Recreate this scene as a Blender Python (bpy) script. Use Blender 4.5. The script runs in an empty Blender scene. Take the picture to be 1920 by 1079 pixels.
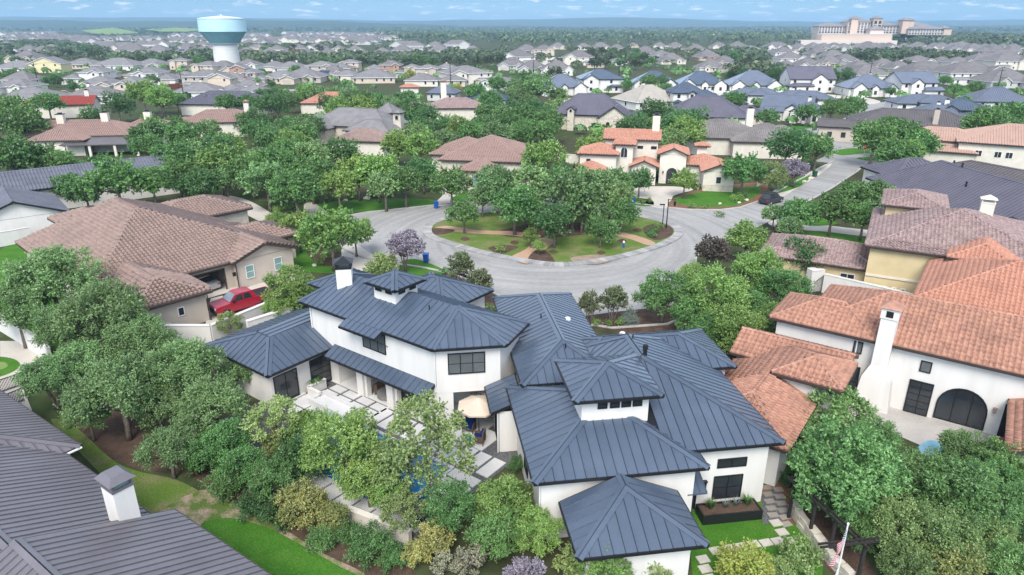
import bpy, bmesh, math, random
import numpy as np
from mathutils import Vector, Matrix
from mathutils.geometry import tessellate_polygon

SC = bpy.context.scene
COL = SC.collection
RNG = random.Random(7)
# ------------------------------------------------------------------ camera, sky, sun, exposure
FOC, PITCH, CAMH = 1280.0, math.radians(21.0), 26.0
cd = bpy.data.cameras.new('camera'); cam = bpy.data.objects.new('camera', cd); COL.objects.link(cam)
cd.sensor_fit = 'HORIZONTAL'; cd.sensor_width = 36.0; cd.lens = FOC / 1920 * 36.0
cd.clip_start = 0.5; cd.clip_end = 40000
cam.location = (0, 0, CAMH); cam.rotation_euler = (math.radians(90) - PITCH, 0, 0)
SC.camera = cam
SUN_EL, SUN_AZ = 48.0, 188.0          # azimuth clockwise from +Y
w = bpy.data.worlds.new('World'); SC.world = w; w.use_nodes = True
nt = w.node_tree; N = nt.nodes; L = nt.links
bg = N['Background']; bg.inputs['Strength'].default_value = 0.15
sky = N.new('ShaderNodeTexSky'); sky.sky_type = 'NISHITA'; sky.sun_disc = False
sky.sun_elevation = math.radians(SUN_EL); sky.sun_rotation = math.radians(SUN_AZ)
sky.altitude = 300; sky.air_density = 1.0; sky.dust_density = 0.35; sky.ozone_density = 2.2
hs = N.new('ShaderNodeHueSaturation'); hs.inputs['Saturation'].default_value = 0.5
L.new(sky.outputs[0], hs.inputs['Color'])
tc = N.new('ShaderNodeTexCoord')
sx = N.new('ShaderNodeSeparateXYZ'); L.new(tc.outputs['Generated'], sx.inputs[0])
tr = N.new('ShaderNodeValToRGB'); tr.color_ramp.elements[0].position = 0.0; tr.color_ramp.elements[0].color = (.142, .228, .318, 1); tr.color_ramp.elements[1].position = .3; tr.color_ramp.elements[1].color = (1, 1, 1, 1)
e_ = tr.color_ramp.elements.new(.14); e_.color = (.66, .76, .86, 1)
e_ = tr.color_ramp.elements.new(.05); e_.color = (.102, .18, .288, 1)
L.new(sx.outputs['Z'], tr.inputs[0]); ti = N.new('ShaderNodeMixRGB'); ti.blend_type = 'MULTIPLY'; ti.inputs[0].default_value = 1; L.new(hs.outputs[0], ti.inputs[1]); L.new(tr.outputs[0], ti.inputs[2])
dv = N.new('ShaderNodeMath'); dv.operation = 'ADD'; dv.inputs[1].default_value = .15; L.new(sx.outputs['Z'], dv.inputs[0])
dx_ = N.new('ShaderNodeMath'); dx_.operation = 'DIVIDE'; L.new(sx.outputs['X'], dx_.inputs[0]); L.new(dv.outputs[0], dx_.inputs[1])
dy_ = N.new('ShaderNodeMath'); dy_.operation = 'DIVIDE'; L.new(sx.outputs['Y'], dy_.inputs[0]); L.new(dv.outputs[0], dy_.inputs[1])
cb = N.new('ShaderNodeCombineXYZ'); L.new(dx_.outputs[0], cb.inputs[0]); L.new(dy_.outputs[0], cb.inputs[1])
nz = N.new('ShaderNodeTexNoise'); nz.inputs['Scale'].default_value = 4.6; nz.inputs['Detail'].default_value = 6; nz.inputs['Roughness'].default_value = .62
L.new(cb.outputs[0], nz.inputs['Vector'])
cr = N.new('ShaderNodeValToRGB'); cr.color_ramp.elements[0].position = .56; cr.color_ramp.elements[1].position = .70
cr.color_ramp.elements[1].color = (.8, .8, .8, 1)
L.new(nz.outputs[0], cr.inputs[0])
mx = N.new('ShaderNodeMixRGB'); mx.inputs[2].default_value = (3.9, 3.7, 3.85, 1)
L.new(cr.outputs[0], mx.inputs[0]); L.new(ti.outputs[0], mx.inputs[1]); L.new(mx.outputs[0], bg.inputs['Color'])
sd = bpy.data.lights.new('sun', 'SUN'); sun = bpy.data.objects.new('sun', sd); COL.objects.link(sun)
sd.energy = 1.5; sd.angle = math.radians(26); sd.color = (1, .95, .88)
_e, _a = math.radians(SUN_EL), math.radians(SUN_AZ)
SUNDIR = Vector((math.sin(_a) * math.cos(_e), math.cos(_a) * math.cos(_e), math.sin(_e)))
sun.rotation_euler = SUNDIR.to_track_quat('Z', 'Y').to_euler()
VS = SC.view_settings; VS.view_transform = 'Standard'; VS.look = 'None'; VS.gamma = 1; VS.use_curve_mapping = False
VS.exposure = 1.42
cy = SC.cycles
cy.max_bounces = 5; cy.diffuse_bounces = 2; cy.glossy_bounces = 2; cy.transmission_bounces = 2; cy.volume_bounces = 0
cy.caustics_reflective = False; cy.caustics_refractive = False; cy.use_denoising = True
cy.sample_clamp_indirect = 6

# ------------------------------------------------------------------ helpers
CP, SP = math.cos(PITCH), math.sin(PITCH)
def at(px, py, z=0.0):                 # point of height z seen at photo position (1920 x 1079)
    u = (px - 960) / FOC; v = (py - 539.5) / FOC
    d = -SP - v * CP; t = (z - CAMH) / d
    return (u * t, (CP - v * SP) * t, z)
def depth(p): return p[1] * CP - (p[2] - CAMH) * SP
def proj(p):
    d = max(.1, depth(p)); v = -(p[1] * SP + (p[2] - CAMH) * CP)
    return (960 + FOC * p[0] / d, 539.5 + FOC * v / d)

class MB:
    def __init__(s): s.v = []; s.f = []; s.m = []
    def poly(s, pts, m=0):
        n = len(s.v); s.v += [tuple(p) for p in pts]; s.f.append(tuple(range(n, n + len(pts)))); s.m.append(m); return s
    def box(s, x0, x1, y0, y1, z0, z1, m=0, M=None):
        c = [(x0, y0, z0), (x1, y0, z0), (x1, y1, z0), (x0, y1, z0), (x0, y0, z1), (x1, y0, z1), (x1, y1, z1), (x0, y1, z1)]
        if M is not None: c = [tuple(M @ Vector(p)) for p in c]
        n = len(s.v); s.v += c
        for f in ((0, 3, 2, 1), (4, 5, 6, 7), (0, 1, 5, 4), (1, 2, 6, 5), (2, 3, 7, 6), (3, 0, 4, 7)):
            s.f.append(tuple(n + i for i in f)); s.m.append(m)
        return s
    def bar(s, a, b, w, h, m=0):      # box beam from a to b
        a = Vector(a); b = Vector(b); d = (b - a); ln = d.length
        q = d.to_track_quat('X', 'Z').to_matrix().to_4x4(); q.translation = a
        return s.box(0, ln, -w / 2, w / 2, -h / 2, h / 2, m, q)
    def tube(s, pts, rad, n=8, m=0, cap=True):
        pts = [Vector(p) for p in pts]; rings = []
        for i, p in enumerate(pts):
            d = (pts[min(i + 1, len(pts) - 1)] - pts[max(i - 1, 0)]).normalized()
            a = d.orthogonal().normalized(); b = d.cross(a); r = rad[i] if hasattr(rad, '__len__') else rad
            k = len(s.v); s.v += [tuple(p + (a * math.cos(6.28318 * j / n) + b * math.sin(6.28318 * j / n)) * r) for j in range(n)]
            rings.append(k)
        for k0, k1 in zip(rings, rings[1:]):
            for j in range(n):
                s.f.append((k0 + j, k0 + (j + 1) % n, k1 + (j + 1) % n, k1 + j)); s.m.append(m)
        if cap:
            s.f.append(tuple(rings[0] + j for j in range(n))[::-1]); s.m.append(m)
            s.f.append(tuple(rings[-1] + j for j in range(n))); s.m.append(m)
        return s
    def lathe(s, prof, n=16, c=(0, 0, 0), m=0):
        k = len(s.v); q = len(prof)
        for j in range(n):
            a = 6.28318 * j / n
            s.v += [(c[0] + r * math.cos(a), c[1] + r * math.sin(a), c[2] + z) for r, z in prof]
        for j in range(n):
            for i in range(q - 1):
                a0 = k + j * q + i; b0 = k + ((j + 1) % n) * q + i
                s.f.append((a0, b0, b0 + 1, a0 + 1)); s.m.append(m)
        return s
    def prism(s, pts, z0, z1, m=0, ms=None):
        n = len(pts)
        ar = sum(pts[i][0] * pts[(i + 1) % n][1] - pts[(i + 1) % n][0] * pts[i][1] for i in range(n))
        if ar < 0: pts = pts[::-1]
        s.poly([(x, y, z1) for x, y in pts], m)
        s.poly([(x, y, z0) for x, y in pts][::-1], m)
        for i in range(n):
            a, b = pts[i], pts[(i + 1) % n]
            s.poly([(a[0], a[1], z0), (b[0], b[1], z0), (b[0], b[1], z1), (a[0], a[1], z1)], m if ms is None else ms)
        return s
    def mesh(s, name, mats, smooth=False):
        me = bpy.data.meshes.new(name); me.from_pydata(s.v, [], s.f)
        for q in mats: me.materials.append(q)
        if len(mats) > 1: me.polygons.foreach_set('material_index', s.m)
        if smooth: me.polygons.foreach_set('use_smooth', [True] * len(s.f))
        me.update(); return me
    def build(s, name, mats, parent=None, loc=None, rz=0, smooth=False):
        if not isinstance(mats, (list, tuple)): mats = [mats]
        return link(name, s.mesh(name, mats, smooth), parent, loc, rz)
def link(name, data, parent=None, loc=None, rz=0, sc=None):
    o = bpy.data.objects.new(name, data); COL.objects.link(o)
    if parent is not None: o.parent = parent
    if loc is not None: o.location = loc
    if rz: o.rotation_euler = (0, 0, rz)
    if sc is not None: o.scale = (sc,) * 3 if not hasattr(sc, '__len__') else sc
    return o
def tag(o, label=None, cat=None, group=None, kind=None):
    if label: o['label'] = label
    if cat: o['category'] = cat
    if group: o['group'] = group
    if kind: o['kind'] = kind
    return o
def thing(name, label, cat, loc=(0, 0, 0), rz=0, group=None):
    return tag(link(name, None, None, loc, rz), label, cat, group)
def copy_tree(o, parent=None):
    c = o.copy(); COL.objects.link(c)
    if parent is not None: c.parent = parent
    for ch in list(o.children): copy_tree(ch, c)
    return c

# ------------------------------------------------------------------ materials
def nodes(name):
    m = bpy.data.materials.new(name); m.use_nodes = True; t = m.node_tree
    return m, t, t.nodes, t.links, t.nodes['Principled BSDF']
def mat(name, c1, c2=None, scale=1.5, rough=.75, spec=.3, metal=0, bump=0., bscale=None, rnd=0., detail=5, lo=.35, hi=.65, stretch=None, fine=.0):
    m, t, n, l, b = nodes(name)
    b.inputs['Roughness'].default_value = rough; b.inputs['Specular IOR Level'].default_value = spec; b.inputs['Metallic'].default_value = metal
    if c2 is None: c2 = tuple(x * .86 for x in c1)
    g = n.new('ShaderNodeNewGeometry'); vec = g.outputs['Position']
    if stretch:
        mp = n.new('ShaderNodeMapping'); mp.inputs['Scale'].default_value = stretch; l.new(vec, mp.inputs[0]); vec = mp.outputs[0]
    z = n.new('ShaderNodeTexNoise'); z.inputs['Scale'].default_value = scale; z.inputs['Detail'].default_value = detail; l.new(vec, z.inputs['Vector'])
    r = n.new('ShaderNodeMapRange'); r.inputs[1].default_value = lo; r.inputs[2].default_value = hi; l.new(z.outputs[0], r.inputs[0])
    x = n.new('ShaderNodeMixRGB'); x.inputs[1].default_value = (*c1, 1); x.inputs[2].default_value = (*c2, 1); l.new(r.outputs[0], x.inputs[0])
    out = x.outputs[0]
    if fine:
        z3 = n.new('ShaderNodeTexNoise'); z3.inputs['Scale'].default_value = scale * 14; z3.inputs['Detail'].default_value = 3; l.new(vec, z3.inputs['Vector'])
        r3 = n.new('ShaderNodeMapRange'); r3.inputs[1].default_value = .3; r3.inputs[2].default_value = .7; r3.inputs[3].default_value = 1 - fine; r3.inputs[4].default_value = 1 + fine; l.new(z3.outputs[0], r3.inputs[0])
        y3 = n.new('ShaderNodeMixRGB'); y3.blend_type = 'MULTIPLY'; y3.inputs[0].default_value = 1; l.new(out, y3.inputs[1]); l.new(r3.outputs[0], y3.inputs[2]); out = y3.outputs[0]
    if rnd:
        oi = n.new('ShaderNodeObjectInfo'); r2 = n.new('ShaderNodeMapRange'); r2.inputs[3].default_value = 1 - rnd; r2.inputs[4].default_value = 1 + rnd
        l.new(oi.outputs['Random'], r2.inputs[0]); y = n.new('ShaderNodeMixRGB'); y.blend_type = 'MULTIPLY'; y.inputs[0].default_value = 1
        l.new(out, y.inputs[1]); l.new(r2.outputs[0], y.inputs[2]); out = y.outputs[0]
    l.new(out, b.inputs['Base Color'])
    if bump:
        z2 = n.new('ShaderNodeTexNoise'); z2.inputs['Scale'].default_value = bscale or scale * 8; l.new(vec, z2.inputs['Vector'])
        bp = n.new('ShaderNodeBump'); bp.inputs['Strength'].default_value = bump; bp.inputs['Distance'].default_value = .03; l.new(z2.outputs[0], bp.inputs['Height']); l.new(bp.outputs[0], b.inputs['Normal'])
    return m
def tilemat(name, c1, c2, c3):         # clay tile: each tile its own tone, with weathering patches
    m, t, n, l, b = nodes(name); b.inputs['Roughness'].default_value = .8; b.inputs['Specular IOR Level'].default_value = .25
    g = n.new('ShaderNodeNewGeometry')
    z = n.new('ShaderNodeTexNoise'); z.inputs['Scale'].default_value = 2.6; z.inputs['Detail'].default_value = 1; l.new(g.outputs['Position'], z.inputs['Vector'])
    z2 = n.new('ShaderNodeTexNoise'); z2.inputs['Scale'].default_value = .35; z2.inputs['Detail'].default_value = 4; l.new(g.outputs['Position'], z2.inputs['Vector'])
    r = n.new('ShaderNodeMapRange'); r.inputs[1].default_value = .36; r.inputs[2].default_value = .66; l.new(z.outputs[0], r.inputs[0])
    x = n.new('ShaderNodeMixRGB'); x.inputs[1].default_value = (*c1, 1); x.inputs[2].default_value = (*c2, 1); l.new(r.outputs[0], x.inputs[0])
    r2 = n.new('ShaderNodeMapRange'); r2.inputs[1].default_value = .52; r2.inputs[2].default_value = .75; r2.inputs[4].default_value = .6; l.new(z2.outputs[0], r2.inputs[0])
    y = n.new('ShaderNodeMixRGB'); y.inputs[2].default_value = (*c3, 1); l.new(r2.outputs[0], y.inputs[0]); l.new(x.outputs[0], y.inputs[1]); l.new(y.outputs[0], b.inputs['Base Color'])
    return m
def leafmat(name, c1, c2, trans=.3, rnd=.18):
    m, t, n, l, b = nodes(name); b.inputs['Roughness'].default_value = .42; b.inputs['Specular IOR Level'].default_value = .6
    a = n.new('ShaderNodeAttribute'); a.attribute_name = 'tint'
    x = n.new('ShaderNodeValToRGB'); x.color_ramp.elements[0].color = (*c1, 1); x.color_ramp.elements[1].color = (*[min(.5, q * 1.2 + .025) for q in c2], 1); e3 = x.color_ramp.elements.new(.62); e3.color = (*c2, 1); l.new(a.outputs['Fac'], x.inputs[0])
    oi = n.new('ShaderNodeObjectInfo'); h = n.new('ShaderNodeHueSaturation'); h.inputs['Saturation'].default_value = .86; h.inputs['Value'].default_value = 17
    r = n.new('ShaderNodeMapRange'); r.inputs[3].default_value = 1 - rnd; r.inputs[4].default_value = 1 + rnd * 1.2; l.new(oi.outputs['Random'], r.inputs[0]); l.new(r.outputs[0], h.inputs['Value'])
    mm = n.new('ShaderNodeMath'); mm.operation = 'MULTIPLY'; mm.inputs[1].default_value = 7.31; l.new(oi.outputs['Random'], mm.inputs[0])
    fr = n.new('ShaderNodeMath'); fr.operation = 'FRACT'; l.new(mm.outputs[0], fr.inputs[0])
    r2 = n.new('ShaderNodeMapRange'); r2.inputs[3].default_value = .490; r2.inputs[4].default_value = .516; l.new(fr.outputs[0], r2.inputs[0]); l.new(r2.outputs[0], h.inputs['Hue'])
    l.new(x.outputs[0], h.inputs['Color']); l.new(h.outputs[0], b.inputs['Base Color'])
    if trans:
        tr = n.new('ShaderNodeBsdfTranslucent'); l.new(h.outputs[0], tr.inputs[0]); ms = n.new('ShaderNodeMixShader'); ms.inputs[0].default_value = trans
        l.new(b.outputs[0], ms.inputs[1]); l.new(tr.outputs[0], ms.inputs[2]); l.new(ms.outputs[0], n['Material Output'].inputs[0])
    return m
M = {}
M['white'] = mat('white_stucco', (.69, .665, .62), (.62, .592, .545), 1.3, .85, .2, bump=.25, bscale=14, stretch=(1, 1, .22), lo=.42, hi=.8)
M['cream'] = mat('cream_stucco', (.68, .63, .54), (.62, .57, .48), 1.2, .85, .2)
M['tan'] = mat('tan_stucco', (.50, .43, .36), (.45, .39, .325), .8, .85, .2, bump=.2, bscale=14)
M['yellow'] = mat('yellow_stucco', (.62, .50, .29), (.55, .44, .25), .8, .85, .2)
M['beige'] = mat('beige_siding', (.60, .50, .39), (.55, .46, .36), .5, .8, .2)
M['paleyellow'] = mat('pale_yellow_siding', (.70, .62, .36), (.65, .57, .33), .5, .8, .2)
M['brick'] = mat('brick', (.36, .20, .15), (.42, .28, .21), 1.5, .85, .2)
M['grey'] = mat('grey_siding', (.55, .54, .51), (.50, .49, .46), .5, .8, .2)
M['stone'] = mat('limestone', (.62, .56, .46), (.46, .41, .33), 2.2, .9, .2, bump=.6, bscale=4)
M['blue_metal'] = mat('blue_charcoal_metal', (.072, .097, .135), (.054, .075, .109), .45, .3, .85, rnd=.09, lo=.3, hi=.7, fine=.05)
M['grey_metal'] = mat('warm_grey_metal', (.15, .138, .15), (.118, .108, .118), .4, .38, .5, rnd=.08, lo=.3, hi=.7, fine=.05)
M['brown_metal'] = mat('brown_metal', (.115, .10, .098), (.098, .085, .083), .5, .4, .5)
M['purple_metal'] = mat('purple_grey_metal', (.12, .112, .14), (.10, .094, .118), .4, .4, .5)
M['slate_metal'] = mat('slate_metal', (.13, .15, .195), (.115, .133, .172), .4, .36, .5)
M['pale_metal'] = mat('pale_blue_metal', (.25, .32, .41), (.22, .285, .37), .4, .36, .5)
M['seam'] = mat('seam_shadow_gap', (.012, .013, .016), None, 1, .7, .2)  # near-black roof base between panels; shade along the seams put into colour
M['black'] = mat('black_metal', (.014, .014, .016), None, 1, .45, .4)
M['brownmetal'] = mat('brown_fascia', (.06, .045, .04), None, 1, .5, .3)
M['shingle'] = mat('grey_shingle', (.215, .205, .205), (.17, .163, .163), .6, .9, .1, fine=.12, rnd=.06)
M['shingle2'] = mat('brown_grey_shingle', (.185, .172, .17), (.145, .135, .133), .5, .9, .1, fine=.14, rnd=.06)
M['shingle3'] = mat('beige_shingle', (.38, .345, .295), (.33, .30, .255), .6, .9, .1, fine=.1)
M['concrete_tile'] = mat('grey_concrete_tile', (.22, .20, .19), (.16, .145, .135), .25, .85, .2, fine=.2)
M['slate_tile'] = mat('slate_grey_tile', (.14, .145, .175), (.11, .115, .14), .5, .7, .3, fine=.2)
M['tile_red'] = tilemat('terracotta_tile', (.43, .23, .158), (.32, .165, .118), (.175, .10, .078))
M['tile_orange'] = tilemat('orange_tile', (.47, .24, .165), (.40, .19, .13), (.30, .14, .1))
M['tile_pink'] = tilemat('dusty_pink_tile', (.31, .222, .188), (.225, .16, .135), (.18, .135, .115))
M['tile_brown'] = tilemat('pale_brown_tile', (.30, .20, .165), (.25, .165, .14), (.19, .135, .12))
M['tile_mauve'] = tilemat('mauve_tile', (.34, .25, .23), (.23, .16, .15), (.16, .115, .11))
M['tile_crimson'] = tilemat('crimson_tile', (.30, .06, .045), (.24, .05, .04), (.2, .05, .045))
M['pink_far'] = tilemat('salmon_tile', (.46, .30, .235), (.40, .26, .2), (.34, .23, .19))
M['glass'] = mat('window_glass', (.02, .024, .028), (.035, .04, .045), .5, .06, .6)
M['glass2'] = mat('bright_window_glass', (.16, .27, .25), (.22, .33, .31), .6, .1, .6)
M['frame_w'] = mat('white_frame', (.75, .74, .72), None, 1, .5, .3)
M['frame_b'] = mat('black_frame', (.013, .013, .014), None, 1, .45, .4)
M['blind'] = mat('grey_blind', (.12, .13, .13), (.09, .1, .1), 1, .6, .3)
M['garage'] = mat('garage_door', (.5, .44, .36), None, 1, .6, .3)
M['darkwood'] = mat('dark_door', (.05, .04, .035), None, 2, .5, .3)
M['concrete'] = mat('street_concrete', (.335, .325, .305), (.285, .278, .262), .12, .9, .2, fine=.07, detail=7)
M['drive'] = mat('driveway_concrete', (.55, .50, .43), (.47, .43, .37), .3, .9, .2, fine=.06)
def ringmat():
    m = M['concrete']; t = m.node_tree; n = t.nodes; l = t.links; b = n['Principled BSDF']; src = b.inputs['Base Color'].links[0].from_socket
    g = n.new('ShaderNodeNewGeometry'); s = n.new('ShaderNodeSeparateXYZ'); v = n.new('ShaderNodeVectorMath'); v.operation = 'SUBTRACT'; v.inputs[1].default_value = (4.5, 85.5, 0); l.new(g.outputs['Position'], v.inputs[0])
    ln = n.new('ShaderNodeVectorMath'); ln.operation = 'LENGTH'; l.new(v.outputs[0], ln.inputs[0]); l.new(v.outputs[0], s.inputs[0])
    at_ = n.new('ShaderNodeMath'); at_.operation = 'ARCTAN2'; l.new(s.outputs['Y'], at_.inputs[0]); l.new(s.outputs['X'], at_.inputs[1])
    c = n.new('ShaderNodeCombineXYZ'); l.new(ln.outputs['Value'], c.inputs[0]); l.new(at_.outputs[0], c.inputs[1])
    z = n.new('ShaderNodeTexNoise'); z.inputs['Scale'].default_value = .9; z.inputs['Detail'].default_value = 6; l.new(c.outputs[0], z.inputs['Vector'])
    r = n.new('ShaderNodeMapRange'); r.inputs[1].default_value = .42; r.inputs[2].default_value = .68; r.inputs[3].default_value = 1.04; r.inputs[4].default_value = .80; l.new(z.outputs[0], r.inputs[0])
    x = n.new('ShaderNodeMixRGB'); x.blend_type = 'MULTIPLY'; x.inputs[0].default_value = 1; l.new(src, x.inputs[1]); l.new(r.outputs[0], x.inputs[2]); l.new(x.outputs[0], b.inputs['Base Color'])
ringmat()
def patchy(name, a, b, scale, lo, hi):          # worn grass: bare soil showing in ragged patches
    m, t, n, l, bs = nodes(name); bs.inputs['Roughness'].default_value = .95; bs.inputs['Specular IOR Level'].default_value = .1
    g = n.new('ShaderNodeNewGeometry'); z = n.new('ShaderNodeTexNoise'); z.inputs['Scale'].default_value = scale; z.inputs['Detail'].default_value = 8; z.inputs['Roughness'].default_value = .65; l.new(g.outputs['Position'], z.inputs['Vector'])
    r = n.new('ShaderNodeMapRange'); r.inputs[1].default_value = lo; r.inputs[2].default_value = hi; l.new(z.outputs[0], r.inputs[0])
    z2 = n.new('ShaderNodeTexNoise'); z2.inputs['Scale'].default_value = 12; z2.inputs['Detail'].default_value = 4; l.new(g.outputs['Position'], z2.inputs['Vector'])
    x = n.new('ShaderNodeMixRGB'); x.inputs[1].default_value = (*a, 1); x.inputs[2].default_value = (*b, 1); l.new(r.outputs[0], x.inputs[0])
    r3 = n.new('ShaderNodeMapRange'); r3.inputs[1].default_value = .3; r3.inputs[2].default_value = .7; r3.inputs[3].default_value = .7; r3.inputs[4].default_value = 1.3; l.new(z2.outputs[0], r3.inputs[0])
    y = n.new('ShaderNodeMixRGB'); y.blend_type = 'MULTIPLY'; y.inputs[0].default_value = 1; l.new(x.outputs[0], y.inputs[1]); l.new(r3.outputs[0], y.inputs[2]); l.new(y.outputs[0], bs.inputs['Base Color'])
    bp = n.new('ShaderNodeBump'); bp.inputs['Strength'].default_value = .7; bp.inputs['Distance'].default_value = .05; l.new(z2.outputs[0], bp.inputs['Height']); l.new(bp.outputs[0], bs.inputs['Normal']); return m
M['worn'] = patchy('worn_lawn', (.10, .15, .035), (.33, .25, .18), .7, .45, .6)
M['kerb'] = mat('kerb_concrete', (.46, .44, .41), (.36, .345, .32), .8, .9, .2, fine=.1)
M['kerbstone'] = mat('grey_kerb_stone', (.27, .265, .255), (.36, .35, .33), .6, .9, .2, rnd=.18, fine=.12)
M['lawn'] = mat('lawn_grass', (.046, .15, .013), (.07, .175, .02), .8, .9, .15, fine=.3, bump=.8, bscale=30)
M['lawn2'] = mat('dry_lawn', (.14, .15, .05), (.09, .125, .03), .45, .9, .15, fine=.3, bump=.8, bscale=25)
M['mulch'] = mat('mulch', (.075, .048, .034), (.11, .075, .055), 1.2, .95, .1, fine=.4, bump=.8, bscale=18)
M['redmulch'] = mat('red_mulch', (.21, .12, .07), (.15, .085, .05), 2, .95, .1, fine=.4, bump=.8, bscale=18)
M['dirt'] = mat('bare_soil', (.34, .255, .19), (.24, .175, .13), .6, .95, .1, fine=.25, bump=.6, bscale=14)
M['granite'] = mat('decomposed_granite', (.46, .30, .20), (.40, .26, .17), .7, .95, .1, fine=.12)
M['slab'] = mat('pale_paving_slab', (.62, .61, .585), (.56, .55, .53), .7, .8, .25, fine=.05, rnd=.04)
M['gravel'] = mat('dark_gravel', (.07, .072, .075), (.15, .15, .15), 9, .9, .3, bump=1, bscale=30, fine=.5)
M['flag'] = mat('flagstone', (.30, .27, .235), (.24, .215, .19), 1, .85, .2, rnd=.15, fine=.12)
M['patio'] = mat('stone_patio', (.44, .41, .37), (.37, .34, .31), .6, .8, .25, rnd=.1, fine=.1)
M['water'] = mat('pool_water', (.02, .19, .40), (.03, .25, .47), .6, .05, .5, bump=.25, bscale=4)
M['palewater'] = mat('pale_pool_water', (.16, .36, .47), (.22, .42, .52), .6, .08, .5, bump=.2, bscale=4)
M['bark'] = mat('bark', (.13, .105, .085), (.20, .175, .15), 3, .95, .1, bump=.8, bscale=20)
M['palebark'] = mat('pale_bark', (.34, .29, .24), (.25, .21, .175), 3, .9, .1)
M['wood'] = mat('dark_timber', (.024, .02, .019), (.034, .028, .026), 3, .7, .3)
M['fencewood'] = mat('weathered_fence', (.12, .095, .08), (.09, .07, .06), .6, .9, .1)
M['redfence'] = mat('red_fence', (.26, .085, .055), (.21, .07, .045), .6, .9, .1)
M['lawn2'] = patchy('patchy_lawn', (.10, .165, .03), (.24, .20, .11), .45, .45, .75)
M['gm'] = mat('ground_cover', (.05, .078, .026), (.065, .06, .034), .05, .95, .1, fine=.3)
M['field'] = mat('meadow', (.20, .27, .085), (.16, .24, .075), .02, .95, .1)
M['solar'] = mat('solar_glass', (.012, .022, .06), (.02, .03, .075), .8, .2, .6)
# ------------------------------------------------------------------ houses
def clip_strip(poly, a0, a1):          # keep the part of a 2D polygon with a0 <= x <= a1
    for lim, sg in ((a0, 1), (a1, -1)):
        out = []
        for i in range(len(poly)):
            p, q = poly[i], poly[(i + 1) % len(poly)]
            dp, dq = sg * (p[0] - lim), sg * (q[0] - lim)
            if dp >= 0: out.append(p)
            if dp * dq < 0:
                t = dp / (dp - dq); out.append((p[0] + t * (q[0] - p[0]), p[1] + t * (q[1] - p[1])))
        poly = out
        if len(poly) < 3: return []
    return poly
def inside(poly, x, y, mrg=0.0):
    c = False; n = len(poly)
    for i in range(n):
        x0, y0 = poly[i]; x1, y1 = poly[(i + 1) % n]
        if (y0 > y) != (y1 > y) and x < (x1 - x0) * (y - y0) / (y1 - y0) + x0: c = not c
    return c
def tile_mesh(name, m, wd=.33, ln=.42):
    b = MB(); pr = []
    for a in (0, 38, 90, 142, 180): pr.append((-.115 * math.cos(math.radians(a)), .095 * math.sin(math.radians(a))))
    pr = [(-.17, .015)] + pr + [(.17, .015)]
    n = len(pr)
    lo = [(x, -.03, z * 1.15 + .075) for x, z in pr]; hi = [(x * .94, ln, z + .012) for x, z in pr]; bt = [(x, -.02, .0) for x, z in pr]
    b.v = lo + hi + bt
    for i in range(n - 1):
        b.f.append((i, i + 1, n + i + 1, n + i)); b.m.append(0)
        b.f.append((2 * n + i, 2 * n + i + 1, i + 1, i)); b.m.append(0)
    return b.mesh(name, [m])
TILE = {}
def tile_for(m):
    if m.name not in TILE: TILE[m.name] = tile_mesh('roof_tile', m)
    return TILE[m.name]

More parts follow.
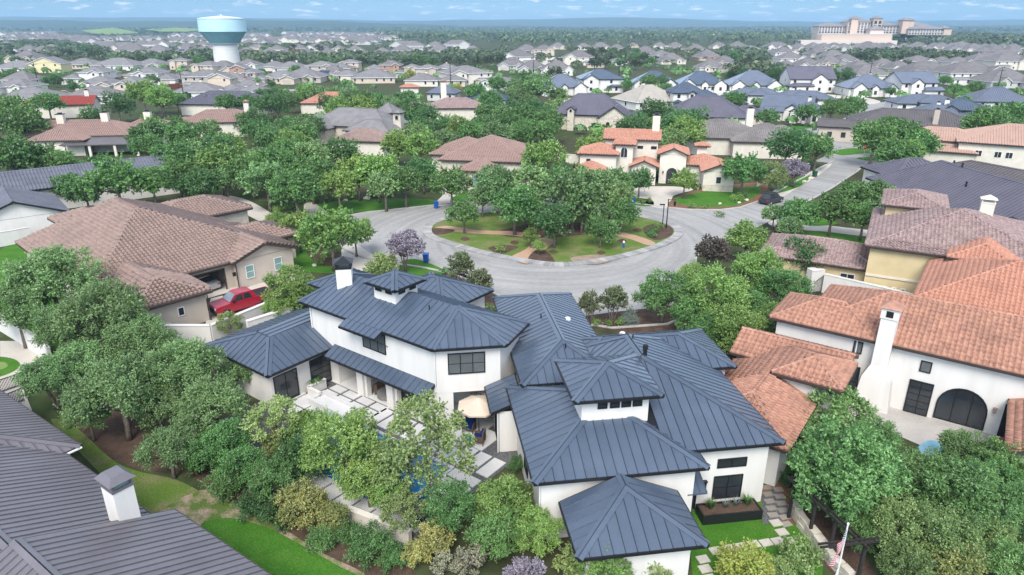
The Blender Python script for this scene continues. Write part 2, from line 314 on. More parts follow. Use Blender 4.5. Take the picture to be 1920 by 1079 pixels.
class House:
    def __init__(s, name, label, org, ang, wall='white', roof='blue_metal', cover='metal', trim='black', cat='house', group=None, pw=.5, soffit='white', indiv=300):
        s.E = thing(name, label, cat, (org[0], org[1], 0), math.radians(ang), group)
        s.org = org; s.a = math.radians(ang); s.wall, s.roofm, s.cover, s.trim, s.pw, s.soffit, s.indiv = M[wall], M[roof], cover, M[trim], pw, M[soffit], indiv
        s.blocks = []; s.wmb = MB(); s.pieces = []; s.openings = []
    def world(s, p):
        c, q = math.cos(s.a), math.sin(s.a)
        return (s.org[0] + p[0] * c - p[1] * q, s.org[1] + p[0] * q + p[1] * c, p[2])
    def loc(s, px, py, z):
        x, y, _ = at(px, py, z); dx, dy = x - s.org[0], y - s.org[1]; c, q = math.cos(s.a), math.sin(s.a)
        return (dx * c + dy * q, -dx * q + dy * c, z)
    # a hip / gable block: eave rectangle, eave height, pitch, end kinds ('h' hip, 'g' gable), ridge axis
    def block(s, u0, u1, v0, v1, z, pitch=.42, ends='hh', axis=None, wall=True, zb=-.6, inset=.5, roof=None, cover=None, wmat=None, hip=None):
        k = len(s.blocks); z += .0035 * k; inset += .005 * k
        W, D = u1 - u0, v1 - v0
        if axis is None: axis = 'u' if W >= D else 'v'
        if axis == 'u':
            hw = D / 2; zr = z + pitch * hw; vm = (v0 + v1) / 2; hl = min(hip or hw, (W / 2 if ends == 'hh' else W) - .005)
            a = u0 + (hl if ends[0] == 'h' else 0); b = u1 - (hl if ends[1] == 'h' else 0)
            A, B_ = (a, vm, zr), (b, vm, zr)
            c = [(u0, v0, z), (u1, v0, z), (u1, v1, z), (u0, v1, z)]
            F = [[c[0], c[1], B_, A], [c[2], c[3], A, B_]]
            if ends[1] == 'h': F.append([c[1], c[2], B_])
            if ends[0] == 'h': F.append([c[3], c[0], A])
            gab = ([[c[3], c[0], A]] if ends[0] == 'g' else []) + ([[c[1], c[2], B_]] if ends[1] == 'g' else [])
        else:
            hw = W / 2; zr = z + pitch * hw; um = (u0 + u1) / 2; hl = min(hip or hw, (D / 2 if ends == 'hh' else D) - .005)
            a = v0 + (hl if ends[0] == 'h' else 0); b = v1 - (hl if ends[1] == 'h' else 0)
            A, B_ = (um, a, zr), (um, b, zr)
            c = [(u0, v0, z), (u1, v0, z), (u1, v1, z), (u0, v1, z)]
            F = [[c[1], c[2], B_, A], [c[3], c[0], A, B_]]
            if ends[0] == 'h': F.append([c[0], c[1], A])
            if ends[1] == 'h': F.append([c[2], c[3], B_])
            gab = ([[c[0], c[1], A]] if ends[0] == 'g' else []) + ([[c[2], c[3], B_]] if ends[1] == 'g' else [])
        wp = None
        if wall:
            e = inset
            wp = [(u0 + e, v0 + e), (u1 - e, v0 + e), (u1 - e, v1 - e), (u0 + e, v1 - e)]
        return s.custom(F, wp, zb, z - .02, roof, cover, gab, inset, wmat)
    def custom(s, F, wallpoly=None, zb=-.6, zt=3, roof=None, cover=None, gab=(), inset=.5, wmat=None):
        s.blocks.append(dict(F=F, roof=M[roof] if roof else s.roofm, cover=cover or s.cover, wp=wallpoly, zt=zt))
        if wallpoly:
            wm = s.wmb
            if wmat: wm = MB()
            n = len(wallpoly)
            for i in range(n):
                a, b = wallpoly[i], wallpoly[(i + 1) % n]
                wm.poly([(a[0], a[1], zb), (b[0], b[1], zb), (b[0], b[1], zt), (a[0], a[1], zt)])
            for g in gab:                 # gable triangle, brought back to the wall plane
                g0, g1, ap = [Vector(q) for q in g]; d = (g1 - g0).normalized(); nrm = Vector((d.y, -d.x, 0)); off = -nrm * inset
                sl = (ap.z - g0.z) / ((g1 - g0).length / 2)
                x0 = g0 + d * inset + off; x1 = g1 - d * inset + off; dz = Vector((0, 0, sl * inset - .1))
                wm.poly([x0 - Vector((0, 0, .1)), x1 - Vector((0, 0, .1)), x1 + dz, ap + off - Vector((0, 0, .1)), x0 + dz])
            if wmat: wm.build('wall', M[wmat], s.E)
        return s.blocks[-1]
    def hz(s, u, v, skip=None):
        best = -99
        for B_ in s.blocks:
            if B_ is skip: continue
            for f in B_['F']:
                if inside([(p[0], p[1]) for p in f], u, v):
                    p0, p1, p2 = Vector(f[0]), Vector(f[1]), Vector(f[2]); n = (p1 - p0).cross(p2 - p0)
                    if abs(n.z) > 1e-6: best = max(best, p0.z - (n.x * (u - p0.x) + n.y * (v - p0.y)) / n.z)
        return best
    def roofs(s, fascia=.2):
        for B_ in s.blocks:
            F = B_['F']; mb = MB(); edges = {}
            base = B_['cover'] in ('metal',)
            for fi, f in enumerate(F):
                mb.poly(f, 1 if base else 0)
                mb.poly([(p[0], p[1], p[2] - .16) for p in f][::-1], 3)
                for i in range(len(f)):
                    a, b = f[i], f[(i + 1) % len(f)]
                    ka = tuple(round(x, 2) for x in a); kb = tuple(round(x, 2) for x in b)
                    if ka == kb: continue
                    k = (min(ka, kb), max(ka, kb)); edges.setdefault(k, []).append((fi, a, b))
            cap = MB(); caps = []
            for k, lst in edges.items():
                fi, a, b = lst[0]; va, vb = Vector(a), Vector(b)
                if len(lst) == 1:
                    d = (vb - va).normalized(); nrm = Vector((d.y, -d.x, 0)).normalized() * .07
                    mb.poly([va - Vector((0, 0, fascia)), vb - Vector((0, 0, fascia)), vb + Vector((0, 0, .03)), va + Vector((0, 0, .03))], 2)
                    if abs(a[2] - b[2]) < .02 and fascia > .1:   # gutter
                        mb.poly([va + nrm - Vector((0, 0, .15)), vb + nrm - Vector((0, 0, .15)), vb + nrm + Vector((0, 0, .0)), va + nrm + Vector((0, 0, .0))], 2)
                        mb.poly([va + nrm, vb + nrm, vb, va], 2)
                else:
                    mid = (va + vb) / 2
                    if s.hz(mid.x, mid.y, B_) > mid.z + .6: continue
                    n0, n1 = (s.fn(F[q[0]]) for q in lst[:2])
                    if B_['cover'] == 'tile':
                        L_ = (vb - va).length; m_ = max(1, int(L_ / .42)); d = (vb - va) / m_
                        up = va.z < vb.z
                        for i in range(m_):
                            p, q = va + d * i, va + d * (i + 1.1)
                            if not up: p, q = va + d * (i + 1), va + d * (i - .1)
                            cap.tube([p + Vector((0, 0, .06)), q + Vector((0, 0, .04))], [.15, .12], 6)
                    else:
                        cap_ = cap; cap = MB() if base else cap; d = (vb - va).normalized(); wdt = .24 if B_['cover'] != 'plain' else .14
                        for n_ in (n0, n1):
                            t = n_.cross(d).normalized()
                            if t.z > 0: t = -t
                            up = n_ * .075
                            cap.poly([va + up + Vector((0, 0, .02)), vb + up + Vector((0, 0, .02)), vb + up + t * wdt, va + up + t * wdt])
                            cap.poly([va + up + t * wdt, vb + up + t * wdt, vb + t * wdt, va + t * wdt])
                        if base: caps.append(cap); cap = cap_
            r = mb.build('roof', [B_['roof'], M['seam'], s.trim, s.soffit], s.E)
            if cap.f: tag(cap.build('ridge_cap', [B_['roof']], r), kind='stuff')
            for q in caps: q.build('ridge_cap', [B_['roof']], r)
            if B_['cover'] == 'metal': s.panels(B_, r)
            elif B_['cover'] == 'rib': s.panels(B_, r, True)
            elif B_['cover'] == 'tile': s.tiles(B_, r)
            elif B_['cover'] == 'course': s.courses(B_, r)
        s.flush()
    @staticmethod
    def fn(f):
        n = (Vector(f[1]) - Vector(f[0])).cross(Vector(f[2]) - Vector(f[0])).normalized()
        return n if n.z > 0 else -n
    def frame(s, f):
        n = s.fn(f); sl = Vector((-n.x * n.z, -n.y * n.z, 1 - n.z * n.z))
        if sl.length < 1e-4: sl = Vector((0, 1, 0))
        sl.normalize(); e = sl.cross(n).normalized(); o = Vector(f[0])
        return o, e, sl, n, [((Vector(p) - o).dot(e), (Vector(p) - o).dot(sl)) for p in f]
    def panels(s, B_, roof, ribs=False):
        merged = MB()
        for f in B_['F']:
            o, e, sl, n, P = s.frame(f)
            a0, a1 = min(p[0] for p in P), max(p[0] for p in P)
            k = max(1, round((a1 - a0) / s.pw)); st = (a1 - a0) / k
            for i in range(k):
                x0, x1 = a0 + i * st, a0 + (i + 1) * st
                q = clip_strip(P, x0 + .026, x1 - .026)
                if len(q) < 3: continue
                W3 = lambda p, h: o + e * p[0] + sl * p[1] + n * h
                pts = [W3(p, 0) for p in q]
                if all(p.z + .05 < s.hz(p.x, p.y, B_) < p.z + 1.3 for p in pts): continue
                m = MB()
                ys = sorted(p[1] for p in q if abs(p[0] - x0) < .03)
                if ribs:
                    if len(ys) >= 2 and ys[-1] - ys[0] > .15:
                        merged.box(x0 - .04, x0 + .04, ys[0], ys[-1], -.01, .1, 0, Matrix(((e.x, sl.x, n.x, o.x), (e.y, sl.y, n.y, o.y), (e.z, sl.z, n.z, o.z), (0, 0, 0, 1))))
                    continue
                top = [W3(p, .022) for p in q]; m.poly(top)
                for j in range(len(q)): m.poly([pts[j], pts[(j + 1) % len(q)], top[(j + 1) % len(q)], top[j]])
                if len(ys) >= 2 and ys[-1] - ys[0] > .1 and i > 0:
                    A = [W3((x0 - .005, ys[0]), .0), W3((x0 + .034, ys[0]), .0), W3((x0 + .034, ys[0]), .07), W3((x0 - .005, ys[0]), .07)]
                    C = [W3((x0 - .005, ys[-1]), .0), W3((x0 + .034, ys[-1]), .0), W3((x0 + .034, ys[-1]), .07), W3((x0 - .005, ys[-1]), .07)]
                    for j in range(4): m.poly([A[j], A[(j + 1) % 4], C[(j + 1) % 4], C[j]], 0)
                    m.poly(A)
                c = sum(pts, Vector()) / len(pts)
                s.pieces.append((s.rank(c), 'roof_panel', roof, m, None))
        if merged.f: tag(merged.build('roof_seam', [B_['roof']], roof), kind='stuff')
    def rank(s, c):
        p = s.world(c); d = math.dist(p, (0, 0, CAMH)); x, y = proj(p)
        return d if (-30 < x < 1950 and 0 < y < 1110) else d + 1e4
    def tiles(s, B_, roof):
        wd, ln = (.335, .42) if s.pw == .5 else (.39, .46); ks = wd / .335
        for f in B_['F']:
            o, e, sl, n, P = s.frame(f)
            a0, a1 = min(p[0] for p in P), max(p[0] for p in P); b0, b1 = min(p[1] for p in P), max(p[1] for p in P)
            for i in range(int((a1 - a0) / wd) + 1):
                for j in range(int((b1 - b0) / ln) + 1):
                    a, b = a0 + (i + .5) * wd, b0 + j * ln
                    if not inside(P, a, b + ln * .5): continue
                    c = o + e * a + sl * (b + ln * .5)
                    if len(s.blocks) > 1 and c.z + .05 < s.hz(c.x, c.y, B_) < c.z + 2.5: continue
                    g = RNG.uniform(-.008, .008); p = o + e * (a + g) + sl * (b + g) + n * RNG.uniform(0, .012)
                    s.pieces.append((s.rank(c), 'roof_tile', roof, None, Matrix(((e.x, sl.x, n.x, p.x), (e.y, sl.y, n.y, p.y), (e.z, sl.z, n.z, p.z), (0, 0, 0, 1))) @ Matrix.Diagonal((ks, ks, ks * (1.15 if s.pw == .5 else 1.75), 1))))
    def courses(s, B_, roof):           # far tile roofs: one rounded rib for each column of tiles, joined
        mb = MB(); wd = .45
        for f in B_['F']:
            o, e, sl, n, P = s.frame(f); a0, a1 = min(p[0] for p in P), max(p[0] for p in P)
            for i in range(int((a1 - a0) / wd)):
                x = a0 + (i + .5) * wd; q = clip_strip(P, x - .02, x + .02)
                if len(q) < 3: continue
                y0, y1 = min(p[1] for p in q), max(p[1] for p in q)
                k = max(1, int((y1 - y0) / 1.3)); 
                for j in range(k):
                    c0, c1 = y0 + (y1 - y0) * j / k, y0 + (y1 - y0) * (j + 1) / k
                    r = [[o + e * (x + dx) + sl * yy + n * h for dx, h in ((-.15, 0), (-.07, .1 + dh), (.07, .1 + dh), (.15, 0))] for yy, dh in ((c0, .03), (c1, 0))]
                    for t in range(3): mb.poly([r[0][t], r[0][t + 1], r[1][t + 1], r[1][t]])
        if mb.f: tag(mb.build('roof_tile', [B_['roof']], roof), kind='stuff')
    def flush(s):
        s.pieces.sort(key=lambda q: q[0]); rest = {}
        for i, (r, nm, roof, m, mtx) in enumerate(s.pieces):
            if i < s.indiv and r < 1e4:
                if m is not None: m.build(nm, [roof.data.materials[0]], roof)
                else:
                    t = link(nm, tile_for(roof.data.materials[0]), roof); t.matrix_local = mtx
            else: rest.setdefault((roof.name, nm), []).append((m, mtx))
        for (rn, nm), lst in rest.items():
            roof = bpy.data.objects[rn]; mt = roof.data.materials[0]
            if lst[0][0] is not None:
                b = MB()
                for m, _ in lst:
                    k = len(b.v); b.v += m.v; b.f += [tuple(k + i for i in f) for f in m.f]; b.m += m.m
                o = b.build(nm, [mt], roof)
            else:
                t = tile_for(mt); nv = len(t.vertices); co = np.empty(nv * 3, 'f'); t.vertices.foreach_get('co', co); co = np.c_[co.reshape(-1, 3), np.ones(nv)]
                fc = np.array([tuple(p.vertices) for p in t.polygons]); MM = np.array([np.array(q) for _, q in lst])
                V = np.einsum('kij,nj->kni', MM, co)[..., :3].reshape(-1, 3); Fc = (fc[None] + (np.arange(len(lst)) * nv)[:, None, None]).reshape(-1, 4)
                o = link(nm, fast_mesh(nm, V, Fc, [mt]), roof)
            tag(o, kind='stuff')
        s.pieces = []
    # openings. side: 'f' (-v), 'b' (+v), 'l' (-u), 'r' (+u) or an angle of the outward normal in degrees; (u,v) on the wall plane
    def opening(s, name, side, u, v, z, wd, h, nx=1, ny=1, fr='frame_b', gl='glass', fw=.07, pane='pane', arch=False, dep=.06, slats=0):
        ang = {'f': -90, 'b': 90, 'l': 180, 'r': 0}.get(side, side); a = math.radians(ang)
        n = Vector((math.cos(a), math.sin(a), 0)); t = Vector((-n.y, n.x, 0))
        MT = Matrix(((t.x, n.x, 0, u), (t.y, n.y, 0, v), (0, 0, 1, z), (0, 0, 0, 1)))
        f = MB(); g = MB()
        if arch:
            def ring(k, ins): return [(-(wd / 2 - ins) * math.cos(math.pi * i / k), (h - wd / 2) + (wd / 2 - ins) * math.sin(math.pi * i / k)) for i in range(k + 1)]
            o_ = [(-wd / 2, 0)] + ring(12, 0) + [(wd / 2, 0)]; i_ = [(-(wd / 2 - fw), fw)] + ring(12, fw) + [(wd / 2 - fw, fw)]
            for q in range(len(o_)):
                r = (q + 1) % len(o_)
                f.poly([MT @ Vector((o_[q][0], dep, o_[q][1])), MT @ Vector((o_[r][0], dep, o_[r][1])), MT @ Vector((i_[r][0], dep, i_[r][1])), MT @ Vector((i_[q][0], dep, i_[q][1]))])
                f.poly([MT @ Vector((o_[q][0], -.01, o_[q][1])), MT @ Vector((o_[r][0], -.01, o_[r][1])), MT @ Vector((o_[r][0], dep, o_[r][1])), MT @ Vector((o_[q][0], dep, o_[q][1]))])
            g.poly([MT @ Vector((x, dep * .4, y)) for x, y in i_])
        else:
            f.box(-wd / 2, wd / 2, -.01, dep, 0, fw, 0, MT); f.box(-wd / 2, wd / 2, -.01, dep, h - fw, h, 0, MT)
            f.box(-wd / 2, -wd / 2 + fw, -.01, dep, fw, h - fw, 0, MT); f.box(wd / 2 - fw, wd / 2, -.01, dep, fw, h - fw, 0, MT)
        for i in range(1, nx): x = -wd / 2 + wd * i / nx; f.box(x - fw * .35, x + fw * .35, 0, dep * .9, fw, h - fw - (.0 if not arch else wd * .12 * abs(i - nx / 2)), 0, MT)
        for i in range(1, ny): y = h * i / ny; f.box(-wd / 2 + fw, wd / 2 - fw, 0, dep * .8, y - fw * .3, y + fw * .3, 0, MT)
        o = f.build(name, M[fr], s.E)
        if not arch:
            big = wd / nx > .5
            xs = nx if big else 1
            for i in range(xs):
                x0, x1 = -wd / 2 + wd * i / xs, -wd / 2 + wd * (i + 1) / xs
                gg = MB(); gg.box(x0 + fw * .4, x1 - fw * .4, 0, dep * .45, fw * .5, h - fw * .5, 0, MT); 
                for q in range(slats): zz = fw + (h - 2 * fw) * (q + .5) / slats; gg.box(x0 + fw * .5, x1 - fw * .5, dep * .45, dep * .7, zz - .028, zz + .028, 0, MT)
                gg.build(pane, M[gl], o)
        else: g.build(pane, M[gl], o)
        return o
    def part(s, name, mb, m, smooth=False): return mb.build(name, [M[q] for q in m] if isinstance(m, (list, tuple)) else M[m], s.E, smooth=smooth)
    def finish(s, fascia=.2):
        if s.wmb.f: s.wmb.build('wall', s.wall, s.E)
        s.roofs(fascia); return s
    def chimney(s, u, v, z0, z1, wd=1.0, d=1.0, wall=None, cap='flat', capm='black'):
        b = MB(); b.box(u - wd / 2, u + wd / 2, v - d / 2, v + d / 2, z0, z1, 0); c = b.build('chimney', wall and M[wall] or s.wall, s.E)
        k = MB(); h = .08
        if cap == 'flat':
            k.box(u - wd / 2 - h, u + wd / 2 + h, v - d / 2 - h, v + d / 2 + h, z1, z1 + .12)
            k.box(u - wd / 4, u + wd / 4, v - d / 4, v + d / 4, z1 + .12, z1 + .35)
        else:
            k.box(u - wd / 2 - h * .4, u + wd / 2 + h * .4, v - d / 2 - h * .4, v + d / 2 + h * .4, z1, z1 + .14)
            for a in (-1, 1):
                for e in (-1, 1): k.box(u + a * (wd / 2 - .06) - .05, u + a * (wd / 2 - .06) + .05, v + e * (d / 2 - .06) - .05, v + e * (d / 2 - .06) + .05, z1 + .14, z1 + .45)
            x0, x1, y0, y1, zz = u - wd / 2 - .15, u + wd / 2 + .15, v - d / 2 - .15, v + d / 2 + .15, z1 + .45
            r = [(x0, y0, zz), (x1, y0, zz), (x1, y1, zz), (x0, y1, zz)]
            hh = .42 if cap == 'hip' else .3; q = .36 if cap == 'lantern' else .02
            t = [(u - wd * q, v - d * q, zz + hh), (u + wd * q, v - d * q, zz + hh), (u + wd * q, v + d * q, zz + hh), (u - wd * q, v + d * q, zz + hh)]
            k.poly(r[::-1]); k.poly(t)
            for i in range(4): k.poly([r[i], r[(i + 1) % 4], t[(i + 1) % 4], t[i]])
        k.build('chimney_cap', M[capm], c)
        return c
def fast_mesh(name, V, Fq, mats, tint=None):
    me = bpy.data.meshes.new(name); nf, k = Fq.shape
    me.vertices.add(len(V)); me.vertices.foreach_set('co', np.ascontiguousarray(V, 'f').ravel())
    me.loops.add(nf * k); me.loops.foreach_set('vertex_index', np.ascontiguousarray(Fq, 'i').ravel())
    me.polygons.add(nf); me.polygons.foreach_set('loop_start', np.arange(0, nf * k, k, dtype='i')); me.polygons.foreach_set('loop_total', np.full(nf, k, 'i'))
    if tint is not None:
        at_ = me.attributes.new('tint', 'FLOAT', 'POINT'); at_.data.foreach_set('value', np.ascontiguousarray(tint, 'f'))
    for q in mats: me.materials.append(q)
    me.update(calc_edges=True); return me
# ------------------------------------------------------------------ the blue-roofed white house in front
H = House('white_house', 'large white stucco foreground house with blue-charcoal standing seam metal roofs and pool court', at(1000, 907, 3.6)[:2], 8.3, 'white', 'blue_metal', 'metal', 'black', pw=.56)
MH = H
LA = math.radians(-45.3); _c, _s = math.cos(LA), math.sin(LA)
_o = H.loc(820, 651, 6.3)
def LT(p):
    q = (_o[0] + p[0] * _c - p[1] * _s, _o[1] + p[0] * _s + p[1] * _c)
    return q + tuple(p[2:3])
def LF(F): return [[LT(p) for p in f] for f in F]
H.block(-.1, 9.35, -.65, 9.5, 4.1, axis='v')                               # front block
T_ = H.block(2.55, 7.55, 2.0, 7.0, 7.1, .38, zb=3.5, inset=.58)              # tower
H.custom([[(4.6, .6, 4.35), (14.3, .6, 4.35), (8, 6.95, 7.0)], [(14.3, .6, 4.35), (14.3, 13.6, 4.35), (8, 10, 7.0), (8, 6.95, 7.0)], [(14.3, 13.6, 4.35), (4.6, 13.6, 4.35), (8, 10, 7.0)],
          [(4.6, 13.6, 4.35), (4.6, .6, 4.35), (8, 6.95, 7.0), (8, 10, 7.0)]], [(5, 1.12), (13.72, 1.12), (13.72, 13), (5, 13)], -1.1, 4.3)
H.block(4.0, 15.45, 9.1, 15.2, 4.6, axis='u')
H.block(.72, 7.3, 8.4, 23.6, 4.72, axis='v')
H.block(1.25, 7.6, -4.9, -.78, 2.9, ends='hg', axis='v', zb=-1.1, inset=.55)
H.custom([[(.7, 8.0, 3.9), (.7, 11.5, 3.9), (-1.3, 11.5, 3.1), (-1.3, 8.0, 3.1)]], [(-.75, 8.2), (.8, 8.2), (.8, 11.4), (-.75, 11.4)], -.5, 3.05)
E_ = [(-14, -.5, 6.3), (0, -.5, 6.3), (3.45, 2.98, 6.3), (2.5, 6.9, 6.3), (-14, 6.9, 6.3)]; R0, R1 = (-12.2, 3.2, 7.85), (-1.0, 3.2, 7.85)
H.custom(LF([[E_[0], E_[1], R1, R0], [E_[1], E_[2], R1], [E_[2], E_[3], R1], [E_[3], E_[4], R0, R1], [E_[4], E_[0], R0]]), [LT(p) for p in [(-13.4, 0), (-.2, 0), (2.85, 3.05), (2.0, 6.3), (-13.4, 6.3)]], 2.75, 6.28)
H.custom(LF([[(-8.4, -1.25, 5.99), (-4.7, -1.25, 5.99), (-4.7, -.47, 6.325), (-8.4, -.47, 6.325)]]))
H.custom(LF([[(-10.7, -1.1, 2.85), (-.35, -1.1, 2.85), (-.35, -.02, 3.4), (-10.7, -.02, 3.4)]]))
Q = [(-19.2, -5.8, 3.1), (-10.9, -5.8, 3.1), (-10.9, 2.9, 3.1), (-19.2, 2.9, 3.1)]; q = [(-15.4, -3.4, 4.4), (-13.8, -3.4, 4.4), (-13.8, 2.9, 4.4), (-15.4, 2.9, 4.4)]
H.custom(LF([[Q[0], Q[1], q[1], q[0]], [Q[1], Q[2], q[2], q[1]], [Q[3], Q[0], q[0], q[3]], [(-15.4, -3.4, 4.41), (-13.8, -3.4, 4.41), (-13.8, 2.9, 4.5), (-15.4, 2.9, 4.5)]]), [LT(p) for p in [(-18.7, -5.2), (-11.6, -5.2), (-11.6, 2.8), (-18.7, 2.8)]], -.5, 3.05)
def Lblock(u0, u1, v0, v1, z, pitch=.42, zb=-.5, inset=.55):
    hw = min(u1 - u0, v1 - v0) / 2; zr = z + pitch * hw
    c = [(u0, v0, z), (u1, v0, z), (u1, v1, z), (u0, v1, z)]
    if u1 - u0 >= v1 - v0: a, b = (u0 + hw - .004, (v0 + v1) / 2, zr), (u1 - hw + .004, (v0 + v1) / 2, zr); F = [[c[0], c[1], b, a], [c[2], c[3], a, b], [c[1], c[2], b], [c[3], c[0], a]]
    else: a, b = ((u0 + u1) / 2, v0 + hw - .004, zr), ((u0 + u1) / 2, v1 - hw + .004, zr); F = [[c[1], c[2], b, a], [c[3], c[0], a, b], [c[0], c[1], a], [c[2], c[3], b]]
    H.custom(LF(F), [LT(p) for p in [(u0 + inset, v0 + inset), (u1 - inset, v0 + inset), (u1 - inset, v1 - inset), (u0 + inset, v1 - inset)]], zb, z - .02)
Lblock(-8.4, -5.2, 1.36, 4.55, 8.6, zb=6.5, inset=.48)
Lblock(-12.5, -5.3, 6.2, 12.6, 5.2)
Lblock(-19.8, -13.5, 4.6, 9.6, 4.9)
H.finish()
# lower storey under the long wing: piers, back wall, solid left end
b = MB()
b.prism([LT(p) for p in [(-13.39, .02), (-10.6, .02), (-10.6, 6.25), (-13.39, 6.25)]], -.4, 2.76)
b.prism([LT(p) for p in [(-10.59, 3.3), (1.9, 3.3), (1.9, 6.2), (-10.59, 6.2)]], -.4, 2.755)
b.prism([LT(p) for p in [(-1.0, .03), (-.21, .03), (.55, .78), (-1.0, .95)]], -.4, 2.757)
b.build('wall', M['white'], H.E)
for u in (-7.9, -4.7): b = MB(); b.prism([LT(p) for p in [(u - .32, -.25), (u + .32, -.25), (u + .32, .35), (u - .32, .35)]], 0, 2.74); b.prism([LT(p) for p in [(u + .38, -.1), (u + .62, -.1), (u + .62, .3), (u + .38, .3)]], 0, 2.74); b.build('column', M['white'], H.E)
b = MB(); b.prism([LT(p) for p in [(-10.5, .05), (2.6, 3.0), (1.9, 3.25), (-10.5, 3.25)]], 2.7, 2.745); b.build('ceiling', M['white'], H.E)
b = MB(); b.prism([LT(p) for p in [(-9.2, 2.6), (-7.6, 2.6), (-7.6, 3.28), (-9.2, 3.28)]], 0, 2.7); b.build('fireplace', M['stone'], H.E)
b = MB(); b.prism([LT(p) for p in [(-6.2, 3.2), (-2.5, 3.2), (-2.5, 3.29), (-6.2, 3.29)]], .1, 2.4); b.build('glass_door', M['glass'], H.E)
# patterned breeze block screen under the right hand end
b = MB()
for i in range(9):
    for j in range(5):
        x, z = .2 + i * .22, 1.5 + j * .2
        for (x0, x1, z0, z1) in ((x, x + .22, z, z + .05), (x, x + .05, z + .05, z + .2)): b.prism([LT(p) for p in [(x0, 2.9), (x1, 2.9), (x1, 3.0), (x0, 3.0)]], z0, z1)
b.build('breeze_screen', M['slab'], H.E)
LANG = -90 - 45.3
def Lop(name, u, v, z, wd, h, a=-90, **k): x, y = LT((u, v)); return H.opening(name, a - 45.3, x, y, z, wd, h, **k)
Lop('window', -6.2, -.005, 4.2, 2.4, 1.55, nx=3, ny=2, gl='blind', slats=13)
t = 2.05; Lop('window', -.2 + .707 * t, .705 * t - .01, 4.15, 2.5, 1.55, a=-45, nx=3, ny=2, gl='blind', slats=13)
for u in (-7.35, -6.3): Lop('window', u, 1.765, 8.0, .6, .36, nx=1)
for v in (2.4, 3.5): Lop('window', -5.605, v, 8.0, .6, .36, a=0)
Lop('glass_door', -11.59, -4.0, .1, 2.0, 2.3, a=0, nx=2)
Lop('door', -11.59, -.9, .05, 1.9, 2.4, a=0, nx=1, ny=5, fr='black', gl='glass')
Lop('glass_door', 1.0, 3.29, .1, 1.6, 2.2, nx=2)
for u in (4.05, 4.75, 5.4, 6.05): H.opening('window', 'f', u + .25, 2.585, 6.2, .55, .38)
for v in (3.4, 4.2, 5.0): H.opening('window', 'l', 3.13, v, 6.2, .55, .38)
H.opening('window', 'f', 11.6, 1.11, 2.65, 1.75, .6, nx=2, gl='glass')
H.opening('window', 'f', 11.5, 1.11, .55, 1.75, 1.55, nx=2, ny=2, gl='glass')
H.opening('door', 'f', 9.25, 1.11, -.5, .85, 2.1, gl='glass')
H.opening('window', 'l', -.2 + .6, 4.5, 1, 1.2, 1.4)
for v in (8.8, 9.4, 10.0): H.opening('window', 'l', -.755, v, .3, .5, 2.2)
# awning over the side door, with its metal strips
b = MB(); aw = [(8.55, -.15, 2.05), (9.7, -.15, 2.05), (9.7, 1.1, 2.55), (8.55, 1.1, 2.55)]
b.poly(aw); b.poly([(x, y, z - .1) for x, y, z in aw][::-1])
for i in range(4): p, r = aw[i], aw[(i + 1) % 4]; b.poly([(p[0], p[1], p[2] - .1), (r[0], r[1], r[2] - .1), r, p])
for i in range(4): b.bar((8.57 + i * .37, -.15, 2.07), (8.57 + i * .37, 1.09, 2.57), .03, .05)
b.build('awning', M['blue_metal'], H.E)
b = MB(); b.box(9.95, 10.15, .93, 1.11, 1.45, 1.85); b.box(9.9, 10.2, .9, 1.11, 1.85, 1.92); b.build('wall_lantern', M['black'], H.E)
for a in (-8.3, -4.8): b = MB(); b.bar(LT((a, -1.0, 5.95)), LT((a, -.02, 4.9)), .05, .05); b.build('bracket', M['brownmetal'], H.E)
x, y = LT((-11.7, 2.3)); H.chimney(x, y, 6.2, 8.75, 1.15, 1.15, cap='hip')
for (px, py, z) in ((805, 583, 7.4), (1014, 608, 5.4), (1060, 657, 5.7), (1172, 642, 6.0), (1185, 655, 6.2)):
    u, v, _ = H.loc(px, py, z); zz = H.hz(u, v); b = MB(); b.tube([(u, v, zz - .1), (u, v, zz + .38)], .045, 6); b.build('vent_pipe', M['black'], H.E)
u, v, _ = H.loc(1209, 668, 6.9); zz = H.hz(u, v); b = MB(); b.lathe([(0, -.2), (.13, -.2), (.13, .5), (.17, .5), (.17, .75), (0, .8)], 10, (u, v, zz)); b.build('flue', M['black'], H.E)
for (px, py) in ((1064, 604), (1168, 612)):
    u, v, _ = H.loc(px, py, 5.3); zz = H.hz(u, v); b = MB(); b.lathe([(.24, -.1), (.24, .06), (.17, .16), (0, .2)], 12, (u, v, zz)); b.build('skylight_dome', M['frame_w'], H.E, smooth=True)
for (px, py, z0, z1) in ((1003, 918, -.6, 3.9), (1328, 870, -.6, 3.9)): pass
def downpipe(pts): b = MB(); b.tube(pts, .05, 6); b.build('downpipe', M['frame_w'], H.E)
downpipe([LT((-.23, -.09, 6.1)), LT((-.23, -.07, 3.4))]); downpipe([LT((-13.2, -.09, 6.1)), LT((-13.2, -.07, 4.0))])
downpipe([(-.86, 8.1, 3.0), (-.86, 8.1, .1)]); downpipe([(.35, -.05, 3.9), (.35, -.05, 0)])

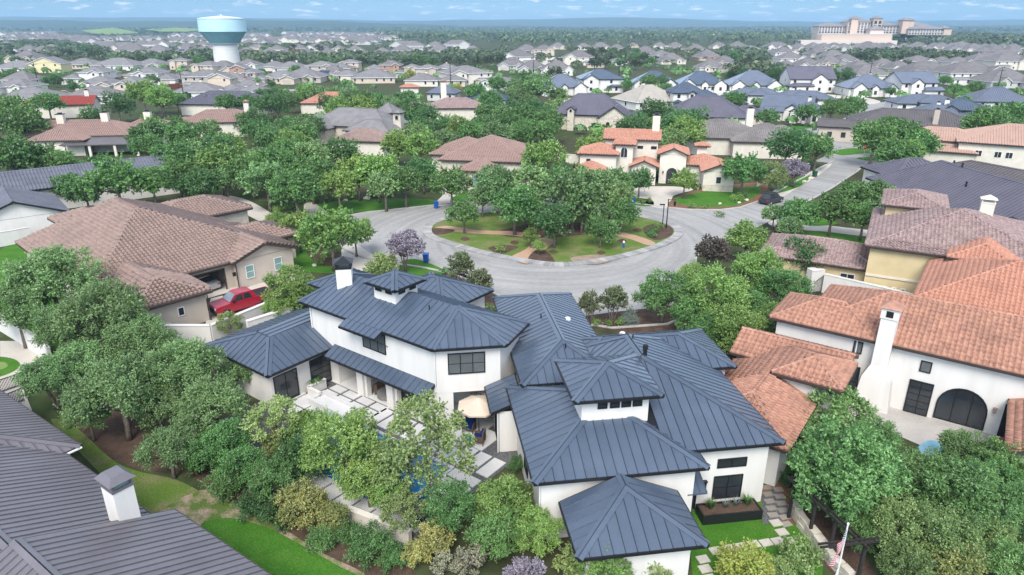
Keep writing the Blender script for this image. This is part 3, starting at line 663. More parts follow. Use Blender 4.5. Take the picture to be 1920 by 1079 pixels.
# ------------------------------------------------------------------ tan house with pinkish tile roof, left
H = House('tan_house', 'tan stucco house with big dusty pink tile roof and open garage beside red pickup', at(247, 587, 3)[:2], 48, 'tan', 'tile_pink', 'tile', 'brownmetal', soffit='tan', pw=.6)
TH_ = H
P = .36
H.block(0, 7.1, 0, 22, 3.0, P, axis='v')
H.custom([[(-1.2, 6.4, 3), (19, 6.4, 3), (8.4, 19.2, 7.3)], [(19, 6.4, 3), (19, 31, 3), (8.4, 25.5, 7.3), (8.4, 19.2, 7.3)], [(19, 31, 3), (-.8, 31, 3), (8.4, 25.5, 7.3)], [(-.8, 31, 3), (-1.2, 6.4, 3), (8.4, 19.2, 7.3), (8.4, 25.5, 7.3)]],
         [(-.6, 12.5), (18.4, 12.5), (18.4, 30.4), (-.2, 30.4)], -.5, 2.98)
H.block(12.0, 19.6, 5.6, 20, 3.05, P, ends='gh', axis='v')
H.block(13.5, 22.8, 10.5, 17.6, 3.0, P, axis='u', wmat='stone')
H.block(12, 24.2, 24, 33, 3.5, P, axis='u', wmat='stone')
H.block(4.5, 11, 29, 38.5, 3.4, P)
H.finish(.22)
b = MB()                                    # garage: header, floor, side wall
b.box(6.62, 12.5, 6.95, 7.2, 2.35, 2.95); b.box(11.6, 12.5, 6.95, 7.2, 0, 2.35); b.build('garage_front', M['tan'], H.E)
b = MB(); b.box(6.6, 12.5, 6.0, 12.4, .03, .06); b.build('garage_floor', M['drive'], H.E)
b = MB(); b.box(6.62, 12.48, 7.3, 12.4, 2.5, 2.55); b.box(12.3, 12.45, 7.2, 12.4, 0, 2.5); b.build('garage_lining', M['cream'], H.E)
b = MB(); b.box(11.5, 11.62, 6.9, 7.0, 0, 2.4); b.box(6.65, 6.75, 6.9, 7.0, 0, 2.4); b.box(6.65, 11.62, 6.9, 7.0, 2.3, 2.42); b.build('garage_door_frame', M['brownmetal'], H.E)
H.opening('window', 'f', 13.9, 6.07, .9, .95, 1.45, ny=2, fr='frame_w', gl='glass2'); H.opening('window', 'f', 17.2, 6.07, .95, .95, 1.45, ny=2, fr='frame_w', gl='glass2')
H.opening('window', 'f', 1.4, .49, .75, .75, 1.2, fr='frame_w'); H.opening('window', 'f', 4.2, .49, 1.25, .6, .85, fr='frame_w')
for k, u in enumerate((2.3, 2.75)): b = MB(); b.box(u, u + .35, .3, .49, .3, 1.1 - .2 * k); b.build('meter_box', M['grey'], H.E)
b = MB(); b.tube([(12.42, 5.95, 0), (12.42, 5.95, 2.9)], .06, 6); b.build('downpipe', M['brownmetal'], H.E)
b = MB(); b.tube([(6.7, .4, 0), (6.7, .4, 2.9)], .05, 6); b.build('downpipe', M['brownmetal'], H.E)
b = MB(); b.box(12.0, 12.3, 5.9, 6.1, 1.6, 2.0); b.build('wall_lantern', M['black'], H.E)
u, v, z = H.loc(187, 388, 5.5); zz = H.hz(u, v); b = MB(); b.tube([(u, v, zz - .3), (u, v, zz + .75)], .16, 8); b.tube([(u, v, zz + .75), (u, v, zz + .95)], .24, 8); b.build('flue', M['tan'], H.E)

# ------------------------------------------------------------------ white house with terracotta tile roof, right
H = House('terracotta_house', 'white stucco house at right with terracotta barrel tile roofs, arched window, tall chimney', at(1447, 595, 5)[:2], -35.7, 'white', 'tile_red', 'tile', 'brownmetal')
RH = H
H.block(-.15, 7.5, -.1, 5.9, 5.0)
H.block(2.2, 27, -.09, 9.9, 5.0)
H.block(8.3, 24, 10.5, 23.5, 5.1, .4, roof='tile_orange')
H.block(9.6, 15, 20.5, 28, 6.2, .36, roof='tile_orange')
H.block(-1.4, 6.45, -5.0, -.2, 3.6, ends='gg', axis='u', inset=.4)
H.block(-1.0, 5.4, -14.5, -3.2, 3.0, ends='hg', axis='v')
H.block(2.4, 6.8, -8.2, -3.6, 4.5, .4, zb=2.0)
H.block(15.6, 21, -7, .5, 2.9, ends='gg', axis='v', inset=.3, zb=2.4)
H.finish(.22)
b = MB()                                    # battered chimney with tiled hood
for (z0, z1, w0, w1, d0, d1) in ((-.3, 2.4, 1.2, .95, .9, .7), (2.4, 3.4, .95, .52, .7, .55), (3.4, 7.0, .52, .5, .55, .5)):
    r0 = [(7.85 - w0, .0 - d0, z0), (7.85 + w0, .0 - d0, z0), (7.85 + w0, 1.0, z0), (7.85 - w0, 1.0, z0)]; r1 = [(7.85 - w1, .0 - d1, z1), (7.85 + w1, .0 - d1, z1), (7.85 + w1, 1.0, z1), (7.85 - w1, 1.0, z1)]
    for i in range(4): b.poly([r0[i], r0[(i + 1) % 4], r1[(i + 1) % 4], r1[i]])
b.box(7.29, 8.41, -.57, .6, 7.0, 7.8); ch = b.build('chimney', M['white'], H.E)
b = MB(); b.box(7.63, 8.07, -.6, -.55, 7.15, 7.6); b.build('chimney_vent', M['black'], ch)
b = MB(); r = [(7.15, -.72, 7.8), (8.55, -.72, 7.8), (8.55, .75, 7.8), (7.15, .75, 7.8)]; ap = (7.85, 0, 8.3)
for i in range(4): b.poly([r[i], r[(i + 1) % 4], ap])
b.poly(r[::-1]); b.build('chimney_cap', M['tile_red'], ch)
H.opening('window', 'f', 6.2, .39, 3.55, .62, .95, gl='blind'); H.opening('window', 'f', 10.6, .39, 3.35, .7, .85, gl='blind')
H.opening('glass_door', 'f', 5.9, .39, 0, 1.5, 2.5, nx=2, ny=2); H.opening('glass_door', 'f', 10.6, .39, 0, 1.5, 2.6, nx=2, ny=5)
H.opening('window', 'f', 13.2, .39, .15, 3.0, 2.7, nx=3, arch=True, fr='frame_b', fw=.09); 
b = MB(); b.box(15.5, 17.6, .385, .41, 0, 2.5); b.build('dark_doorway_panel', M['black'], H.E)  # flat black panel on the wall, painted in place of the shaded interior
b = MB(); b.box(15.45, 17.6, -.9, .37, .02, .06); b.build('terracotta_floor', M['tile_orange'], H.E)
b = MB(); b.box(14.95, 15.12, .2, .39, 1.7, 2.0); b.box(14.92, 15.15, .18, .39, 2.0, 2.06); b.build('wall_lantern', M['tile_brown'], H.E)
b = MB(); b.tube([(6.1, .33, 4.9), (6.1, .33, 3.6)], .05, 6); b.build('downpipe', M['frame_w'], H.E)
for v in (-2.0,): H.opening('window', 'l', 2.86, -6.0, 3.35, .55, .6)
b = MB(); b.box(18.2, 18.5, -6.5, -6.2, 0, 2.5); b.build('column', M['white'], H.E)

# ------------------------------------------------------------------ yellow house behind it
H = House('yellow_house', 'two-storey yellow stucco house on the right with a mauve tile roof', at(1625, 457, 6)[:2], -29, 'yellow', 'tile_mauve', 'tile', 'brownmetal', soffit='yellow', indiv=120)
H.block(-.1, 16, -.4, 16, 5.9, .34)
H.block(-10, 1.6, 1.0, 9.6, 3.0, .34, axis='u')
H.block(.6, 7, 11, 19, 7.6, .3)
H.finish(.22)
H.opening('window', 'f', 6.6, .09, 3.4, .7, 1.5, fr='frame_w'); H.opening('window', 'f', -1.2, 1.49, .9, 1.4, 1.3, nx=2, fr='frame_w')
for u in (2.3, 3.1, 3.9): H.opening('window', 'f', u, .09, 1.5, .42, .42, fr='frame_w')
b = MB(); b.box(.4, 7, .0, .1, 2.75, 2.95); b.build('string_course', M['cream'], H.E)
u, v, z = H.loc(1850, 392, 8.5); zz = H.hz(u, v); H.chimney(u, v, zz - .5, zz + 1.2, 1.2, .9, M['cream'].name and 'cream', cap='hip', capm='cream')

# ------------------------------------------------------------------ grey metal roof bottom left
H = House('grey_roof_house', 'bottom left corner house under a warm grey seamed metal roof with white chimney', at(150, 838, 3)[:2], -35, 'white', 'grey_metal', 'metal', 'brownmetal', pw=.46)
H.block(-16, 0, -9.5, .05, 3.05, .4, axis='u')
H.block(-16, 10.3, -12.5, -.8, 3.0, .42, axis='u', ends='gg')
H.block(10.0, 19, -13, 0, 3.14, .42, axis='u', ends='gh', hip=2.6)
H.finish(.2)
c = H.chimney(9.55, -2.1, 2.8, 5.75, 1.15, .95, cap='lantern', capm='grey_metal')
b = MB(); b.box(9.55 - .5, 9.55 + .5, -2.1 - .4, -2.1 + .4, 5.9, 6.18); b.build('glass_pane', M['glass2'], c)
b = MB(); b.tube([(0, -.86, 2.95), (10.0, -.86, 2.93)], .07, 6); b.tube([(.1, -.86, 2.95), (.1, .05, 2.97)], .07, 6); b.build('gutter', M['frame_w'], H.E)
# ------------------------------------------------------------------ labels that single out each repeat
AUTO = []                                   # (object, base phrase, px, py)
ORD = ['', 'second', 'third', 'fourth', 'fifth', 'sixth', 'seventh', 'eighth', 'ninth', 'tenth', 'eleventh', 'twelfth', 'thirteenth', 'fourteenth', 'fifteenth', 'sixteenth', 'seventeenth', 'eighteenth', 'nineteenth', 'twentieth']
MARKS = [('the water tower', 418, 110), ('the resort hotel', 1660, 80), ('the orange-roofed villa', 1220, 300), ('the traffic island', 1040, 445), ('the red pickup', 440, 565), ('the tan tiled house', 270, 470),
         ('the swimming pool', 700, 880), ('the white house', 1060, 690), ('the terracotta house', 1640, 640), ('the yellow house', 1740, 450), ('the corner house', 130, 950),
         ('the timber pergola', 1550, 960), ('the pink tiled villa', 925, 300), ('the three-chimney house', 130, 255), ('the red gabled roof', 115, 210), ('the brown-roofed house', 1700, 240), ('the stop sign', 1618, 290),
         ('the purple-gabled house', 1095, 220), ('the shingled mansion', 640, 240), ('the yellow-gabled house', 85, 120), ('the lime green tree', 770, 140), ('the white villa', 1130, 155), ('the putting green', 10, 690), ('the charcoal roof', 1790, 350), ('the red board fence', 1870, 170), ('the far meadow', 205, 58), ('the far wooded ridge', 1000, 65)]
def where(px, py):
    best = min(MARKS, key=lambda m: (m[1] - px) ** 2 + (2.2 * (m[2] - py)) ** 2)
    dx, dy = px - best[1], 2.2 * (py - best[2])
    if abs(dx) > abs(dy): r = 'right of' if dx > 0 else 'left of'
    else: r = 'before' if dy > 0 else 'beyond'
    return r + ' ' + best[0]
def auto(o, base, px, py): AUTO.append((o, base, px, py)); return o
def write_labels():
    g = {}
    for o, base, px, py in AUTO: g.setdefault((base + ' ' + where(px, py)), []).append((px, py, o))
    for lab, lst in g.items():
        rows = [lst]
        if len(lst) > 5:                     # many alike: name the row by distance too
            lst.sort(key=lambda q: q[1]); k = -(-len(lst) // 5); n = -(-len(lst) // k); rows = [lst[i * n:(i + 1) * n] for i in range(k)]
        rows = [r for r in rows if r]
        for i, r in enumerate(rows):
            r.sort(key=lambda q: q[0]); R_ = '' if len(rows) == 1 else ', back row' if i == 0 else ', front row' if i == len(rows) - 1 else ', %s row back' % ORD[len(rows) - 1 - i]
            for j, (_, _, o) in enumerate(r):
                o['label'] = lab + ('' if len(r) == 1 else ', leftmost' if j == 0 else ', rightmost' if j == len(r) - 1 else ', %s from left' % ORD[j]) + R_

# ------------------------------------------------------------------ houses farther off, each placed and coloured by itself
WCOL = {'white': 'white', 'cream': 'cream', 'beige': 'beige', 'brick': 'brick', 'grey': 'grey', 'paleyellow': 'yellow', 'tan': 'tan', 'stone': 'stone'}
RCOL = {'shingle': 'grey shingle', 'shingle2': 'dark shingle', 'shingle3': 'beige shingle', 'blue_metal': 'dark blue metal', 'slate_metal': 'blue-grey metal', 'pale_metal': 'pale blue metal', 'brown_metal': 'brown metal', 'purple_metal': 'purple-grey metal', 'tile_pink': 'pink tile', 'tile_red': 'red tile'}
def gen(px, py, wpx, st='hip', wall='white', roof='shingle', rot=0, label=None, deep=None, fl=1, seed=None, gar=None, name='house', solar=False):
    rg = random.Random(seed if seed is not None else int(px * 7 + py * 13))
    p = at(px, py); dd = depth(p); W = wpx / FOC * dd; D = deep or max(10, min(W * .85, 20)); small = wpx < 36
    ts = fl > 1 or st in ('two', 'gable2')
    cov = 'plain' if 'metal' not in roof else ('rib' if dd < 260 else 'plain')
    H = House(name, None, p[:2], rot, wall, roof, cov, 'frame_w' if 'shingle' in roof else 'black', pw=.6)
    P = .58 if roof != 'shingle' else .40; z1 = 2.7 if W < 26 else 3.1; z2 = 5.3
    W2 = W / 2; m = rg.choice((-1, 1)) if gar is None else gar
    def X(a, b): return (a, b) if m > 0 else (-b, -a)
    if st == 'hip':
        H.block(-W2, W2, 0, D, z1, P); a, b = X(.08 * W, W2 - .3); H.block(a, b, -3.2, D * .5, z1 - .1, P, ends='gh' if rg.random() < .6 else 'hh', axis='v')
        a, b = X(-.34 * W, -.1 * W); H.block(a, b, -1.3, D * .45, z1 + .1, P * 1.2, ends='gh', axis='v')
    elif st == 'two':
        a, b = X(-W2, .12 * W); H.block(a, b, 0, D, z2, P); a, b = X(.0, W2); H.block(a, b, -2.5, D * .8, z1, P, ends='hh'); a, b = X(-.42 * W, -.12 * W); H.block(a, b, -1.2, D * .5, z2 - .3, P * 1.1, ends='gh', axis='v')
    elif st == 'full':
        H.block(-W2, W2, 0, D, z2, P * .8); a, b = X(-W2 + .6, -.08 * W); H.block(a, b, -1.2, D * .5, z2 - .1, P, ends='gh', axis='v')
        a, b = X(.1 * W, W2 - .5); H.block(a, b, -2, 2, z1 - .2, .35, ends='hh', axis='u')
    elif st == 'gable2':
        H.block(-W2, W2, 0, D, z2 - .4, P, ends='gg', axis='v')
    elif st == 'villa':
        H.block(-W2, W2, 0, D, z1 + .4, P); a, b = X(-.44 * W, -.16 * W); H.block(a, b, -2.2, D * .5, z1 + .6, .75, ends='gh', axis='v', inset=.3)
        a, b = X(.2 * W, .46 * W); H.block(a, b, -1.6, D * .5, z1 + .5, .75, ends='gh', axis='v', inset=.3); a, b = X(-.05 * W, .1 * W); H.block(a, b, -1.0, D * .4, z1 + .7, .8, ends='gh', axis='v', inset=.25)
    elif st == 'long':
        H.block(-W2, W2, 0, D * .7, z1, .38); a, b = X(-.2 * W, .25 * W); H.block(a, b, -2, D * .9, z1 + .5, .38); a, b = X(.2 * W, W2 - .3); H.block(a, b, -3.5, D * .5, z1 - .2, .38)
    elif st == 'gabs':                      # side gabled with dormer
        H.block(-W2, W2, 0, D, z2 if ts else z1 + .5, P, ends='gg', axis='u'); a, b = X(-.3 * W, .05 * W); H.block(a, b, -1.5, D * .5, (z2 if ts else z1 + .5) - .2, .7, ends='gh', axis='v', inset=.3)
        a, b = X(.0, W2 + 1); H.block(a, b, -3, 3, z1, .4, ends='hg')
    else: H.block(-W2, W2, 0, D, z2 if ts else z1, P)
    H.finish(.22)
    if wpx >= 30 and dd < 700:
        ww = max(1.0, dd / FOC * 2.2)
        for k, B_ in enumerate(H.blocks):
            wp = B_['wp']
            if not wp: continue
            (x0, y0), (x1, _), (_, y1) = wp[0], wp[1], wp[2]
            zt = B_['zt']; rows = [(.9, 1.4)] if zt < 4.5 else [(.8, 1.3), (3.7, 1.2)]
            isgar = st in ('hip', 'two') and k == 1
            n = max(1, int((x1 - x0) / (3.4 if dd < 330 else 4.6)))
            for zr, h in rows:
                for i in range(n):
                    u = x0 + (x1 - x0) * (i + .5) / n
                    if any(o is not B_ and o['wp'] and o['wp'][0][0] - .2 < u < o['wp'][1][0] + .2 and o['wp'][0][1] < y0 - .1 and o['zt'] > zr for o in H.blocks): continue
                    if isgar and zr < 1 and i == 0: H.opening('garage_door', 'f', (x0 + x1) / 2, y0 - .01, 0, min(4.6, (x1 - x0) * .8), 2.2, 1, 1, fr='frame_w', gl='garage', pane='door_panel'); continue
                    if isgar and zr < 1: continue
                    if rg.random() < .12: continue
                    H.opening('window', 'f', u, y0 - .01, zr, ww, h, nx=2 if ww > 1.3 and dd < 260 else 1, ny=1, fr='frame_b' if wall == 'white' and 'metal' in roof else 'frame_w')
            if dd < 330:
                for sd, xx in (('l', x0 - .01), ('r', x1 + .01)):
                    if (sd == 'l') == (proj(p)[0] < 960): continue
                    for zr, h in rows: H.opening('window', sd, xx, (y0 + y1) / 2 - 1, zr, 1.1, h, fr='frame_w')
    if solar:
        f = H.blocks[0]['F'][0]; o, e, sl, n, Pp = H.frame(f); a1 = max(q[0] for q in Pp)
        for i in range(4):
            for j in range(2):
                a, bb = a1 * .34 + i * 1.3, .8 + j * 1.75; mb = MB(); mb.poly([o + e * (a + x) + sl * (bb + y) + n * .12 for x, y in ((0, 0), (1.24, 0), (1.24, 1.7), (0, 1.7))]); mb.build('solar_panel', M['solar'], H.E)
    if dd < 420 and st in ('long', 'villa', 'pyr') and rg.random() < .6:
        u, v = rg.uniform(-.2, .2) * W, D * .6; zz = H.hz(u, v); H.chimney(u, v, zz - .8, zz + 1.3, .9, .9)
    base = '%s%s house with %s roof' % ('two-storey ' if ts else 'low ' if st in ('long', 'pyr') else '', WCOL.get(wall, wall), RCOL.get(roof, roof))
    tag(H.E, label, 'house', 'houses of the neighbourhood')
    if label is None: auto(H.E, base, px, py)
    return H
# middle distance, right of centre: the metal roofed street
for a in [
 (1060, 180, 90, 'villa', 'white', 'slate_metal', 8, 'white house under a hipped blue-grey metal roof with front gables, left of the white villa'),
 (1130, 174, 84, 'full', 'white', 'blue_metal', 4, 'white two-storey villa with a dark blue hipped roof and tall entrance'),
 (1228, 172, 88, 'villa', 'white', 'blue_metal', -6, 'white gabled house under a broad dark blue roof, right of the white villa'),
 (1318, 174, 92, 'villa', 'white', 'blue_metal', -4), (1418, 176, 102, 'villa', 'white', 'slate_metal', -6), (1522, 174, 86, 'gabs', 'white', 'purple_metal', -4, 'white two-storey house with a brown-purple roof and three front gables', None, 2),
 (1636, 182, 92, 'villa', 'white', 'slate_metal', -4), (1722, 183, 76, 'gabs', 'white', 'slate_metal', 6, 'white two-storey house with timbered gable and blue-grey roof right of centre', None, 2),
 (1238, 206, 108, 'pyr', 'white', 'shingle3', 22, 'low white house under a wide beige hipped roof with two chimneys'), (1282, 206, 48, 'full', 'white', 'blue_metal', 8),
 (1125, 226, 118, 'long', 'white', 'slate_metal', 28, 'long low house with intersecting blue-grey metal roofs behind the purple gabled house', 20),
 (905, 203, 92, 'long', 'white', 'blue_metal', -14, 'white house with a steep dark blue metal roof left of the street trees', 18), (826, 190, 58, 'pyr', 'grey', 'slate_metal', -10),
 (925, 178, 56, 'full', 'white', 'shingle', -18), (1420, 196, 110, 'long', 'white', 'slate_metal', -8), (1505, 202, 116, 'long', 'white', 'slate_metal', -16), (1330, 205, 70, 'pyr', 'white', 'blue_metal', 10),
 (1375, 212, 60, 'pyr', 'white', 'blue_metal', 14), (1470, 226, 92, 'gabs', 'white', 'slate_metal', -28), (1508, 232, 60, 'villa', 'white', 'slate_metal', -32),
 (1745, 212, 124, 'long', 'white', 'slate_metal', -8, 'long white house with clerestory and blue-grey roof on the street bend'), (1880, 208, 100, 'pyr', 'white', 'slate_metal', -12),
 (1800, 246, 90, 'full', 'white', 'blue_metal', -20), (1760, 250, 110, 'pyr', 'white', 'slate_metal', -24), (1290, 186, 60, 'pyr', 'white', 'blue_metal', 0)]:
    gen(*a)
# tan and beige tract houses round the foot of the water tower
for a in [
 (18, 176, 74, 'hip', 'white'), (46, 204, 116, 'hip', 'brick', 'shingle', 12), (166, 196, 92, 'pyr', 'white', 'shingle', 6), (158, 158, 76, 'two', 'white', 'shingle', 8), (178, 172, 76, 'hip', 'beige', 'shingle', 4),
 (258, 184, 84, 'two', 'beige', 'shingle', 6), (85, 137, 60, 'gable2', 'paleyellow', 'shingle', 10, 'two-storey yellow sided house with a gable end and grey roof'), (20, 138, 80, 'pyr', 'white'), (40, 118, 58, 'hip', 'beige', 'shingle2'),
 (146, 130, 62, 'pyr', 'beige'), (210, 133, 84, 'pyr', 'white'), (276, 131, 62, 'hip', 'cream'), (290, 160, 84, 'two', 'white', 'shingle', 8), (248, 152, 36, 'pyr', 'cream'),
 (335, 131, 36, 'full', 'beige'), (380, 142, 52, 'full', 'beige', 'shingle', -20), (340, 158, 62, 'hip', 'white'), (412, 142, 66, 'hip', 'beige', 'shingle2'), (446, 147, 32, 'gable2', 'brick', 'shingle'),
 (382, 168, 78, 'full', 'tan', 'shingle', 8), (432, 164, 70, 'pyr', 'beige', 'shingle', 6), (476, 159, 52, 'two', 'tan'), (462, 140, 46, 'full', 'white', 'shingle2'), (510, 134, 52, 'pyr', 'cream'), (540, 137, 62, 'pyr', 'white'),
 (522, 158, 72, 'hip', 'beige'), (562, 156, 82, 'hip', 'tan'), (600, 143, 56, 'full', 'tan', 'shingle', 0), (632, 138, 52, 'pyr', 'cream'), (622, 148, 52, 'hip', 'beige', 'shingle2'), (462, 175, 58, 'pyr', 'brick', 'shingle', 6),
 (412, 170, 46, 'gable2', 'beige'), (368, 187, 88, 'pyr', 'white', 'shingle', 8), (430, 184, 52, 'hip', 'beige'), (470, 187, 62, 'pyr', 'beige', 'shingle'), (30, 162, 60, 'pyr', 'white', 'shingle2'),
 (655, 135, 38, 'full', 'beige'), (700, 138, 34, 'pyr', 'beige'), (732, 141, 42, 'full', 'brick', 'shingle2'), (762, 146, 44, 'two', 'beige', 'shingle'), (800, 149, 46, 'full', 'tan', 'shingle', -6), (836, 138, 46, 'pyr', 'beige'),
 (700, 157, 84, 'pyr', 'beige', 'shingle', 8), (648, 152, 48, 'pyr', 'cream'), (790, 163, 66, 'pyr', 'cream'), (848, 163, 52, 'pyr', 'beige'), (884, 160, 88, 'full', 'cream', 'shingle', 22)]:
    gen(*a)
for px, py, w_ in ((175, 147, 58), (605, 149, 44), (485, 104, 30), (340, 101, 32), (1118, 127, 36)): gen(px, py + 1, w_, 'pyr', 'beige', 'shingle', 0, None, None, 1, None, None, 'house', True)
# beyond: middle right
for a in [(972, 122, 54, 'full', 'white', 'shingle2'), (960, 132, 46, 'hip', 'grey', 'shingle2'), (1000, 139, 50, 'hip', 'grey', 'shingle2'), (1045, 142, 52, 'villa', 'white', 'shingle2'), (1086, 123, 50, 'full', 'cream', 'shingle2'), (1160, 124, 30, 'pyr', 'grey', 'shingle'),
 (1020, 105, 34, 'full', 'beige', 'shingle2'), (988, 101, 38, 'hip', 'beige', 'shingle2'), (1046, 93, 26, 'hip', 'beige', 'shingle2'), (1095, 95, 26, 'villa', 'white', 'shingle2'), (1128, 95, 34, 'hip', 'cream', 'shingle2'), (1158, 96, 24, 'hip', 'beige', 'shingle2'), (1188, 90, 18, 'hip', 'beige', 'shingle2'),
 (1212, 106, 40, 'hip', 'grey', 'shingle2'), (1238, 94, 28, 'villa', 'cream', 'shingle2'), (1242, 112, 34, 'hip', 'grey', 'shingle2'), (1262, 121, 42, 'hip', 'cream', 'shingle2'), (1268, 93, 28, 'hip', 'cream', 'shingle2'),
 (1338, 136, 46, 'hip', 'cream', 'shingle2'), (1330, 114, 40, 'hip', 'brick', 'shingle2'), (1362, 126, 40, 'hip', 'beige', 'shingle2'), (1308, 98, 30, 'hip', 'beige', 'shingle2'), (1350, 92, 26, 'hip', 'cream', 'shingle2'), (1386, 93, 32, 'hip', 'beige', 'shingle2'), (1412, 97, 26, 'pyr', 'grey', 'shingle'), (1460, 96, 42, 'villa', 'white', 'shingle2'),
 (1452, 107, 32, 'pyr', 'grey', 'shingle'), (1475, 112, 38, 'full', 'white', 'shingle2'), (1488, 126, 44, 'full', 'white', 'shingle2'), (1450, 134, 38, 'hip', 'cream', 'shingle2'), (1520, 132, 44, 'hip', 'cream', 'shingle2'), (1478, 134, 34, 'hip', 'beige', 'shingle2'), (1538, 108, 36, 'hip', 'grey', 'shingle2'), (1568, 114, 40, 'pyr', 'grey', 'shingle2'), (1562, 128, 44, 'hip', 'beige', 'shingle2'), (1592, 124, 44, 'hip', 'grey', 'shingle2'),
 (1620, 140, 50, 'hip', 'white', 'shingle2'), (1664, 134, 44, 'hip', 'cream', 'shingle2'), (1636, 152, 60, 'pyr', 'cream', 'shingle2'), (1692, 140, 44, 'villa', 'white', 'shingle2'), (1728, 132, 40, 'full', 'white', 'shingle2'), (1748, 152, 84, 'hip', 'grey', 'shingle2'), (1775, 130, 44, 'hip', 'cream', 'shingle2'), (1802, 134, 36, 'full', 'white', 'shingle2'), (1832, 160, 90, 'full', 'white', 'shingle2'), (1902, 166, 76, 'hip', 'grey', 'shingle2'), (1860, 128, 70, 'pyr', 'grey', 'shingle2'), (1900, 132, 60, 'full', 'cream', 'shingle2'), (1890, 118, 60, 'pyr', 'white', 'shingle2'),
 (665, 102, 30, 'villa', 'white', 'shingle2', 4, 'white gabled house above the bright lawn right of the water tower'), (715, 107, 34, 'pyr', 'brick', 'shingle2'), (762, 95, 54, 'full', 'grey', 'shingle2'), (752, 101, 34, 'pyr', 'grey', 'shingle2'), (815, 93, 30, 'villa', 'white', 'shingle2'), (822, 100, 32, 'pyr', 'grey', 'shingle2'), (856, 92, 42, 'full', 'grey', 'shingle2'), (886, 98, 22, 'pyr', 'grey', 'shingle2'),
 (480, 100, 26, 'full', 'beige', 'shingle2'), (500, 108, 32, 'pyr', 'grey', 'shingle2'), (517, 104, 28, 'full', 'cream', 'shingle2'), (532, 108, 28, 'pyr', 'grey', 'shingle2'), (556, 102, 28, 'full', 'brick', 'shingle2'), (572, 108, 30, 'pyr', 'grey', 'shingle2'), (592, 99, 30, 'full', 'white', 'shingle2'), (626, 103, 30, 'two', 'cream', 'shingle2'), (612, 106, 26, 'pyr', 'grey', 'shingle2'),
 (46, 104, 38, 'villa', 'white', 'shingle2'), (72, 104, 34, 'villa', 'cream', 'shingle2'), (90, 98, 30, 'hip', 'grey', 'shingle2'), (4, 92, 30, 'hip', 'grey', 'shingle2'), (190, 93, 52, 'hip', 'grey', 'shingle2'), (228, 96, 48, 'hip', 'cream', 'shingle2'), (242, 101, 44, 'pyr', 'grey', 'shingle2'), (262, 90, 32, 'pyr', 'grey', 'shingle2'), (292, 93, 42, 'full', 'white', 'shingle2'), (292, 102, 36, 'pyr', 'grey', 'shingle2'), (346, 95, 30, 'hip', 'grey', 'shingle2'), (376, 103, 30, 'pyr', 'grey', 'shingle2'), (376, 90, 26, 'hip', 'cream', 'shingle2'), (398, 97, 28, 'villa', 'cream', 'shingle2'), (458, 106, 34, 'pyr', 'grey', 'shingle2')]:
    gen(a[0], a[1], a[2] * 1.22, *a[3:])
# farthest rows of roofs
rg = random.Random(5)
for (x0, y0, x1, y1, n, w0, cols) in [(4, 67, 96, 65, 7, 20, 'wgc'), (10, 73, 112, 70, 8, 22, 'gcw'), (8, 80, 165, 80, 10, 24, 'gcg'), (60, 76, 200, 78, 8, 24, 'gg'), (130, 84, 178, 88, 3, 32, 'gg'), (215, 76, 300, 78, 5, 22, 'gg'), (320, 70, 372, 70, 4, 20, 'wcg'), (322, 79, 392, 82, 5, 24, 'gcg'), (462, 70, 498, 68, 3, 24, 'wcg'), (456, 79, 522, 80, 5, 24, 'cwg'), (455, 87, 520, 88, 3, 24, 'gg'),
     (534, 66, 640, 68, 7, 22, 'cwg'), (530, 74, 655, 75, 8, 24, 'wcg'), (538, 81, 640, 83, 6, 26, 'gcw'), (645, 68, 745, 68, 7, 22, 'wcg'), (642, 76, 740, 76, 7, 24, 'cwg'), (640, 83, 700, 84, 4, 26, 'gwc'), (1500, 96, 1640, 96, 7, 26, 'gc'), (1620, 98, 1730, 95, 6, 28, 'gwc'), (1740, 96, 1920, 98, 9, 28, 'cgw'), (1745, 104, 1915, 108, 7, 32, 'gwc'), (1810, 76, 1900, 78, 4, 26, 'cgc')]:
    for i in range(n):
        t = (i + rg.uniform(.2, .8)) / n; gen(x0 + (x1 - x0) * t, y0 + (y1 - y0) * t + rg.uniform(-1, 1), w0 * rg.uniform(1.15, 1.6), rg.choice(['hip', 'villa', 'full', 'hip', 'two']), {'w': 'white', 'g': 'grey', 'c': 'cream'}[rg.choice(cols)], 'shingle2', rg.uniform(-25, 25))

# ------------------------------------------------------------------ nearer houses with tile or metal roofs
def big(name, label, org, ang, wall, roof, cover, blocks, trim='brownmetal', pw=.5, fin=True, soffit='white'):
    H = House(name, label, at(*org)[:2] if len(org) == 3 else org, ang, wall, roof, cover, trim, pw=pw, soffit=soffit, group=None)
    for b in blocks: H.block(*b[:5], **(b[5] if len(b) > 5 else {}))
    return H.finish(.22)
V = dict(axis='v'); G = dict(ends='gg')
H = big('slate_tile_house', 'white house at the left edge with a long slate grey tile gable roof', (0, 360, 3.5), 40, 'white', 'slate_tile', 'course', [(-14, 24.5, -1.8, 9, 3.5, dict(ends='gg', axis='u', pitch=.4)), (-7, 3, -9, 3, 3.2, dict(ends='gh', axis='v', pitch=.4)), (-5.5, 6, -17, -5, 3.0, dict(ends='gg', axis='v', pitch=.38))], 'black')
H.opening('window', 'f', -2, -8.49, 1.2, 1.0, 1.2); H.opening('window', 'r', 24.01, 2.5, .6, 1.2, 1.6); H.opening('doorway', 'r', 5.51, -9, 0, 3.2, 3.0, arch=True, gl='black', fr='white'); H.opening('window', 'f', 20, -1.29, 1, 1, 1.2); H.opening('window', 'r', 24.01, 5.5, .6, 1.2, 1.6)
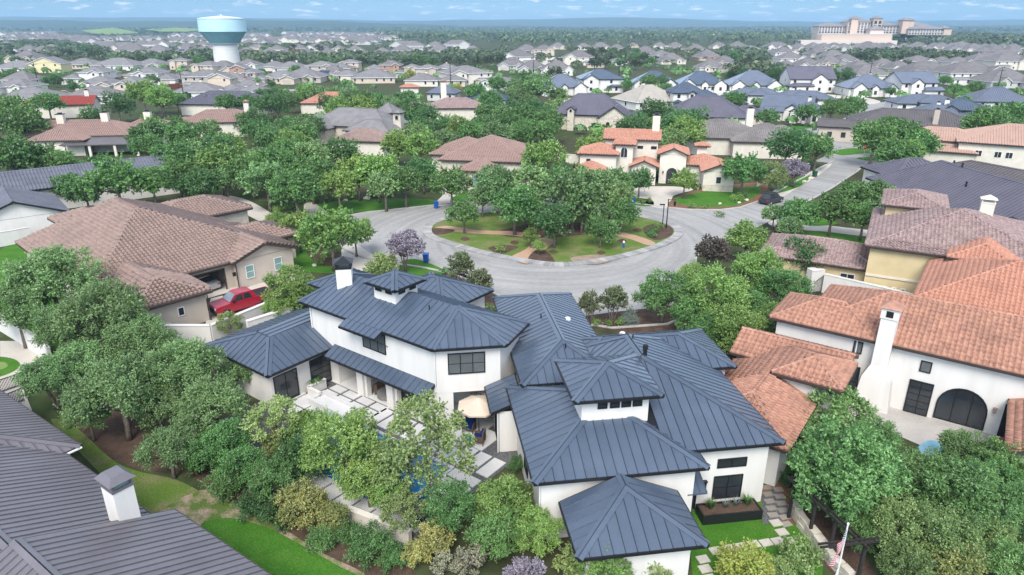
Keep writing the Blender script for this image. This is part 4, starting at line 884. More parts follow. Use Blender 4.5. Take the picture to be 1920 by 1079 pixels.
H = big('three_chimney_house', 'cream house with brown tile roofs and three square white chimneys, upper left', (140, 292, 0), 8, 'cream', 'tile_brown', 'course', [(-15, 11, 3, 16, 3.6, dict(pitch=.42)), (-9, 3, -1, 8, 3.3, V), (7, 15, 9, 18, 4.6, {})])
for u, v in ((-5, 8.5), (4, 9), (12, 12)): zz = H.hz(u, v); H.chimney(u, v, zz - .4, zz + 1.8, 1.5, 1.2)
H.opening('window', 'f', 13, 9.49, 2.8, .6, .8); H.opening('window', 'f', 10.2, 9.49, 2.8, .6, .8)
b = MB(); r = [(-1.5, -2.5, 2.6), (14, -2.5, 2.6), (13, 3.5, 3.5), (0, 3.5, 3.5)]; b.poly(r); b.poly([(x, y, z - .2) for x, y, z in r][::-1])
for i in range(4): p, q = r[i], r[(i + 1) % 4]; b.poly([(p[0], p[1], p[2] - .2), (q[0], q[1], q[2] - .2), q, p])
b.build('porch_roof', M['brown_metal'], H.E)
for u in (-1, 4, 9, 13.4): b = MB(); b.box(u, u + .5, -2.3, -1.9, 0, 2.4); b.build('porch_post', M['cream'], H.E)
H = big('red_gable_house', 'house with a bright red gabled tile roof and parapet ends, upper left', (118, 222, 0), 14, 'cream', 'tile_crimson', 'course', [(-8, 9, 0, 9, 3.8, dict(ends='gg', pitch=.5)), (-16, -7, 1, 9, 3.0, {})])
zz = H.hz(6, 4.5); H.chimney(6.5, 4.5, zz - 1, zz + 1.6, 1.2, 1.0, cap='flat')
H = big('purple_roof_house', 'house among trees with a plain purple-grey metal roof beyond the tan chimney', (412, 218, 0), -6, 'cream', 'purple_metal', 'rib', [(-13, 13, 0, 14, 3.4, dict(pitch=.5))], 'black')
H = big('tile_cottage', 'cream house with brown hipped tile roof and a little tile capped chimney tower', (408, 258, 0), 10, 'cream', 'tile_brown', 'course', [(-9, 10, 0, 12, 3.6, dict(pitch=.42)), (-12, -3, 2, 9, 3.0, {})])
zz = H.hz(6, 7); c = H.chimney(6.5, 7, zz - 1.5, zz + 2.2, 1.2, 1.2, cap='hip', capm='tile_brown')
big('orange_roof_house', 'house mostly hidden by trees showing an orange tile roof', (615, 214, 0), 0, 'cream', 'tile_orange', 'course', [(-9, 9, 0, 13, 3.2, dict(pitch=.45))])
big('orange_shed', 'small orange tile roof peeping between trees below the lime green tree', (768, 178, 0), 5, 'cream', 'tile_orange', 'course', [(-4, 4, 0, 6, 2.8, {})])
H = big('shingle_mansion', 'rambling mansion with steep grey slate shingle roofs and turrets, centre left', (640, 276, 0), -18, 'stone', 'shingle', 'plain', [(-13, 9, 6, 18, 3.8, dict(pitch=.6)), (-15, -5, 2, 12, 3.4, dict(axis='v', pitch=.6)), (0, 12, 1, 9, 3.6, dict(pitch=.55)), (1, 6.5, 14, 19.5, 6.2, dict(pitch=.8)), (9.5, 12, 7, 9.5, 7.2, dict(pitch=.6, zb=3, inset=.3))])
for v in (7.6, 8.6): H.opening('window', 'f', 10.75, 7.29, 5.6, .8, 1.0, fr='frame_w')
big('pink_hip_roof', 'house in front of the grey mansion with a small pink hipped tile roof', (672, 292, 0), -10, 'cream', 'tile_pink', 'course', [(-6.5, 6, 0, 10, 3.0, {})])
H = big('chimney_tile_house', 'red-brown tiled house with two peaks and a tall tile capped chimney among trees', (826, 230, 0), 4, 'cream', 'tile_mauve', 'course', [(-13, -2, 0, 11, 3.4, dict(pitch=.45)), (-4, 13, 1, 12, 3.8, dict(pitch=.45))])
H.chimney(1, 7, 4.5, 10.5, 1.6, 1.4, cap='hip', capm='tile_brown')
H = big('pink_tile_villa', 'limestone villa with pale pink-brown tile roofs and a dark green front window', (890, 355, 0), -10, 'stone', 'tile_brown', 'course', [(-2.6, 3.4, -1.3, 9, 3.3, V), (-7.5, 8.5, 4, 20, 4.0, {}), (-11, 1, 10, 22, 3.8, {}), (3, 9.5, 5, 11, 4.3, {})])
H.opening('window', 'f', .7, -.81, .7, 1.7, 1.9, nx=2, ny=2, fr='black', gl='glass2'); H.opening('door', 'f', -5, 4.49, 0, 1, 2.2)
for u in (-.9, 2.4): b = MB(); b.box(u - .08, u + .08, -1.0, -.81, 1.7, 2.1); b.build('wall_lantern', M['black'], H.E)
H = House('orange_villa', 'mediterranean villa with bright orange tile roofs, arched doors and white chimney beyond the traffic island', at(1085, 350)[:2], -12, 'cream', 'tile_orange', 'course', 'brownmetal')
for b in [(-.8, 6.5, 2.5, 10, 5.2, dict(pitch=.4)), (5.2, 9.2, 4.4, 9.6, 6.7, dict(pitch=.5)), (3, 13.4, 9, 16, 6.9, dict(axis='u', ends='gg', pitch=.4)), (-1, 4.6, -2, 5, 2.9, dict(axis='v')), (8.2, 13.4, 3, 10, 3.2, dict(axis='v', ends='gh')), (12.9, 18.4, 5, 13, 5.1, dict(axis='v', ends='gh')), (17.4, 24.4, 6, 13, 3.3, {}), (20.2, 26.2, .5, 9, 3.3, dict(axis='v', ends='gh')), (19.4, 22.2, 12.4, 15.2, 5.6, {})]: H.block(*b[:5], **b[5])
H.finish(.22)
H.chimney(12.3, 12.5, 7.5, 10.9, 1.3, 1.2)
for a in (('window', 'f', 7.2, 4.88, 4.4, 1.2, 1.8), ('garage_door', 'f', 10.8, 3.48, 0, 2.4, 2.5), ('door', 'f', 15.6, 5.48, 0, 1.8, 2.8)): H.opening(*a, nx=2, arch=True, fr='frame_w' if a[0] != 'door' else 'frame_b')
H.opening('window', 'f', 1.2, 2.98, 3.2, .9, 1.2, fr='frame_w'); H.opening('window', 'f', 23.2, .98, 1.3, .9, 1.2, fr='frame_w'); H.opening('window', 'f', 4.9, 2.98, .8, .8, 1.7, arch=True, fr='frame_w')
for u in (9.8, 12.2): H.opening('window', 'f', u, 9.48, 5.3, 1, .5)
b = MB(); b.box(20.8, 25.6, .9, .99, 0, 1.1); b.build('stone_base', M['stone'], H.E)
b = MB(); b.box(14.0, 14.2, 5.3, 5.49, 1.8, 2.2); b.build('wall_lantern', M['black'], H.E)
H = big('grey_tile_house', 'wide house with weathered grey-brown concrete tile roof and white chimney behind the orange villa', (1395, 296, 0), -8, 'cream', 'concrete_tile', 'course', [(-13, 5, 2, 17, 3.6, {}), (-16, -6, 6, 15, 3.2, {}), (-3, 12, -1, 11, 3.4, {}), (4, 14, 6, 15, 3.6, {}), (3, 11, 12, 19, 3.8, {})])
H.chimney(3, 15, 4.5, 8.6, 1.5, 1.3)
H = big('purple_gable_house', 'house with a tall purple-grey standing seam roof, cream stone gables and dormer', (1098, 246, 0), -14, 'stone', 'purple_metal', 'rib', [(-10, 10, 1, 14, 4.0, dict(pitch=.75)), (3, 12, -3, 8, 3.6, dict(axis='v', ends='gh', pitch=.7)), (10, 15, 0, 9, 3.4, dict(pitch=.6)), (-5.2, -3, -.5, 4, 5.4, dict(axis='v', ends='gh', pitch=.7, inset=.25))], 'black')
H.opening('window', 'f', -4.1, -.26, 4.6, .8, 1.0, arch=True, fr='frame_w'); H.opening('window', 'f', 6, -2.51, .8, .9, 2.0, arch=True); H.opening('window', 'f', 8.6, -2.51, .8, .9, 2.0, arch=True)
H = big('brown_metal_house', 'low house with a long brown metal roof beside the street bend, right', (1640, 270, 0), -22, 'tan', 'brown_metal', 'rib', [(-13, 2, 0, 7, 3.4, dict(ends='gh')), (-6, 22, 2.5, 17, 4.2, dict(pitch=.42))], 'black')
H.chimney(12, 4, 3, 8, 1.1, 1.0)
for u in (-10, -7, -4): H.opening('window', 'f', u, .49, 1, 1, 1.2)
big('slate_roof_house', 'broad pale grey-blue metal roofed house right of the brown metal roof', (1800, 248, 0), -28, 'white', 'slate_metal', 'rib', [(-13, 11, 0, 15, 3.6, {}), (-2, 9, -5, 6, 3.4, {})], 'black').chimney(-4, 5, 4.5, 7.6, 1.1, 1.0)
H = big('dark_metal_house', 'house left of the orange villa trees seen as one tall dark purple metal roof', (1330, 245, 0), -14, 'cream', 'purple_metal', 'rib', [(-12, 10, 0, 16, 3.4, dict(pitch=.6)), (4, 15, 6, 15, 3.4, dict(pitch=.5))], 'black')
H = big('grey_seam_house', 'house at the right with huge charcoal purple standing seam roofs and white walls', (1655, 345, 4), -85, 'white', 'purple_metal', 'rib', [(-4.5, 34, 0, 13.5, 4.0, dict(pitch=.56)), (-16, -6, 6, 18, 3.4, dict(axis='v', pitch=.45)), (14, 30, 8, 24, 4.1, dict(axis='v'))], 'black', .6)
u, v, z = H.loc(1905, 385, 7); zz = H.hz(u, v); H.chimney(u, v, max(3, zz - 1), max(3, zz) + 1.8, 1.3, 1.2, cap='hip')
for px, py in ((1785, 322), (1800, 330), (1812, 345)): u, v, _ = H.loc(px, py, 6.5); zz = H.hz(u, v); b = MB(); b.tube([(u, v, zz - .2), (u, v, zz + .7)], .12, 6); b.build('vent_pipe', M['black'], H.E)
H = big('brown_seam_house', 'house at the right edge with a long brown-grey metal roof behind the charcoal one', (1860, 362, 3.4), -70, 'cream', 'brown_metal', 'rib', [(-17, 16, 2, 15, 3.4, dict(pitch=.36))], 'black', .6)
H = big('salmon_tile_house', 'cream house at the right edge with pale salmon tile roofs', (1850, 312, 0), -30, 'cream', 'pink_far', 'course', [(-17, 0, 2, 14, 4.0, dict(pitch=.34)), (-6, 14, -2, 15, 4.6, dict(pitch=.36)), (-15, -2, -3, 4, 2.6, dict(pitch=.3))])
for u in (-2, 1.2, 3.0): H.opening('window', 'f', u, -1.49, 2.0, 1.2, 1.2, nx=2, fr='frame_w')
# ------------------------------------------------------------------ ground, street, island, lawns, drives
b = MB(); b.poly([(-9000, -200, 0), (9000, -200, 0), (9000, 14000, 0), (-9000, 14000, 0)]); tag(b.build('ground', M['gm']), kind='structure')
def W2(pts, z=0): return [at(x, y, z)[:2] for x, y in pts]
def smooth_loop(p, n=4):
    out = []; k = len(p)
    for i in range(k):
        a, b, c, d = (np.array(p[(i + j) % k]) for j in (-1, 0, 1, 2))
        for t in np.linspace(0, 1, n, endpoint=False): out.append(tuple(.5 * (2 * b + (c - a) * t + (2 * a - 5 * b + 4 * c - d) * t * t + (3 * b - a - 3 * c + d) * t ** 3)))
    return out
def sheet(name, poly, z, m, th=0, parent=None, smooth=False):
    if smooth: poly = smooth_loop(poly)
    n = len(poly); ar = sum(poly[i][0] * poly[(i + 1) % n][1] - poly[(i + 1) % n][0] * poly[i][1] for i in range(n))
    if ar < 0: poly = poly[::-1]
    b = MB(); tris = tessellate_polygon([[Vector((x, y, 0)) for x, y in poly]]); b.v = [(x, y, z) for x, y in poly]
    for t in tris:
        a, c, d = (Vector(b.v[i]) for i in t); b.f.append(tuple(t) if (c - a).cross(d - a).z > 0 else tuple(t)[::-1]); b.m.append(0)
    if th:
        for i in range(n): p, q = poly[i], poly[(i + 1) % n]; b.poly([(p[0], p[1], z - th), (q[0], q[1], z - th), (q[0], q[1], z), (p[0], p[1], z)])
    return tag(b.build(name, M[m], parent), kind='structure')
def strip(pts, wd):
    P = [Vector((*p, 0)) for p in pts]; l, r = [], []
    for i, p in enumerate(P):
        d = (P[min(i + 1, len(P) - 1)] - P[max(i - 1, 0)]).normalized(); n = Vector((-d.y, d.x, 0)) * wd / 2
        l.append((p + n)[:2]); r.append((p - n)[:2])
    return [tuple(q) for q in l] + [tuple(q) for q in r[::-1]]
def kerb(pts, closed=False, wd=.28, h=.13, name='kerb', m='kerb'):
    P = [Vector((*p, 0)) for p in pts]; n = len(P); b = MB(); A = []; k = n
    for i in range(n):
        d = (P[(i + 1) % n] - P[(i - 1) % n]) if closed else (P[min(i + 1, n - 1)] - P[max(i - 1, 0)])
        d.normalize(); q = Vector((-d.y, d.x, 0)) * wd; A.append((P[i], P[i] + q))
    for i in range(n if closed else n - 1):
        (a, c), (d, e) = A[i], A[(i + 1) % n]; up = Vector((0, 0, h))
        b.poly([a + up, d + up, e + up, c + up]); b.poly([a, d, d + up, a + up]); b.poly([d + up * 0 + (e - d), c, c + up, e + up])
    return tag(b.build(name, M[m]), kind='structure')
NK = W2([(640, 408), (690, 399), (740, 394), (814, 386), (850, 382), (920, 376), (1010, 373), (1100, 375), (1190, 382), (1240, 389), (1290, 394), (1350, 395), (1390, 390), (1425, 378), (1460, 360), (1500, 338), (1540, 318), (1566, 301)])
SK = W2([(1625, 304), (1606, 322), (1560, 352), (1510, 380), (1460, 405), (1410, 430), (1370, 446), (1330, 462), (1303, 482), (1300, 505), (1318, 540), (1330, 575), (1250, 608), (1150, 615), (1040, 600), (960, 570), (925, 548), (890, 530), (850, 514), (800, 503), (760, 497), (720, 492), (680, 482), (650, 470), (632, 450), (630, 428)])
ROAD = NK + SK
sheet('street', ROAD, .012, 'concrete')
sheet('street', strip(W2([(1580, 309), (1600, 298), (1630, 291), (1680, 291), (1760, 300)]), 11), .016, 'concrete')
sheet('street', strip(W2([(1420, 262), (1500, 248), (1560, 239), (1606, 229), (1640, 212), (1648, 197), (1690, 192), (1780, 198)]), 9.5), .02, 'concrete')
sheet('street', strip(W2([(1596, 300), (1580, 275), (1545, 252), (1520, 245)]), 9), .024, 'concrete')
sheet('street', W2([(15, 166), (40, 158), (72, 162), (70, 166), (120, 176), (140, 190), (90, 190), (60, 172), (30, 180)]), .02, 'concrete')
sheet('street', strip(W2([(300, 176), (470, 172), (600, 168), (660, 165)]), 10), .02, 'concrete')
sheet('street', strip(W2([(1010, 122), (1025, 112), (1040, 108), (1080, 110)]), 14), .05, 'drive')
kerb(NK); kerb(SK)
ISL = smooth_loop(W2([(793, 437), (797, 424), (815, 414), (845, 407), (900, 398), (960, 391), (1040, 388), (1110, 391), (1180, 400), (1235, 412), (1270, 424), (1281, 436), (1273, 449), (1240, 465), (1190, 480), (1140, 491), (1085, 499), (1035, 500), (985, 494), (930, 484), (880, 472), (830, 457), (803, 447)]), 5)
def shrink(poly, d):
    n = len(poly); out = []
    for i in range(n):
        a, c = Vector(poly[i - 1]), Vector(poly[(i + 1) % n]); t = (c - a).normalized(); q = Vector((t.y, -t.x)); p = Vector(poly[i]) + q * d; out.append(tuple(p))
    return out
c0 = Vector((np.mean([p[0] for p in ISL]), np.mean([p[1] for p in ISL])))
sg = 1.0 if (Vector(shrink(ISL, 1.0)[0]) - c0).length < (Vector(ISL[0]) - c0).length else -1.0
IN = shrink(ISL, sg * 1.15)
isl = sheet('traffic_island', IN, .10, 'lawn2', .1)
# one stone after another along the rim: an upright face and a coping slab
acc = 0; pts = ISL + [ISL[0]]; res = []
for p, q in zip(pts, pts[1:]):
    p, q = Vector(p), Vector(q); L_ = (q - p).length; k = 0
    while acc < L_: res.append(p + (q - p) * (acc / L_)); acc += .62
    acc -= L_
res = [tuple(p) for p in res]; inn = shrink(res, sg * 1.2); n = len(res)
for i in range(n):
    j = (i + 1) % n; a, c, d, e = Vector(res[i]), Vector(res[j]), Vector(inn[j]), Vector(inn[i]); g = .02
    a2, c2 = a + (c - a) * g, c - (c - a) * g; e2, d2 = e + (d - e) * g, d - (d - e) * g
    m = MB(); m.prism([tuple(a2), tuple(c2), tuple(d2), tuple(e2)], 0, .16 + RNG.uniform(-.012, .012)); m.build('kerb_stone', M['kerbstone'], isl)
def isheet(name, px, z, m): return sheet(name, W2(px, z), z, m, 0, None, True)
isheet('gravel_path', [(958, 482), (985, 468), (1003, 452), (1020, 446), (1042, 452), (1030, 462), (1008, 478), (992, 494), (972, 491)], .106, 'granite')
isheet('gravel_path', [(815, 428), (840, 424), (900, 432), (960, 434), (1010, 440), (1005, 447), (950, 441), (890, 438), (830, 432)], .106, 'granite')
isheet('gravel_path', [(1160, 436), (1190, 441), (1228, 455), (1215, 460), (1180, 448), (1155, 442)], .106, 'granite')
isheet('flower_bed', [(806, 430), (822, 428), (852, 431), (840, 438), (812, 440)], .11, 'mulch')
isheet('flower_bed', [(990, 486), (1004, 470), (1026, 472), (1040, 490), (1030, 494), (1008, 493)], .11, 'mulch')
isheet('flower_bed', [(915, 466), (940, 460), (972, 463), (960, 470), (940, 476)], .11, 'mulch')
isheet('flower_bed', [(1205, 430), (1225, 420), (1255, 424), (1262, 436), (1250, 446), (1225, 450)], .11, 'mulch')
isheet('flower_bed', [(930, 436), (1000, 420), (1100, 418), (1140, 432), (1060, 444), (980, 446)], .103, 'mulch')
isheet('bare_patch', [(1070, 484), (1110, 478), (1150, 484), (1130, 494), (1085, 495)], .104, 'dirt')
for x, y in ((872, 448), (965, 455), (1037, 472), (1127, 474), (1166, 452), (1195, 432)):
    isheet('mulch_ring', [(x - 9, y), (x, y - 4), (x + 9, y), (x, y + 4)], .112, 'mulch')
def S(name, px, m, z=.008, sm=True): return sheet(name, W2(px), z, m, 0, None, sm)
S('lawn', [(590, 386), (640, 377), (720, 373), (806, 374), (816, 384), (740, 393), (690, 397), (620, 396)], 'lawn')
S('lawn', [(838, 366), (880, 364), (905, 372), (890, 378), (850, 380)], 'lawn')
S('driveway', [(812, 386), (830, 366), (828, 352), (862, 352), (866, 362), (846, 372), (842, 384)], 'drive', .014)
S('driveway', [(570, 384), (585, 380), (612, 398), (600, 412), (575, 405)], 'drive', .014)
S('driveway', [(428, 368), (465, 376), (505, 398), (520, 412), (500, 420), (460, 402), (430, 385)], 'drive', .014)
S('driveway', [(1208, 384), (1190, 366), (1196, 352), (1262, 350), (1300, 356), (1262, 368), (1258, 390)], 'drive', .014)
S('lawn', [(1262, 378), (1290, 366), (1330, 358), (1400, 352), (1424, 348), (1424, 362), (1400, 378), (1372, 387), (1310, 388)], 'lawn', .02)
S('flower_bed', [(1258, 390), (1262, 374), (1310, 356), (1420, 342), (1440, 350), (1430, 372), (1392, 388), (1340, 394)], 'redmulch', .016)
S('flower_bed', [(1180, 381), (1195, 372), (1222, 376), (1224, 386), (1200, 387)], 'lawn', .014)
S('lawn', [(1455, 362), (1500, 350), (1520, 330), (1490, 335)], 'lawn', .015)
S('path', [(1440, 384), (1490, 356), (1545, 322), (1560, 306), (1540, 312), (1490, 338), (1450, 358)], 'drive', .013)
S('lawn', [(1605, 297), (1640, 294), (1660, 298), (1630, 302)], 'lawn', .03)
S('lawn', [(1560, 285), (1600, 278), (1650, 284), (1620, 288), (1580, 292)], 'lawn', .03)
S('lawn', [(1470, 240), (1500, 236), (1530, 238), (1505, 243), (1480, 246)], 'lawn', .03); S('lawn', [(1500, 236), (1550, 230), (1552, 236), (1530, 238)], 'lawn', .03)
S('lawn', [(540, 470), (575, 462), (612, 480), (640, 508), (600, 512), (560, 505), (540, 490)], 'lawn', .01)
S('flower_bed', [(575, 470), (620, 468), (640, 488), (620, 500), (592, 492)], 'mulch', .013)
S('driveway', [(640, 470), (665, 458), (700, 478), (745, 497), (735, 530), (660, 520)], 'drive', .017)
S('lawn', [(745, 497), (770, 486), (800, 492), (835, 510), (800, 520), (760, 512)], 'lawn', .02)
S('driveway', [(385, 610), (395, 560), (447, 548), (533, 505), (575, 520), (530, 575), (490, 600), (420, 612)], 'drive', .012, False)
S('lawn', [(0, 470), (50, 460), (60, 500), (100, 560), (120, 640), (60, 640), (0, 580)], 'lawn', .01)
S('pool_deck', [(0, 640), (40, 640), (90, 668), (70, 700), (40, 720), (60, 770), (0, 790)], 'drive', .012, False)
g = S('putting_green', [(-20, 672), (20, 672), (38, 684), (20, 700), (-20, 708)], 'lawn', .02); S('putting_cup_area', [(-20, 680), (8, 680), (14, 688), (0, 694), (-20, 696)], 'field', .025)
S('flower_bed', [(120, 770), (220, 760), (300, 840), (420, 870), (560, 940), (700, 1010), (780, 1079), (680, 1090), (560, 1010), (480, 962), (400, 925), (350, 890), (260, 880), (180, 840)], 'mulch', .01)
S('lawn', [(95, 790), (140, 800), (210, 862), (262, 885), (330, 900), (385, 935), (330, 968), (290, 990), (180, 880)], 'lawn2', .014)
S('bare_earth', [(280, 985), (330, 940), (390, 918), (430, 940), (520, 985), (600, 1035), (690, 1085), (560, 1100), (470, 1010), (380, 1000)], 'worn', .016)
S('lawn', [(376, 985), (430, 972), (500, 990), (560, 1020), (640, 1065), (700, 1100), (480, 1100), (420, 1030)], 'lawn', .022)
S('lawn', [(1290, 990), (1300, 955), (1430, 940), (1470, 960), (1500, 990), (1545, 1040), (1540, 1100), (1300, 1100)], 'lawn', .012, False)
S('gravel_bed', [(1425, 925), (1470, 905), (1500, 950), (1505, 975), (1450, 985)], 'redmulch', .014)
S('flower_bed', [(1495, 960), (1530, 950), (1640, 1070), (1600, 1100), (1545, 1060)], 'mulch', .016)
S('patio', [(1560, 742), (1605, 740), (1680, 762), (1740, 772), (1840, 798), (1930, 822), (1930, 872), (1840, 862), (1760, 850), (1690, 820), (1580, 800)], 'patio', .012, False)
S('swimming_pool', [(1722, 838), (1745, 826), (1775, 838), (1755, 856), (1730, 852)], 'palewater', .02)
S('flower_bed', [(700, 520), (860, 512), (930, 560), (910, 580), (800, 540)], 'mulch', .012)
S('flower_bed', [(1080, 600), (1250, 575), (1400, 560), (1500, 640), (1420, 680), (1250, 640)], 'mulch', .02)
S('lawn', [(1470, 440), (1560, 432), (1630, 450), (1628, 460), (1560, 446), (1500, 446)], 'lawn', .012)
S('driveway', [(1440, 418), (1480, 410), (1560, 424), (1640, 434), (1630, 444), (1540, 434), (1470, 430)], 'drive', .014)
S('lawn', [(1490, 415), (1530, 405), (1570, 420), (1520, 424)], 'lawn', .016)
for q in ([(20, 172), (60, 176), (80, 172), (50, 168)], [(64, 174), (98, 176), (112, 171), (80, 169)], [(88, 176), (112, 181), (130, 176), (112, 172)], [(190, 140), (230, 142), (235, 136), (200, 136)], [(655, 110), (700, 118), (710, 112), (676, 107)], [(950, 194), (1000, 192), (1010, 196), (960, 199)], [(1040, 188), (1060, 186), (1050, 191)], [(1468, 160), (1482, 165), (1485, 178), (1466, 180)], [(1570, 160), (1604, 165), (1610, 186), (1575, 176)], [(1684, 178), (1700, 182), (1695, 190), (1680, 190)], [(1790, 165), (1840, 175), (1815, 180), (1780, 175)], [(1880, 182), (1920, 180), (1920, 186), (1890, 188)], [(1770, 262), (1830, 250), (1850, 262), (1800, 268)]): S('lawn', q, 'lawn', .03)
for q in ([(150, 58, 2250, 13), (212, 53, 2400, 16), (240, 58, 2250, 13), (258, 62, 2150, 8), (206, 66, 2050, 5), (170, 63, 2100, 6)], [(270, 56, 2350, 15), (330, 53, 2450, 17), (392, 56, 2350, 15), (345, 60, 2200, 10), (300, 60, 2200, 10)], [(1795, 63, 2200, 9), (1930, 65, 2200, 8), (1930, 69, 2000, 5), (1800, 68, 2050, 5)]):
    b = MB(); b.poly([((px - 960) / FOC * dd * CP, dd, CAMH - (py - 49.2) / FOC * dd * .93) for px, py, dd, _ in q]); tag(b.build('meadow', M['field']), kind='structure')
# pale drives of the metal roofed street
for q in ([(1040, 190), (1075, 184), (1100, 190), (1060, 196)], [(1330, 172), (1380, 176), (1400, 180), (1340, 182)], [(1470, 172), (1560, 178), (1600, 184), (1480, 184)], [(1600, 180), (1650, 190), (1630, 196), (1600, 190)], [(1700, 188), (1770, 186), (1790, 192), (1720, 194)], [(1550, 240), (1580, 232), (1600, 238), (1570, 246)]): S('driveway', q, 'drive', .026)

# ------------------------------------------------------------------ pool court of the white house
LO = MH.world((_o[0], _o[1], 0)); LR = math.radians(-37)
def LW(u, v, z=0): c, s = math.cos(LR), math.sin(LR); return (LO[0] + u * c - v * s, LO[1] + u * s + v * c, z)
def Lq(u0, u1, v0, v1): return [LW(u, v)[:2] for u, v in ((u0, v0), (u1, v0), (u1, v1), (u0, v1))]
court = sheet('patio_gravel', Lq(-13.2, 6.2, -9.6, 3.2), .03, 'gravel')
sheet('covered_terrace', Lq(-11.5, 2.6, -.15, 3.2), .05, 'slab')
sheet('pool_water', Lq(-7.8, 3.6, -8.2, -3.0), .06, 'water')
def slab(u0, u1, v0, v1, h=.1, m='slab', name='paving_slab', par=court): b = MB(); b.prism(Lq(u0, u1, v0, v1), 0, h); return b.build(name, M[m], par)
for i in range(10): slab(-5.0 + i * 1.12, -5.0 + i * 1.12 + .92, -2.35, -.45)
for i in range(4):
    for j in range(2): slab(-10.6 + i * 1.5, -10.6 + i * 1.5 + 1.28, -1.9 + j * .9, -1.9 + j * .9 + .72)
for i in range(3):
    for j in range(2): slab(-13 + i * 1.75, -13 + i * 1.75 + 1.6, -5.6 + j * 1.6, -5.6 + j * 1.6 + 1.45)
for i in range(6): slab(3.8, 5.9, -8.5 + i * .98, -8.5 + i * .98 + .8)
for i in range(9): slab(-7.6 + i * 1.3, -7.6 + i * 1.3 + 1.15, -9.5, -8.4)
for q in ((-7.98, 3.7, -3.0, -2.75), (-7.98, 3.7, -8.4, -8.2), (-8.0, -7.8, -8.2, -3.0), (3.6, 3.74, -8.2, -3.0)): slab(*q, h=.12, name='pool_coping')
t = thing('spa', 'raised white square edged spa tub at the head of the swimming pool', 'spa', LW(-7.9, -2.75), LR)
b = MB()
for q in ((-2, 2, -.75, -.45), (-2, 2, .45, .75), (-2, -1.7, -.45, .45), (1.7, 2, -.45, .45)): b.box(*q, 0, .62)
b.build('rim', M['slab'], t); b = MB(); b.box(-1.7, 1.7, -.45, .45, 0, .45); b.build('water', M['slab'], t)
# ------------------------------------------------------------------ trees and shrubs
NP = np.random.default_rng(3)
def unit(n):
    v = NP.normal(size=(n, 3)); return v / np.linalg.norm(v, axis=1, keepdims=True)
def crown(name, m, clumps, nleaf, leaf, up=.35, long=1.6, fill=.35, sq=.8):
    # leaves sit along short twigs that spray outward from every limb end, so gaps stay open between them
    C = np.array([c[:3] for c in clumps]); Rr = np.array([c[3] for c in clumps]); w = Rr ** 2; per = 9; nt = nleaf // per; nleaf = nt * per
    ti = NP.choice(len(C), nt, p=w / w.sum()); d = unit(nt); ax = NP.uniform(.65, 1.35, (len(C), 3)) * np.array([1, 1, sq])
    k = NP.uniform(.25, .75, nt)[:, None]; base = C[ti] + d * Rr[ti][:, None] * k * ax[ti]
    ln = Rr[ti][:, None] * (NP.uniform(.3, .62, nt)[:, None] + np.where(NP.random(nt) > .88, .3, 0)[:, None])
    tw = d * ax[ti] + unit(nt) * .45 + np.array([0, 0, .12]); tw /= np.linalg.norm(tw, axis=1, keepdims=True); end = base + tw * ln
    s_ = np.tile(np.linspace(.1, 1, per), nt)[:, None] + NP.normal(0, .05, (nleaf, 1)); q = np.repeat(np.arange(nt), per); idx = ti[q]
    p = base[q] + (end - base)[q] * s_ + unit(nleaf) * np.minimum(.13 * ln[q], leaf * .9)
    t = tw[q] * .7 + unit(nleaf) * .8; t /= np.linalg.norm(t, axis=1, keepdims=True)
    nrm = d[q] * .5 + unit(nleaf) * .65 + np.array([0, 0, up + .25]); s = np.cross(nrm, t); s /= np.linalg.norm(s, axis=1, keepdims=True) + 1e-9; nrm = np.cross(t, s)
    L_ = (leaf * NP.uniform(.6, 1.3, nleaf))[:, None]; Wd = L_ / long; bend = nrm * L_ * .15
    V = np.stack([p - t * L_ * .5, p + s * Wd * .5 + bend, p + t * L_ * .5, p - s * Wd * .5 + bend], 1).reshape(-1, 3)
    ct = NP.random(len(C)); tt = NP.random(nt)
    tint = np.clip(ct[idx] * .35 + tt[q] * .4 + NP.random(nleaf) * .3 + np.where(tt[q] > .9, .3, 0), 0, 1)
    return fast_mesh(name, V, np.arange(nleaf * 4).reshape(-1, 4), [m], np.repeat(tint, 4))
def limbs(name, m, H0, C, r0, lean=0, stems=1, spread=.25):
    b = MB()
    for k in range(stems):
        a = 6.283 * k / max(1, stems) + .4; sp = spread if stems > 1 else 0
        fork = Vector((lean * .5 + sp * math.cos(a) * H0 * .5, sp * math.sin(a) * H0 * .5, H0 * .62))
        mid = fork * .5 + Vector((RNG.uniform(-.1, .1), RNG.uniform(-.1, .1), 0)) * r0 * 3
        b.tube([(0 + .1 * math.cos(a) * (stems > 1), .1 * math.sin(a) * (stems > 1), -.2), mid, fork], [r0 * 1.25, r0 * .9, r0 * .75], 7)
        pick = sorted(C, key=lambda c: (Vector(c[:3]) - fork).length)[:: max(1, len(C) // 14)][:14]
        for c in pick:
            e = Vector(c[:3]); m_ = (fork + e) / 2 + Vector((RNG.uniform(-.3, .3), RNG.uniform(-.3, .3), .25)) * r0 * 2
            b.tube([fork, m_, e], [r0 * .5, r0 * .32, r0 * .1], 5, cap=False)
    return b.mesh(name, [m], True)
def clumps(R, cz, n, rr=(.26, .42), rz=.75, low=-.35, core=.55, seed=0):
    g = np.random.default_rng(seed); out = []
    gold = 2.39996
    for i in range(n):
        z = 1 - (i + .5) / n * (1 - low); a = gold * i + g.uniform(-.5, .5); q = math.sqrt(max(0, 1 - z * z)); k = g.uniform(.55, .82)
        out.append((R * q * math.cos(a) * k, R * q * math.sin(a) * k, cz + R * rz * z * k, R * g.uniform(*rr)))
    out.append((0, 0, cz, R * core)); return out
